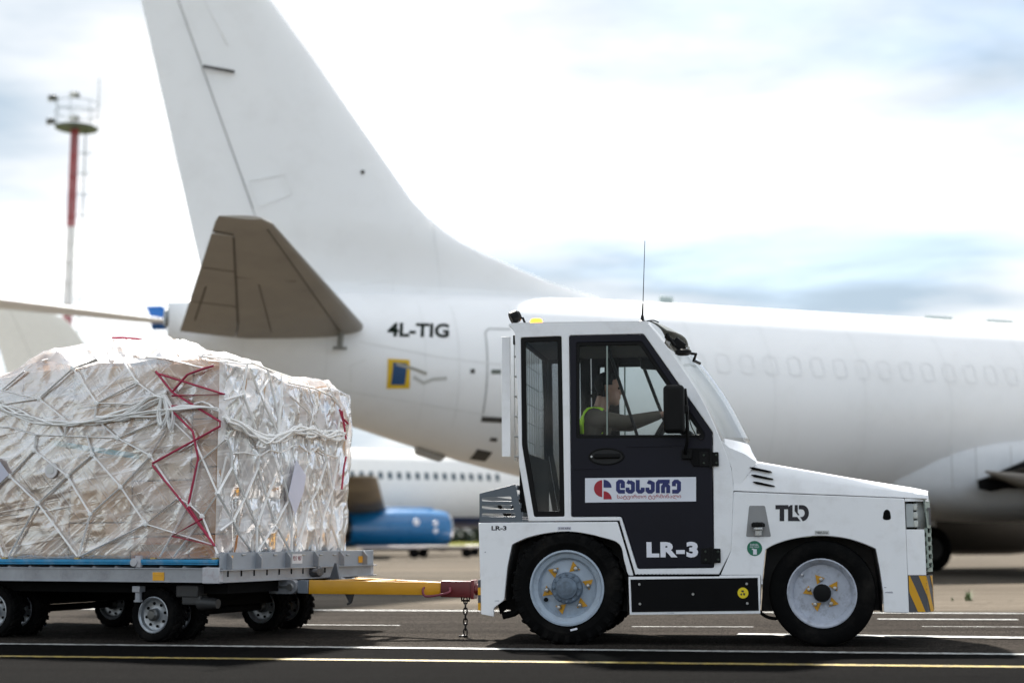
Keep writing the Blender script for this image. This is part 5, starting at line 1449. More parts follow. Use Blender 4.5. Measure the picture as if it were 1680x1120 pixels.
# front face of the net
UF = LU1 + 0.105
def fpt(x, y, du=0.0):
    v, z = C.at_u(*z5(x, y), UF)
    if z > Ht(LU1, max(LV0, min(LV1, v))) + 0.02:
        vv_ = max(LV0 - 0.02, min(LV1 + 0.05, v)); return (UF - 0.06, vv_, Ht(LU1, vv_) + 0.03)
    return (UF + du - 0.02, v, z)
def fstrap(pts, r=0.0125, material=WEB, flat=0.5, name='net_strap', du=0.0, sm=1):
    p3 = [fpt(*p, du=du) for p in pts]
    if sm > 1: p3 = smooth_pts(p3, sm)
    b = BM(); tube(b, p3, r, 6, flat=flat); return ob(name, b, material, net)
for pts in ([(1050, 545), (1075, 620), (1075, 690), (1135, 830), (1190, 960), (1250, 1078)], [(1075, 690), (1010, 810), (1080, 935), (1020, 980)], [(1195, 690), (1135, 830), (1080, 935)], [(1080, 935), (1110, 1000), (1170, 1078)],
            [(1200, 560), (1200, 635), (1195, 690), (1235, 830), (1275, 950), (1345, 1078)], [(1295, 680), (1235, 830), (1190, 960), (1190, 1078)], [(1300, 560), (1300, 620), (1295, 680), (1330, 810), (1350, 940), (1350, 1078)], [(1430, 650), (1385, 790), (1330, 850), (1275, 950), (1190, 1078)],
            [(1355, 560), (1355, 640), (1430, 820), (1470, 1070)], [(1430, 560), (1432, 650), (1465, 800), (1490, 930), (1480, 1070)], [(1510, 660), (1465, 800), (1430, 860), (1400, 980), (1370, 1078)], [(1500, 560), (1508, 660), (1535, 800), (1530, 950), (1575, 1080)], [(1565, 640), (1535, 800), (1490, 930)],
            [(1075, 625), (1130, 622), (1200, 638), (1245, 610), (1300, 622), (1355, 590), (1380, 588), (1430, 625), (1465, 600), (1505, 630), (1560, 645)],
            [(1145, 215), (1125, 355), (1185, 510)], [(1155, 230), (1200, 350), (1285, 530)], [(1240, 240), (1250, 290), (1285, 440), (1285, 530)], [(1125, 355), (1040, 380)], [(1320, 230), (1300, 400), (1285, 530)], [(1335, 300), (1450, 325), (1525, 360), (1570, 410)], [(1340, 360), (1420, 430), (1480, 520), (1500, 560)], [(1440, 280), (1455, 400), (1430, 520)], [(1245, 285), (1200, 350)], [(1525, 300), (1575, 420), (1560, 540)],
            [(1150, 215), (1060, 190), (940, 180)], [(1240, 240), (1180, 190)], [(1440, 280), (1300, 230), (1160, 185)]):
    fstrap(pts)
for k in range(10):
    fstrap([(x + rr_.uniform(-12, 12), y + rr_.uniform(-22, 22)) for x, y in ((1040, 460), (1090, 500), (1140, 520), (1200, 560), (1260, 555), (1320, 545), (1370, 520), (1430, 530), (1490, 535), (1540, 545), (1575, 550))], 0.010, flat=0.9, name='net_rope', du=rr_.uniform(-0.01, 0.04), sm=3)
for (cx_, cy_) in ((1200, 570), (1285, 550), (1430, 520), (1490, 540), (1550, 540), (1380, 510)):
    for k in range(3):
        fstrap([(cx_ + rr_.uniform(-8, 8), cy_ - 20), (cx_ + rr_.uniform(-32, 10), cy_ + rr_.uniform(0, 30)), (cx_ + rr_.uniform(-6, 30), cy_ + rr_.uniform(0, 30)), (cx_, cy_ - 16)], 0.010, flat=0.9, name='net_rope', du=0.03, sm=3)
for pts in ([(1560, 425), (1585, 500), (1570, 460), (1600, 490)], [(1590, 640), (1580, 690), (1570, 790)], [(1570, 430), (1590, 560)]):
    fstrap(pts, 0.010, REDW, 0.9, 'red_cord', du=0.02)
# papers tucked under the net
PAPER = mat('document_paper', (0.62, 0.63, 0.74), 0.6, var=0.05)
def paper(pts, fn, name, bulge, lab=None):
    b = BM(); vs = [b.verts.new(Vector(fn(*p)) + Vector(bulge)) for p in pts]; b.faces.new(vs)
    bmesh.ops.triangulate(b, faces=b.faces); solid(b, geom=list(b.faces), thickness=0.002)
    o = ob(name, b, PAPER, net)
    return o
paper([(1355, 655), (1400, 725), (1390, 800), (1350, 910), (1318, 820)], fpt, 'document_pouch', (0.03, 0, 0))
paper([(-60, 640), (0, 650), (50, 722), (-20, 790), (-60, 760)], npt, 'document_pouch', (0, -0.02, 0))
u, z = C.at(*z5(237, 704), VN)
b = BM(); lathe(b, [(0, -0.004), (0.06, -0.004), (0.062, 0.004)], (u, VN - 0.005, z), 20); rt = ob('round_tag', b, mat('tag_white', (0.7, 0.68, 0.68), 0.5), net)
b = plate_bm([rounded([(u - 0.04, z - 0.025), (u + 0.03, z - 0.025), (u + 0.03, z + 0.03), (u - 0.04, z + 0.03)], 0.02)], VN - 0.0125, VN - 0.0095, 0.0005); ob('print', b, PLT, rt)
b = BM(); a_ = C.at(*z5(250, 578), LV0); c_ = C.at(*z5(640, 640), LV0)
vs = [b.verts.new((a_[0], LV0 - 0.004, a_[1] + 0.02)), b.verts.new((c_[0], LV0 - 0.004, c_[1] + 0.02)), b.verts.new((c_[0], LV0 - 0.004, c_[1] - 0.02)), b.verts.new((a_[0], LV0 - 0.004, a_[1] - 0.02))]
b.faces.new(vs); ob('blue_tape', b, mat('tape_blue', (0.05, 0.33, 0.42), 0.4), load)

# ================================================================ driver
def capsule(b, p, q, r0, r1, seg=12):
    p, q = Vector(p), Vector(q)
    d = q - p; L_ = max(d.length, 1e-4)
    n = 4
    path, rad = [], []
    for k in range(n, 0, -1):
        a = math.pi / 2 * k / n; path.append(p - d / L_ * r0 * math.sin(a)); rad.append(max(1e-4, r0 * math.cos(a)))
    path.append(p); rad.append(r0); path.append(q); rad.append(r1)
    for k in range(1, n + 1):
        a = math.pi / 2 * k / n; path.append(q + d / L_ * r1 * math.sin(a)); rad.append(max(1e-4, r1 * math.cos(a)))
    tube(b, path, rad, seg)
def evaluated(o):
    bpy.context.view_layer.update()
    dg = bpy.context.evaluated_depsgraph_get()
    return bpy.data.meshes.new_from_object(o.evaluated_get(dg))
def make_driver():
    v0 = SEAT_V
    uh, zh_ = T.at(999, 640, v0)
    H = Vector((uh, v0, zh_))
    def off(x, y, z): return H + Vector((x, y, z))
    prims = []                                            # (p, q, r0, r1, region)
    def cap(p, q, r0, r1, reg): prims.append((Vector(p), Vector(q), r0, r1, reg))
    # head and neck
    cap(off(-0.015, 0, 0.045), off(0.005, 0, 0.030), 0.088, 0.084, 'skin')
    cap(off(0.0, 0, 0.0), off(0.028, 0, -0.055), 0.078, 0.058, 'skin')
    cap(off(0.045, 0, -0.085), off(0.052, 0, -0.092), 0.036, 0.030, 'skin')
    cap(off(0.078, 0, 0.012), off(0.105, 0, -0.022), 0.012, 0.015, 'skin')      # nose
    cap(off(0.072, -0.03, 0.034), off(0.072, 0.03, 0.034), 0.020, 0.020, 'skin')  # brow
    cap(off(0.078, -0.012, -0.055), off(0.078, 0.012, -0.055), 0.013, 0.013, 'skin')  # lips
    for s in (-1, 1): cap(off(-0.012, s * 0.083, 0.022), off(-0.004, s * 0.080, -0.016), 0.016, 0.012, 'skin')   # ears
    cap(off(-0.035, 0, -0.05), off(-0.065, 0, -0.15), 0.056, 0.060, 'skin')
    # torso
    cap(off(-0.10, -0.10, -0.22), off(-0.10, 0.10, -0.22), 0.088, 0.088, 'top')
    cap(off(-0.075, 0, -0.165), off(-0.10, 0, -0.22), 0.066, 0.09, 'top')
    cap(off(-0.10, -0.07, -0.27), off(-0.13, -0.06, -0.45), 0.115, 0.105, 'top'); cap(off(-0.10, 0.07, -0.27), off(-0.13, 0.06, -0.45), 0.115, 0.105, 'top')
    cap(off(-0.13, -0.06, -0.45), off(-0.15, -0.06, -0.62), 0.11, 0.115, 'top'); cap(off(-0.13, 0.06, -0.45), off(-0.15, 0.06, -0.62), 0.11, 0.115, 'top')
    hip = -0.70
    cap(off(-0.15, -0.09, hip), off(-0.15, 0.09, hip), 0.115, 0.115, 'trousers')
    hands = []
    for s in (-1, 1):
        sh = off(-0.09, s * 0.185, -0.225)
        uw, zw = T.at(1080, 681, v0 + s * 0.16)
        wr = Vector((uw, v0 + s * 0.165, zw))
        el = (sh + wr) / 2 + Vector((0.0, s * 0.05, -0.045))
        cap(sh, el, 0.066, 0.052, 'top'); cap(el, wr, 0.052, 0.036, 'top')
        d = (wr - el).normalized()
        # hand closed round the wheel rim: palm and five curled fingers
        pc = wr + d * 0.055
        cap(wr, wr + d * 0.02, 0.026, 0.028, 'skin')
        cap(wr + d * 0.03 + Vector((0, -0.02, 0)), pc + d * 0.02 + Vector((0, -0.022, 0)), 0.020, 0.018, 'skin'); cap(wr + d * 0.03 + Vector((0, 0.02, 0)), pc + d * 0.02 + Vector((0, 0.022, 0)), 0.020, 0.018, 'skin')
        for k, l in enumerate((0.92, 1.0, 0.95, 0.78)):
            y = -0.033 + 0.022 * k
            a = pc + d * 0.03 + Vector((0, y, 0.006)); b2 = a + Vector((0.030 * l, 0, 0.004)); c2 = b2 + Vector((0.012, 0, -0.028 * l)); e2 = c2 + Vector((-0.020 * l, 0, -0.010))
            cap(a, b2, 0.0095, 0.009, 'skin'); cap(b2, c2, 0.009, 0.0085, 'skin'); cap(c2, e2, 0.0085, 0.008, 'skin')
        a = wr + d * 0.03 + Vector((0, -s * 0.030, 0.0)); b2 = a + Vector((0.028, -s * 0.022, -0.006)); c2 = b2 + Vector((0.024, 0.0, -0.014))
        cap(a, b2, 0.012, 0.0105, 'skin'); cap(b2, c2, 0.0105, 0.009, 'skin')
        kn = off(0.30, s * 0.12, hip + 0.05); an = off(0.40, s * 0.12, hip - 0.36)
        cap(off(-0.13, s * 0.09, hip), kn, 0.095, 0.065, 'trousers'); cap(kn, an, 0.062, 0.045, 'trousers')
        cap(an + Vector((0.0, 0, -0.03)), an + Vector((0.17, 0, -0.055)), 0.045, 0.035, 'shoes')
    b = BM()
    for p, q, r0, r1, reg in prims: capsule(b, p, q, r0, r1)
    me = bpy.data.meshes.new('tmp'); b.to_mesh(me); b.free()
    o = bpy.data.objects.new('tmp', me); COL.objects.link(o)
    m = o.modifiers.new('r', 'REMESH'); m.mode = 'VOXEL'; m.voxel_size = 0.0085; m.adaptivity = 0.0
    s_ = o.modifiers.new('s', 'SMOOTH'); s_.iterations = 3; s_.factor = 0.5
    body = evaluated(o); bpy.data.objects.remove(o)
    regs = ['skin', 'top', 'trousers', 'shoes']
    mats_ = [mat('skin', (0.36, 0.20, 0.14), 0.5, var=0.08), mat('sweater_olive', (0.085, 0.068, 0.05), 0.9, var=0.2, bump=0.3, bscale=120), mat('work_trousers', (0.02, 0.02, 0.025), 0.9), mat('work_shoes', (0.01, 0.01, 0.01), 0.7)]
    for x in mats_: body.materials.append(x)
    segs = [(p, q - p, max((q - p).length_squared, 1e-9), r0, r1, regs.index(g_)) for p, q, r0, r1, g_ in prims]
    def region(c):
        best, bi = 1e9, 0
        for p, d, l2, r0, r1, g_ in segs:
            t = (c - p).dot(d) / l2; t = 0.0 if t < 0 else (1.0 if t > 1 else t)
            x = (c - p - d * t).length - (r0 + (r1 - r0) * t)
            if x < best: best, bi = x, g_
        return bi
    root = empty('person', (0, 0, 0), 0, None)
    vest, hair, jaw = [], [], []
    for f in body.polygons:
        c = f.center; k = region(c)
        f.material_index = k; f.use_smooth = True
        l = c - H
        if k == 1 and abs(l.y) < 0.155 and l.x < -0.04 and l.z < -0.15 and l.z > -0.34: vest.append(f.index)
        if k == 0 and l.z > -0.10 and abs(l.y) < 0.12:
            front = l.x - (-0.012)
            if l.z > 0.072 + 0.1 * max(0, l.x - 0.04) or (l.x < -0.02 and l.z > -0.055 - 0.2 * (l.x + 0.02)) or (l.z > 0.03 and l.x < 0.035 and abs(l.y) > 0.05): hair.append(f.index)
    root.location = (0, 0, 0)
    bo = bpy.data.objects.new('body', body); COL.objects.link(bo); bo.parent = root
    def shell(idx, dist, name, material, jit=0.0):
        bb = BM(); bb.from_mesh(body); bb.faces.ensure_lookup_table()
        keep = set(idx)
        bmesh.ops.delete(bb, geom=[f for f in bb.faces if f.index not in keep], context='FACES')
        bb.normal_update()
        for v in bb.verts: v.co = v.co + v.normal * (dist + jit * noise.noise(v.co * 40))
        solid(bb, geom=list(bb.faces), thickness=0.004)
        me2 = bpy.data.meshes.new(name)
        for f in bb.faces: f.material_index = 0; f.smooth = True
        bb.to_mesh(me2); bb.free(); me2.materials.append(material)
        o2 = bpy.data.objects.new(name, me2); COL.objects.link(o2); o2.parent = root
        return o2
    shell(vest, 0.012, 'safety_vest', mat('hi_vis_yellow', (0.50, 0.85, 0.02), 0.8, var=0.05))
    shell(hair, 0.010, 'hair', mat('dark_hair', (0.008, 0.007, 0.006), 0.8, spec=0.2), 0.006)
    for s in (-1, 1):
        b = BM(); bmesh.ops.create_uvsphere(b, u_segments=10, v_segments=8, radius=0.011)
        ob('eye', b, mat('eye_dark', (0.02, 0.015, 0.012), 0.2), root, loc=off(0.080, s * 0.032, 0.012))
    root.location = tractor.location; root.rotation_euler = tractor.rotation_euler
    tag(root, 'driver with dark hair in olive sweater and yellow vest holding the steering wheel', 'person')
make_driver()

# ================================================================ airliners
AIRF = [(0, 0), (.005, .012), (.0125, .019), (.025, .0265), (.05, .0355), (.1, .0468), (.15, .0534), (.2, .0574), (.3, .06), (.4, .058), (.5, .053), (.6, .0456), (.7, .0366), (.8, .0262), (.9, .0145), (.95, .0081), (1, .0013)]
def af(x):
    for (a, ya), (b2, yb) in zip(AIRF, AIRF[1:]):
        if x <= b2: return ya + (yb - ya) * (x - a) / (b2 - a) if b2 > a else ya
    return 0.0013
def loft(secs, x0, x1, up, name, material, parent, nose=True):
    """secs: (le point, te point, max thickness in metres); up: thickness direction; x0, x1 may vary from section to section"""
    b = BM(); rings = []
    up = Vector(up)
    for i, (le, te, th) in enumerate(secs):
        xa = x0[i] if isinstance(x0, list) else x0; xb = x1[i] if isinstance(x1, list) else x1
        xs = [xa + (xb - xa) * (k / 16) ** (1.8 if xa == 0 else 1.0) for k in range(17)]
        le, te = Vector(le), Vector(te)
        k = th / 0.12
        ring = [b.verts.new(le + (te - le) * x + up * af(x) * k) for x in xs]
        ring += [b.verts.new(le + (te - le) * x - up * af(x) * k) for x in reversed(xs)]
        rings.append(ring)
    n = len(rings[0])
    for A_, B_ in zip(rings, rings[1:]):
        for i in range(n): b.faces.new((A_[i], A_[(i + 1) % n], B_[(i + 1) % n], B_[i]))
    b.faces.new(rings[0]); b.faces.new(list(reversed(rings[-1])))
    bmesh.ops.remove_doubles(b, verts=b.verts, dist=1e-4)
    return ob(name, b, material, parent, 40)
FUS = [(0, 4.88, 4.30, 0.20), (0.3, 4.95, 4.05, 0.36), (1, 5.06, 3.60, 0.62), (2, 5.14, 3.20, 0.88), (3.2, 5.22, 2.83, 1.10), (5, 5.28, 2.30, 1.40), (6.56, 5.32, 1.93, 1.60), (8, 5.35, 1.65, 1.73), (9.5, 5.365, 1.46, 1.82), (11.5, 5.37, 1.36, 1.88), (13, 5.37, 1.36, 1.88), (28.5, 5.37, 1.36, 1.88), (30.2, 5.32, 1.38, 1.82), (31.6, 5.05, 1.48, 1.58), (32.8, 4.45, 1.66, 1.22), (33.7, 3.85, 1.95, 0.82), (34.3, 3.35, 2.3, 0.42), (34.55, 2.95, 2.7, 0.08)]
def fus(s):
    F = FUS
    if s <= F[0][0]: return F[0][1:]
    for i in range(len(F) - 1):
        if s <= F[i + 1][0]:
            a, b2, c, d = F[max(i - 1, 0)], F[i], F[i + 1], F[min(i + 2, len(F) - 1)]
            t = (s - b2[0]) / (c[0] - b2[0])
            out = []
            for k in (1, 2, 3):
                m1 = (c[k] - a[k]) / max(c[0] - a[0], 1e-6) * (c[0] - b2[0]); m2 = (d[k] - b2[k]) / max(d[0] - b2[0], 1e-6) * (c[0] - b2[0])
                t2, t3 = t * t, t ** 3
                out.append((2 * t3 - 3 * t2 + 1) * b2[k] + (t3 - 2 * t2 + t) * m1 + (-2 * t3 + 3 * t2) * c[k] + (t3 - t2) * m2)
            return tuple(out)
    return F[-1][1:]
def skin_v(s, z, off=0.004):
    tp, bt, hw = fus(s); zc, hh = (tp + bt) / 2, (tp - bt) / 2
    q = max(0.0, 1 - ((z - zc) / hh) ** 2)
    nv = Vector((0, -hw * math.sqrt(q) / (hw * hw), (z - zc) / (hh * hh)))
    nv.normalize()
    return Vector((s, -hw * math.sqrt(q), z)) + nv * off
def skin_patch(name, poly, material, parent, off=0.004, n=6):
    """four-cornered patch (s, z) laid on the near skin"""
    b = BM(); rows = []
    p = [Vector(q) for q in poly]
    for j in range(n + 1):
        row = []
        for i in range(n + 1):
            a = p[0].lerp(p[1], i / n); c = p[3].lerp(p[2], i / n); q = a.lerp(c, j / n)
            row.append(b.verts.new(skin_v(q.x, q.y, off)))
        rows.append(row)
    for j in range(n):
        for i in range(n): b.faces.new((rows[j][i], rows[j][i + 1], rows[j + 1][i + 1], rows[j + 1][i]))
    return ob(name, b, material, parent, 180)
def skin_line(name, pts, w, material, parent, off=0.004, closed=False):
    b = BM(); P_ = [Vector(p) for p in pts]
    if closed: P_ = P_ + [P_[0]]
    fine = []
    for a, c in zip(P_, P_[1:]):
        n = max(1, int((c - a).length / 0.15))
        for k in range(n): fine.append(a.lerp(c, k / n))
    fine.append(P_[-1])
    prev = None
    for i, p in enumerate(fine):
        d = fine[min(i + 1, len(fine) - 1)] - fine[max(i - 1, 0)]
        d.normalize(); nn = Vector((-d.y, d.x)) * w / 2
        cur = (b.verts.new(skin_v(*(p + nn), off)), b.verts.new(skin_v(*(p - nn), off)))
        if prev: b.faces.new((prev[0], prev[1], cur[1], cur[0]))
        prev = cur
    return ob(name, b, material, parent, 180)
def fuselage_bm(seg=48):
    b = BM(); rings = []
    ss = []
    s = 0.0
    while s < 34.55:
        ss.append(s); s += 0.25 if (s < 3 or s > 30) else 0.6
    ss.append(34.55)
    for s in ss:
        tp, bt, hw = fus(s); zc, hh = (tp + bt) / 2, (tp - bt) / 2
        rings.append([b.verts.new((s, hw * math.cos(t), zc + hh * math.sin(t))) for t in [2 * math.pi * k / seg for k in range(seg)]])
    for A_, B_ in zip(rings, rings[1:]):
        for k in range(seg): b.faces.new((A_[k], A_[(k + 1) % seg], B_[(k + 1) % seg], B_[k]))
    b.faces.new(rings[0]); b.faces.new(list(reversed(rings[-1])))
    return b
AWHITE = mat('aircraft_white', (0.89, 0.90, 0.91), 0.38, var=0.02, scale=0.4, coat=0.1, dirt=(0.45, 0.42, 0.38), dirt_amt=0.12, dirt_scale=1.2)
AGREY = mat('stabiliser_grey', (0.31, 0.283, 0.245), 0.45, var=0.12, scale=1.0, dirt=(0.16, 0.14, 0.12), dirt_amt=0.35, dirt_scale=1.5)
WGREY = mat('wing_grey', (0.13, 0.115, 0.095), 0.5, var=0.08, scale=0.8, dirt=(0.12, 0.10, 0.08), dirt_amt=0.5, dirt_scale=0.6)
SEAM = mat('panel_seam', (0.46, 0.47, 0.47), 0.6)
SEAMD = mat('panel_seam_dark', (0.06, 0.055, 0.05), 0.7)
def airliner(name, origin, yaw, label, body_m, fin_m, wing_m, nac_m, fin_secs, hinge, winglets=False, tyres=True):
    a = empty(name, (origin[0], origin[1], 0), yaw)
    tag(a, label, 'airliner')
    ob('fuselage', fuselage_bm(), body_m, a, 180)
    # fin and rudder
    fs = [(Vector((l, 0, z)), Vector((t_, 0, z)), th) for z, l, t_, th in fin_secs]
    def cut(h0, h1):
        return [(le, te, th) for le, te, th in fs]
    if callable(hinge): hx = [max(0.5, min(0.97, (le.x - hinge(le.z)) / (le.x - te.x))) for le, te, th in fs]
    else: hx = [hinge] * len(fs)
    fin = loft(fs, 0.0, hx, (0, 1, 0), 'fin', fin_m, a)
    loft([q for q in fs if q[0].z > 5.15], [h + 0.014 / (q[0].x - q[1].x) for h, q in zip(hx, fs) if q[0].z > 5.15], 1.0, (0, 1, 0), 'rudder', fin_m, fin)
    # stabilisers
    for s in (-1, 1):
        st = [(Vector((3.30, s * 0.7, 4.40)), Vector((0.12, s * 0.7, 4.28)), 0.34), (Vector((3.19, s * 1.2, 4.46)), Vector((0.10, s * 1.2, 4.36)), 0.32), (Vector((0.62, s * 6.15, 5.02)), Vector((-0.16, s * 6.15, 5.0)), 0.10), (Vector((0.42, s * 6.35, 5.04)), Vector((-0.15, s * 6.35, 5.03)), 0.05)]
        so_ = loft(st, 0.0, 0.70, (0, 0, 1), 'stabiliser', AGREY, a)
        t0, t1 = 0.0, 0.90
        el = [st[0]] + [(st[1][0].lerp(st[2][0], t), st[1][1].lerp(st[2][1], t), st[1][2] + (st[2][2] - st[1][2]) * t) for t in (t0, t1)]
        loft(el, 0.708, 1.0, (0, 0, 1), 'elevator', AGREY, so_)
        tipe = [(st[1][0].lerp(st[2][0], t), st[1][1].lerp(st[2][1], t), st[1][2] + (st[2][2] - st[1][2]) * t) for t in (0.91, 1.0)]
        loft(tipe + [st[3]], 0.70, 1.0, (0, 0, 1), 'stabiliser_tip', AGREY, so_)
        ws_ = [(Vector((22.2, s * 1.2, 1.85)), Vector((15.4, s * 1.2, 1.75)), 0.75), (Vector((21.6, s * 1.9, 1.95)), Vector((15.6, s * 1.9, 1.9)), 0.70), (Vector((19.6, s * 5.2, 2.32)), Vector((15.5, s * 5.2, 2.28)), 0.48), (Vector((15.5, s * 14.1, 3.28)), Vector((14.0, s * 14.1, 3.26)), 0.17), (Vector((15.2, s * 14.4, 3.32)), Vector((14.0, s * 14.4, 3.30)), 0.08)]
        wo_ = loft(ws_, 0.0, 1.0, (0, 0, 1), 'wing', wing_m, a)
        # flap track fairings
        for vv in (3.4, 6.2, 9.0):
            t = (vv - 1.9) / 12.2; te = ws_[1][1].lerp(ws_[3][1], t)
            b = BM(); tube(b, [te + Vector((1.6, 0, -0.12)), te + Vector((0.9, 0, -0.28)), te + Vector((-0.1, 0, -0.26)), te + Vector((-0.9, 0, -0.10))], [0.03, 0.16, 0.14, 0.02], 10); ob('flap_track_fairing', b, wing_m, wo_)
        # engine
        ex, ez, ev = 19.0, 1.28, s * 4.83
        b = BM(); lathe(b, [(0.62, 3.4), (0.66, 3.9), (0.74, 4.02), (0.82, 3.98), (0.90, 3.6), (0.95, 2.8), (0.95, 1.2), (0.86, -0.3), (0.74, -1.2), (0.70, -1.1)], (ex, ev, ez), 32, 'X'); ng = ob('engine_nacelle', b, nac_m, a)
        b = BM(); lathe(b, [(0.69, 3.86), (0.71, 3.96), (0.76, 4.03), (0.83, 3.985), (0.86, 3.9)], (ex, ev, ez), 32, 'X'); ob('intake_lip', b, mat('intake_metal', (0.55, 0.55, 0.54), 0.25, metal=0.9), ng)
        b = BM(); lathe(b, [(0.64, 3.4), (0.2, 3.35), (0.16, 3.6), (0, 3.8)], (ex, ev, ez), 24, 'X'); ob('fan', b, DARK, ng)
        b = BM(); lathe(b, [(0.72, -1.0), (0.5, -1.0), (0.46, -1.7), (0.30, -1.7), (0.05, -2.2), (0, -2.2)], (ex, ev, ez), 24, 'X'); ob('exhaust_nozzle', b, mat('exhaust_metal', (0.16, 0.14, 0.12), 0.4, metal=0.8), ng)
        b = BM(); box(b, (ex + 1.2, ev, 2.05), (4.2, 0.34, 0.55), 0.12); ob('pylon', b, nac_m, ng)
        # main gear
        gx, gv = 17.4, s * 2.62
        b = BM(); cyl(b, (gx, gv, 0.5), (gx, gv, 2.0), 0.11, 12); cyl(b, (gx, gv - 0.45, 0.52), (gx, gv + 0.45, 0.52), 0.06, 10); cyl(b, (gx, gv, 1.1), (gx - 0.9, gv * 0.8, 1.9), 0.05, 8); gg = ob('main_gear', b, mat('gear_grey', (0.25, 0.25, 0.25), 0.5), a)
        for w_ in (-0.42, 0.42):
            b = BM(); lathe(b, [(0.25, -0.13), (0.40, -0.17), (0.49, -0.13), (0.51, -0.05), (0.51, 0.05), (0.49, 0.13), (0.40, 0.17), (0.25, 0.13)], (gx, gv + w_, 0.51), 28, close=True); ob('tyre', b, RUBBER, gg)
            b = BM(); lathe(b, [(0, -0.06), (0.1, -0.08), (0.25, -0.12), (0.26, 0.12), (0.1, 0.08), (0, 0.06)], (gx, gv + w_, 0.51), 20); ob('rim', b, mat('gear_rim', (0.03, 0.03, 0.03), 0.6), gg)
        b = BM(); box(b, (gx - 0.1, gv - 0.12 * s, 1.35), (1.0, 0.03, 0.9), 0.01); ob('gear_door', b, body_m, gg)
    # nose gear
    b = BM(); cyl(b, (29.8, 0, 0.35), (29.8, 0, 1.6), 0.09, 10); cyl(b, (29.8, -0.25, 0.35), (29.8, 0.25, 0.35), 0.05, 8); ngr = ob('nose_gear', b, MATS['gear_grey'], a)
    for w_ in (-0.2, 0.2):
        b = BM(); lathe(b, [(0.12, -0.09), (0.28, -0.10), (0.34, -0.04), (0.34, 0.04), (0.28, 0.10), (0.12, 0.09)], (29.8, w_, 0.345), 24, close=True); ob('tyre', b, RUBBER, ngr)
    # belly fairing
    b = BM(); rings = []
    for k in range(25):
        t = k / 24; s_ = 13.2 + 11.5 * t; e = max(0.02, math.sin(math.pi * min(1, max(0, t)) ** 0.8) ** 0.5)
        rings.append([b.verts.new((s_, 2.04 * e * math.copysign(abs(math.cos(q)) ** 0.55, math.cos(q)), 2.05 + (0.98 if math.sin(q) < 0 else 0.98) * e * math.copysign(abs(math.sin(q)) ** 0.7, math.sin(q)))) for q in [2 * math.pi * j / 32 for j in range(32)]])
    for A_, B_ in zip(rings, rings[1:]):
        for j in range(32): b.faces.new((A_[j], A_[(j + 1) % 32], B_[(j + 1) % 32], B_[j]))
    b.faces.new(rings[0]); b.faces.new(list(reversed(rings[-1])))
    ob('belly_fairing', b, mat('fairing_white', (0.62, 0.64, 0.66), 0.4, var=0.03), a, 180)
    return a

A_O, A_YAW = (-6.0, 24.5), R(20.7)
A = Frame(A_O, A_YAW)
# fin outline read from the photograph on the aircraft's centre plane
le_px = [(985, 489), (900, 462), (850, 441), (800, 419), (760, 399), (730, 379), (703, 357), (677, 330), (638, 274), (573, 181), (508, 88), (443, 0)]
te_px = [(338, 480), (331, 446), (231.6, 0)]
le_sz = [A.at(*p) for p in le_px]; te_sz = [A.at(*p) for p in te_px]
def interp(pts, z):
    pts = sorted(pts, key=lambda p: p[1])
    for (s0_, z0_), (s1_, z1_) in zip(pts, pts[1:]):
        if z <= z1_: return s0_ + (s1_ - s0_) * (z - z0_) / max(z1_ - z0_, 1e-6)
    (s0_, z0_), (s1_, z1_) = pts[-2], pts[-1]
    return s1_ + (s1_ - s0_) * (z - z1_) / (z1_ - z0_)
secs = []
zlo = le_sz[0][1]
zs_l = [5.0, zlo + 0.01] + [p[1] for p in le_sz[1:]] + [10.9, 11.15]
for z in zs_l:
    l = interp(le_sz, max(z, zlo)); t = interp(te_sz, z)
    if z > 11: l -= 0.25
    secs.append((z, l, t, min(0.46, 0.11 * min(l - t, 4.2)) * (1 if z < 11 else .5) * max(0.22, min(1.0, (z - 5.1) / 1.3))))
NAC_DARK = mat('nacelle_dark', (0.05, 0.045, 0.04), 0.5, var=0.1)
plane = airliner('airliner', A_O, A_YAW, 'large all-white airliner registered 4L-TIG standing behind the tractor', AWHITE, AWHITE, WGREY, NAC_DARK, secs, lambda z: interp([A.at(415, 350), A.at(290, 0)], max(z, 5.6)))
# lettering and markings on the near side
def on_skin(px, py):
    s, z = A.at(px, py, -1.3)
    for _ in range(4):
        v = skin_v(s, z).y; s, z = A.at(px, py, v)
    return (s, z)
tb = text_bm('4L-TIG', 1.0, 1.0, 0.03, 0.0)
p00, p10, p01, p11 = [Vector(on_skin(*p)) for p in ((635, 552), (736, 554), (636, 529), (737, 531))]
for q in tb.verts:
    a = p00.lerp(p10, q.co.x); c = p01.lerp(p11, q.co.x); w = a.lerp(c, q.co.y)
    q.co = skin_v(w.x, w.y, 0.008)
ob('registration', tb, mat('reg_ink', (0.01, 0.035, 0.02), 0.5), plane, 180)
def sp(*pts): return [on_skin(*p) for p in pts]
skin_patch('rescue_marking', sp((634, 637), (672, 637), (672, 590), (636, 588)), mat('marking_yellow', (0.72, 0.46, 0.01), 0.5), plane, 0.006)
skin_patch('rescue_marking', sp((641, 631), (664, 631), (668, 596), (645, 594)), mat('marking_blue', (0.01, 0.06, 0.17), 0.5), plane, 0.010)
skin_line('stain_streak', sp((650, 597), (680, 605), (700, 613)), 0.05, mat('stain_grey', (0.35, 0.34, 0.30), 0.6), plane, 0.013)
skin_line('stain_streak', sp((678, 618), (695, 628), (710, 622), (733, 620)), 0.06, mat('stain_grey2', (0.52, 0.52, 0.50), 0.6), plane, 0.006)
skin_patch('outflow_vent', sp((772, 752), (797, 756), (808, 741), (783, 736)), SEAMD, plane, 0.006)
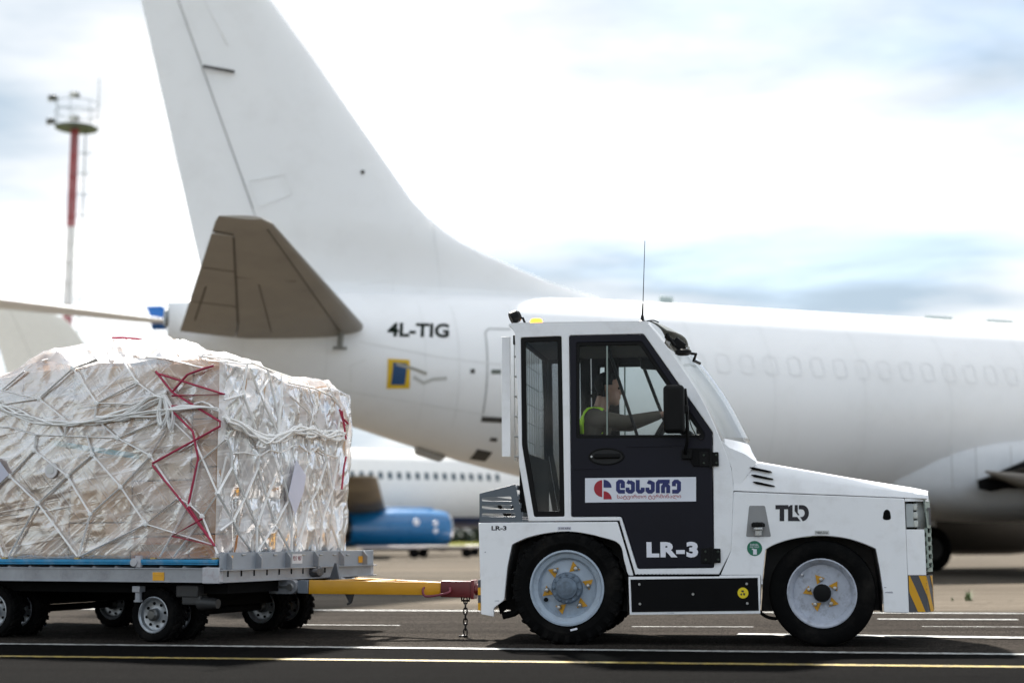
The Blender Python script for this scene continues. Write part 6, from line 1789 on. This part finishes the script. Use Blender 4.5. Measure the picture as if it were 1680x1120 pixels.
skin_patch('small_vent', sp((803, 723), (815, 724), (816, 718), (805, 717)), SEAMD, plane, 0.006)
skin_patch('small_vent', sp((772, 612), (779, 612), (779, 605), (772, 605)), SEAMD, plane, 0.006)
door_l = sp((830, 690), (790, 689), (796, 545), (802, 539), (838, 540))
skin_line('door_seam', door_l, 0.03, SEAM, plane, 0.005)
skin_line('door_step', sp((790, 687), (830, 689)), 0.09, SEAMD, plane, 0.008)
skin_patch('door_handle', sp((806, 613), (822, 613), (822, 606), (806, 606)), mat('latch_green', (0.12, 0.14, 0.12), 0.5), plane, 0.008)
for pts in (((600, 590), (575, 600), (575, 640)), ((590, 560), (720, 585), (1000, 620)), ((738, 500), (742, 700)), ((560, 640), (850, 690))):
    skin_line('panel_seam', sp(*pts), 0.02, mat('seam_faint', (0.80, 0.81, 0.81), 0.5), plane, 0.004)
# plugged cabin windows: raised rims
RIMW = mat('window_plug_rim', (0.84, 0.85, 0.86), 0.4)
s0_, zw0 = on_skin(1190, 622)
def rim_bm(s, z):
    w, h = 0.145, 0.20
    outer = rounded([(s - w, z - h), (s + w, z - h), (s + w, z + h), (s - w, z + h)], 0.11, 4); inner = rounded([(s - w + .026, z - h + .026), (s + w - .026, z - h + .026), (s + w - .026, z + h - .026), (s - w + .026, z + h - .026)], 0.085, 4)
    b = BM(); o_ = [b.verts.new(skin_v(*p, 0.004)) for p in outer]; i_ = [b.verts.new(skin_v(*p, 0.006)) for p in inner]
    for k in range(len(o_)): b.faces.new((o_[k], o_[(k + 1) % len(o_)], i_[(k + 1) % len(o_)], i_[k]))
    return b
for k in range(-6, 30):
    s = s0_ + 0.508 * k
    if s < 30: ob('window_plug', rim_bm(s, 4.0), RIMW, plane, 180)
# fin details
fpl = lambda px, py, o_=0.0: A.at(px, py, 0)
b = BM(); s_, z_ = A.at(356, 119); cyl(b, (s_ - 0.28, -0.20, z_ + 0.02), (s_ + 0.28, -0.20, z_ - 0.02), 0.028, 8); ob('rudder_actuator_fairing', b, SEAMD, plane)
b = BM(); s_, z_ = A.at(590, 287); lathe(b, [(0, -0.02), (0.035, -0.02), (0.04, 0.0)], (s_, -0.22, z_), 12); ob('fin_port', b, SEAMD, plane)
s_, z_ = A.at(268, 490)
b = BM(); cyl(b, (-0.06, 0, 4.60), (0.1, 0, 4.60), 0.14, 14, 0.20); ob('apu_exhaust', b, mat('apu_metal', (0.25, 0.27, 0.28), 0.4, metal=0.6), plane)
for pts in (((704, 362), (712, 420), (718, 480)), ((408, 300), (463, 290), (476, 322), (420, 343), (408, 300)), ((585, 470), (640, 462), (640, 480)), ((372, 80), (330, 0))):
    q_ = [A.at(*p) for p in pts]
    b = BM(); tube(b, [Vector((s9, -0.20 + 0.008 * (z9 - 5.4), z9)) for s9, z9 in q_], 0.008, 5); ob('fin_seam', b, MATS['seam_faint'], plane)
# tail skid, stabiliser fittings, antennas on the crown
s_, z_ = A.at(700, 742, 0)
b = BM(); q_ = [(s_ - 0.22, z_ + 0.12), (s_ + 0.35, z_ - 0.08), (s_ + 0.25, z_ - 0.16), (s_ - 0.16, z_ - 0.05), (s_ - 0.22, z_ - 0.02)]
ob('tail_skid', plate_bm([q_], -0.10, 0.10, 0.02), AGREY, plane)
b = BM(); s_, z_ = A.at(560, 560, -1.15); cyl(b, (s_, -1.15, z_ + 0.22), (s_ - 0.03, -1.18, z_ - 0.10), 0.05, 8); box(b, (s_ - 0.03, -1.18, z_ - 0.12), (0.24, 0.06, 0.05), 0.01); ob('drain_mast', b, mat('mast_grey', (0.22, 0.22, 0.2), 0.5), plane)
for px_, py_ in ((1093, 495), (1540, 520), (1640, 526)):
    s_, z_ = A.at(px_, py_, 0)
    b = BM(); box(b, (s_, 0, 5.42), (0.30 if px_ < 1200 else 0.7, 0.04, 0.22 if px_ < 1200 else 0.10), 0.015); ob('blade_antenna', b, mat('antenna_grey', (0.30, 0.36, 0.36), 0.5), plane)
# seams under the near stabiliser
def stab_pt(f, t, k=1.0):
    le = Vector((3.19, -1.2, 4.46)).lerp(Vector((0.62, -6.15, 5.02)), t); te = Vector((0.10, -1.2, 4.36)).lerp(Vector((-0.16, -6.15, 5.0)), t)
    th = 0.32 + (0.10 - 0.32) * t
    return le + (te - le) * f - Vector((0, 0, 1)) * (af(f) * th / 0.12 + 0.006)
STS = mat('stabiliser_seam', (0.10, 0.085, 0.065), 0.7)
def stab_line(pts, r, m):
    b = BM(); tube(b, [stab_pt(*p) for p in pts], r * 0.65, 5); ob('panel_seam', b, STS, plane)
stab_line([(0.70, 0.06), (0.70, 0.45), (0.70, 0.9)], 0.022, SEAMD); stab_line([(0.70, 0.92), (0.98, 0.92)], 0.02, SEAMD)
stab_line([(0.13, 0.02), (0.13, 0.5), (0.13, 0.98)], 0.014, SEAMD); stab_line([(0.52, 0.0), (0.52, 0.5)], 0.012, SEAMD); stab_line([(0.20, 0.55), (0.70, 0.55)], 0.008, SEAMD)
stab_line([(0.94, 0.05), (0.92, 0.42)], 0.02, SEAMD); stab_line([(0.70, 0.25), (0.99, 0.25)], 0.007, SEAMD); stab_line([(0.70, 0.6), (0.99, 0.6)], 0.007, SEAMD)
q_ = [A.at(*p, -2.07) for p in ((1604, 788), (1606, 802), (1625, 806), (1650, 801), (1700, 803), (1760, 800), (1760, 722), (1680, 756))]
ob('wing_root_shade', plate_bm([q_], -2.075, -2.06, 0.002), mat('shade_dark', (0.006, 0.006, 0.006), 0.7, spec=0.1), plane)  # flat near-black plate: shade under the wing root put in as colour
for px_ in (1562, 1602, 1660):
    b = BM(); s_, z_ = A.at(px_, 760, -2.06); cyl(b, (s_, -2.05, z_ - 0.5), (s_, -2.05, z_ + 0.35), 0.010, 6); ob('panel_seam', b, SEAM, plane)
b = BM(); tube(b, [Vector((*(A.at(px_, py_)[:1]), -0.165 + 0.02 * k, A.at(px_, py_)[1])) for k, (px_, py_) in enumerate(((413, 345), (352, 174), (291, 0)))], 0.007, 5); ob('hinge_seam', b, SEAM, plane)
for s_ in (1.2, 2.6, 4.3, 6.0, 7.7, 9.4, 11.0, 13.0, 15.0, 17.0):
    tp, bt, hw = fus(s_); zc, hh = (tp + bt) / 2, (tp - bt) / 2
    skin_line('frame_seam', [(s_, zc + hh * k / 10) for k in range(-9, 10)], 0.012, MATS['seam_faint'], plane, 0.0035)
# ---- second airliner, white over blue, behind
def livery(name, top, low, zcut):
    m = mat(name, top, 0.4, var=0.03)
    N, L = m.node_tree.nodes, m.node_tree.links
    b = N['Principled BSDF']; src = b.inputs['Base Color'].links[0].from_socket
    t = N.new('ShaderNodeTexCoord'); sx = N.new('ShaderNodeSeparateXYZ'); L.new(t.outputs['Object'], sx.inputs[0])
    gt = N.new('ShaderNodeMath'); gt.operation = 'LESS_THAN'; gt.inputs[1].default_value = zcut; L.new(sx.outputs[2], gt.inputs[0])
    mx_ = N.new('ShaderNodeMix'); mx_.data_type = 'RGBA'; L.new(gt.outputs[0], mx_.inputs['Factor']); L.new(src, mx_.inputs['A']); mx_.inputs['B'].default_value = (*low, 1)
    L.new(mx_.outputs['Result'], b.inputs['Base Color'])
    return m
BWHITE = livery('white_over_blue', (0.78, 0.78, 0.76), (0.006, 0.03, 0.12), 1.92)
BBLUE = mat('nacelle_blue', (0.004, 0.13, 0.33), 0.3, var=0.05, coat=0.4)
B_YAW = R(28)
lip = depth_at(732, 868, 70.0)
bf, bn = Vector((math.cos(B_YAW), math.sin(B_YAW))), Vector((-math.sin(B_YAW), math.cos(B_YAW)))
bo_ = Vector((lip.x, lip.y)) - bf * 23.0 + bn * 4.83
bsecs = [(5.0, 12.0, 4.2, 0.2), (5.35, 11.6, 4.1, 0.3), (5.9, 10.3, 3.9, 0.42), (6.4, 9.3, 3.7, 0.45), (8.0, 8.0, 3.1, 0.40), (10.7, 5.9, 2.2, 0.25), (11.2, 5.3, 2.1, 0.20), (11.4, 4.6, 2.2, 0.10)]
plane2 = airliner('airliner', bo_, B_YAW, 'distant white airliner with blue engine seen under the tail of the near one', BWHITE, mat('cream_white', (0.74, 0.72, 0.66), 0.45, var=0.03), mat('wing_tan', (0.21, 0.17, 0.11), 0.5, var=0.3, scale=0.5), BBLUE, bsecs, 0.70)
WIND = mat('cabin_window', (0.03, 0.06, 0.08), 0.15)
for k in range(38):
    s = 8.6 + 0.508 * k
    skin_patch('cabin_window', [(s - 0.12, 3.80), (s + 0.12, 3.80), (s + 0.12, 4.16), (s - 0.12, 4.16)], WIND, plane2, 0.008, 1)
for (s, z, r_) in ((21.0, 1.75, 0.16), (22.0, 1.70, 0.13), (22.0, 1.35, 0.12)):
    b = BM(); lathe(b, [(0, -0.02), (r_, -0.02), (r_ * 1.05, 0.02)], (s, -4.83 - 0.92, z - 0.15), 14); ob('nacelle_marking', b, LETTERW, plane2)
# ---- high-wing freighter outside the frame, its long wing reaches in
tip = depth_at(268, 529, 48.0)
rootdir = Vector((-0.6, -0.8))
fr = empty('freighter', (tip.x + rootdir.x * 24, tip.y + rootdir.y * 24, 0), math.atan2(-rootdir.y, -rootdir.x) - R(62))
tag(fr, 'parked aircraft whose long thin white wing with blue tip crosses behind the net load', 'aircraft')
Mi = (Matrix.Translation(fr.location) @ Matrix.Rotation(fr.rotation_euler.z, 4, 'Z')).inverted()
tl_ = Mi @ tip; rt_ = Vector((0, 0, tip.z + 0.75 - 24 * 0.038 + 0.55))
rt_.z = 7.1
wx = depth_at(0, 500, 42.8); wl3 = Mi @ wx
rt_ = tl_ + (wl3 - tl_) * (24.0 / 6.5)
CWH = mat('freighter_white', (0.80, 0.80, 0.80), 0.4, var=0.03)
dchord = Vector((1, 0, 0))
def csec(t, ch, th): 
    p = rt_.lerp(tl_, t); return (p + dchord * ch * 0.55, p - dchord * ch * 0.45, th)
for s in (1, -1):
    secs_ = [csec(0.0, 4.6, 0.5), csec(0.5, 3.0, 0.26), csec(0.98, 1.5, 0.13), csec(1.0, 1.3, 0.08)]
    if s < 0: secs_ = [(Vector((a.x, -a.y, a.z)), Vector((c.x, -c.y, c.z)), th) for a, c, th in secs_]
    wo_ = loft(secs_, 0, 1, (0, 0, 1), 'wing', CWH, fr)
    tp_ = csec(1.0, 0.9, 0.1); a, c = tp_[0], tp_[1]
    sg = 1 if s > 0 else -1
    if s < 0: a, c = Vector((a.x, -a.y, a.z)), Vector((c.x, -c.y, c.z))
    ydir = 1 if tl_.y > 0 else -1
    wsec = [(a + Vector((0, 0, -0.25)), c + Vector((0, 0, -0.25)), 0.12), (a + Vector((-0.25, 0.05 * sg * ydir, 0.35)), c + Vector((-0.15, 0.05 * sg * ydir, 0.35)), 0.10), (a + Vector((-0.6, 0.1 * sg * ydir, 0.6)), c + Vector((-0.3, 0.1 * sg * ydir, 0.6)), 0.05)]
    loft(wsec, 0, 1, (0, 1, 0), 'winglet', mat('winglet_blue', (0.01, 0.10, 0.34), 0.35), wo_)
b = BM(); zc_ = rt_.z - 2.0
prof = [(0, -14.1), (0.1, -14), (0.8, -12), (1.6, -8), (2.1, -3), (2.15, 6), (2.0, 9), (1.3, 11.5), (0.6, 12.4), (0, 12.7)]
lathe(b, prof, (0, 0, 0), 32, 'X')
for v in b.verts: v.co.z += zc_ + max(0, (-v.co.x - 3)) * 0.14
ob('fuselage', b, CWH, fr, 180)
loft([(Vector((-8.5, 0, zc_ + 1.5)), Vector((-13.5, 0, zc_ + 1.8)), 0.5), (Vector((-11.5, 0, zc_ + 8)), Vector((-14.5, 0, zc_ + 8)), 0.3)], 0, 1, (0, 1, 0), 'fin', CWH, fr)
for gx_, gy_ in ((0.0, -1.9), (0.0, 1.9), (9.5, 0.0)):
    b = BM(); cyl(b, (gx_, gy_, 0.5), (gx_, gy_ * 0.8, zc_ - 1.2), 0.15, 10); lathe(b, [(0, -0.2), (0.55, -0.2), (0.62, -0.1), (0.62, 0.1), (0.55, 0.2), (0, 0.2)], (gx_, gy_, 0.62), 24); ob('landing_gear', b, DARK, fr)

# ================================================================ floodlight mast
mb = depth_at(96, 890, 95.0)
mast = empty('floodlight_mast', (mb.x, mb.y, 0), R(12))
tag(mast, 'tall red and white floodlight mast with railed platform behind the tail', 'light mast')
MR = mat('mast_red', (0.33, 0.05, 0.055), 0.5, var=0.15, scale=2); MW = mat('mast_white', (0.72, 0.72, 0.72), 0.5, var=0.05); MG = mat('mast_green_grey', (0.10, 0.15, 0.14), 0.5)
def zpx(y): 
    d = ray(112, y); return CAM_H + d.z / d.y * 95.0
zpl = zpx(211)
bands = [(0, zpx(620), MW), (zpx(620), zpx(514), MR), (zpx(514), zpx(372), MW), (zpx(372), zpl, MR)]
for z0_, z1_, m_ in bands:
    r0 = 0.32 - 0.13 * z0_ / 30; r1 = 0.32 - 0.13 * z1_ / 30
    b = BM(); cyl(b, (0, 0, z0_), (0, 0, z1_), r0 * 0.6, 12, r1 * 0.6)
    for lx, ly in ((1, 1), (1, -1), (-1, 1), (-1, -1)): cyl(b, (lx * r0, ly * r0, z0_), (lx * r1, ly * r1, z1_), 0.055, 6)
    n = int((z1_ - z0_) / 1.4)
    for k in range(n):
        zz2 = z0_ + (k + .5) * 1.4; rr2 = 0.33 - 0.13 * zz2 / 30; lathe(b, [(rr2 - .02, -0.04), (rr2 + .02, -0.04), (rr2 + .02, 0.04), (rr2 - .02, 0.04)], (0, 0, zz2), 14, 'Z')
    ob('mast_section', b, m_, mast)
for s in (-0.17, 0.17):
    b = BM(); cyl(b, (0.75, s, 2.0), (0.72, s, zpl), 0.03, 6); ob('ladder_rail', b, MG, mast)
for k in range(44):
    b = BM(); z_ = 2.4 + k * 0.6; cyl(b, (0.745, -0.17, z_), (0.745, 0.17, z_), 0.02, 5); ob('ladder_rung', b, MG, mast)
for k in range(17):
    z_ = 4 + k * 1.45; b = BM()
    tube(b, [(0.74 + 0.35 * math.sin(t), 0.34 * math.cos(t), z_) for t in [math.pi * j / 8 for j in range(9)]], 0.02, 5); box(b, (0.55, 0, z_), (0.45, 0.05, 0.05)); ob('ladder_hoop', b, MG, mast)
PR = 1.45
b = BM(); lathe(b, [(0, -0.05), (0.3, -0.08), (PR, 0.0), (PR, 0.04), (0, 0.04)], (0.1, 0, zpl), 28, 'Z'); ob('platform', b, MG, mast)
for hgt in (1.1, 1.75):
    b = BM(); tube(b, [(0.1 + PR * math.cos(t), PR * math.sin(t), zpl + hgt) for t in [2 * math.pi * j / 28 for j in range(28)]], 0.024, 5, closed=True); ob('railing_ring', b, MG, mast)
for k in range(7):
    t = 2 * math.pi * k / 7; b = BM(); cyl(b, (0.1 + PR * math.cos(t), PR * math.sin(t), zpl), (0.1 + PR * math.cos(t), PR * math.sin(t), zpl + 1.75), 0.02, 5); ob('railing_post', b, MG, mast)
b = BM(); cyl(b, (1.5, 0, zpl + 1.7), (1.5, 0, zpl + 3.7), 0.03, 5); ob('lightning_rod', b, MG, mast)
FLM = mat('floodlight_body', (0.07, 0.075, 0.07), 0.5)
for (x, y, z_, a_) in ((-1.45, -0.5, 1.75, 160), (-1.5, -0.5, 0.10, 160), (0.05, -1.5, 1.75, 250), (0.1, -1.5, 0.10, 250)):
    b = BM(); box(b, (x, y, zpl + z_ + 0.18), (0.5, 0.55, 0.28), 0.05, rot=(R(a_), 'Z')); f_ = ob('floodlight', b, FLM, mast)
    b = BM(); box(b, (x + 0.27 * math.cos(R(a_)), y + 0.27 * math.sin(R(a_)), zpl + z_ + 0.1), (0.06, 0.44, 0.3), 0.02, rot=(R(a_), 'Z')); ob('lamp_glass', b, MATS['lens_white'], f_)
b = BM(); box(b, (0, 0, 0.15), (1.6, 1.6, 0.3), 0.03); ob('mast_footing', b, APRON, mast)

# ================================================================ parked flat dollies far under the distant airliner
def flat_dolly(px_, py_, w, rz, deck_m, label):
    p = ground_at(px_, py_)
    d = empty('flat_dolly', (p.x, p.y, 0), rz)
    tag(d, label, 'dolly', 'empty dollies parked in the distance')
    b = BM(); box(b, (0, 0, 0.46), (w, 1.5, 0.10), 0.02); ob('deck', b, deck_m, d)
    b = BM(); box(b, (0, 0, 0.36), (w * .8, 0.4, 0.10)); ob('underframe', b, DARK, d)
    for x in (-w * .35, w * .35):
        for y in (-0.6, 0.6):
            b = BM(); lathe(b, [(0, -0.07), (0.10, -0.07), (0.19, -0.05), (0.2, 0), (0.19, 0.05), (0, 0.07)], (x, y, 0.2), 16); ob('wheel', b, RUBBER, d)
    b = BM(); cyl(b, (w / 2, 0, 0.4), (w / 2 + 0.9, 0, 0.3), 0.04, 6); ob('drawbar', b, DARK, d)
flat_dolly(640, 915, 2.9, R(8), mat('deck_pale', (0.55, 0.5, 0.5), 0.5), 'low dolly with pale deck parked far off below the blue engine nose')
flat_dolly(730, 914, 2.7, R(5), mat('deck_tan', (0.42, 0.38, 0.34), 0.5), 'low tan dolly parked far off just behind the tractor')
flat_dolly(815, 911, 3.0, R(3), mat('deck_white', (0.7, 0.68, 0.7), 0.5), 'low white dolly parked far off, partly behind the tractor rear')

# ================================================================ distant tree belt and low hills
def hill(name, x0, x1, Y, h, seed, material, label):
    b = BM(); n = 90; lo, hi = [], []
    for i in range(n + 1):
        x = x0 + (x1 - x0) * i / n
        z = h * (0.55 + 0.45 * noise.noise(Vector((x * 0.0016, seed, 0)))) + h * 0.12 * noise.noise(Vector((x * 0.008, seed, 3)))
        lo.append((x, Y, -2)); hi.append((x, Y + h * 4, max(2, z)))
    rows = [[b.verts.new(p) for p in lo], [b.verts.new((p[0], p[1] * 0.5 + q[1] * 0.5, q[2] * 0.7)) for p, q in zip(lo, hi)], [b.verts.new(p) for p in hi], [b.verts.new((p[0], p[1] + h * 4, -2)) for p in hi]]
    for r0, r1 in zip(rows, rows[1:]):
        for i in range(n): b.faces.new((r0[i], r0[i + 1], r1[i + 1], r1[i]))
    o = ob(name, b, material, None, 180); o['kind'] = 'structure'; o['label'] = label
hill('hills', -2600, 2600, 2600, 22, 2.0, mat('hill_green', (0.10, 0.13, 0.09), 0.9, var=0.2, scale=0.01), 'low hazy hills on the horizon')

TREEM = mat('far_foliage', (0.030, 0.045, 0.030), 0.8, var=0.35, scale=0.3)
b = BM(); rnd = random.Random(11)
for k in range(500):
    x = -420 + 840 * k / 500 + rnd.uniform(-1, 1); y = 420 + rnd.uniform(-12, 12); h = rnd.uniform(3, 6.5)
    for j in range(22):
        c = Vector((x + rnd.gauss(0, 1.3), y + rnd.gauss(0, 1.3), h * rnd.uniform(0.05, 1.0))); r = rnd.uniform(0.5, 1.2)
        vs = [b.verts.new(c + Vector((rnd.gauss(0, r), rnd.gauss(0, r), rnd.gauss(0, r)))) for _ in range(4)]
        b.faces.new(vs[:3]); b.faces.new(vs[1:])
o = ob('tree_belt', b, TREEM, None); tag(o, 'far-off belt of low dark trees along the airfield edge', 'trees', kind='stuff')
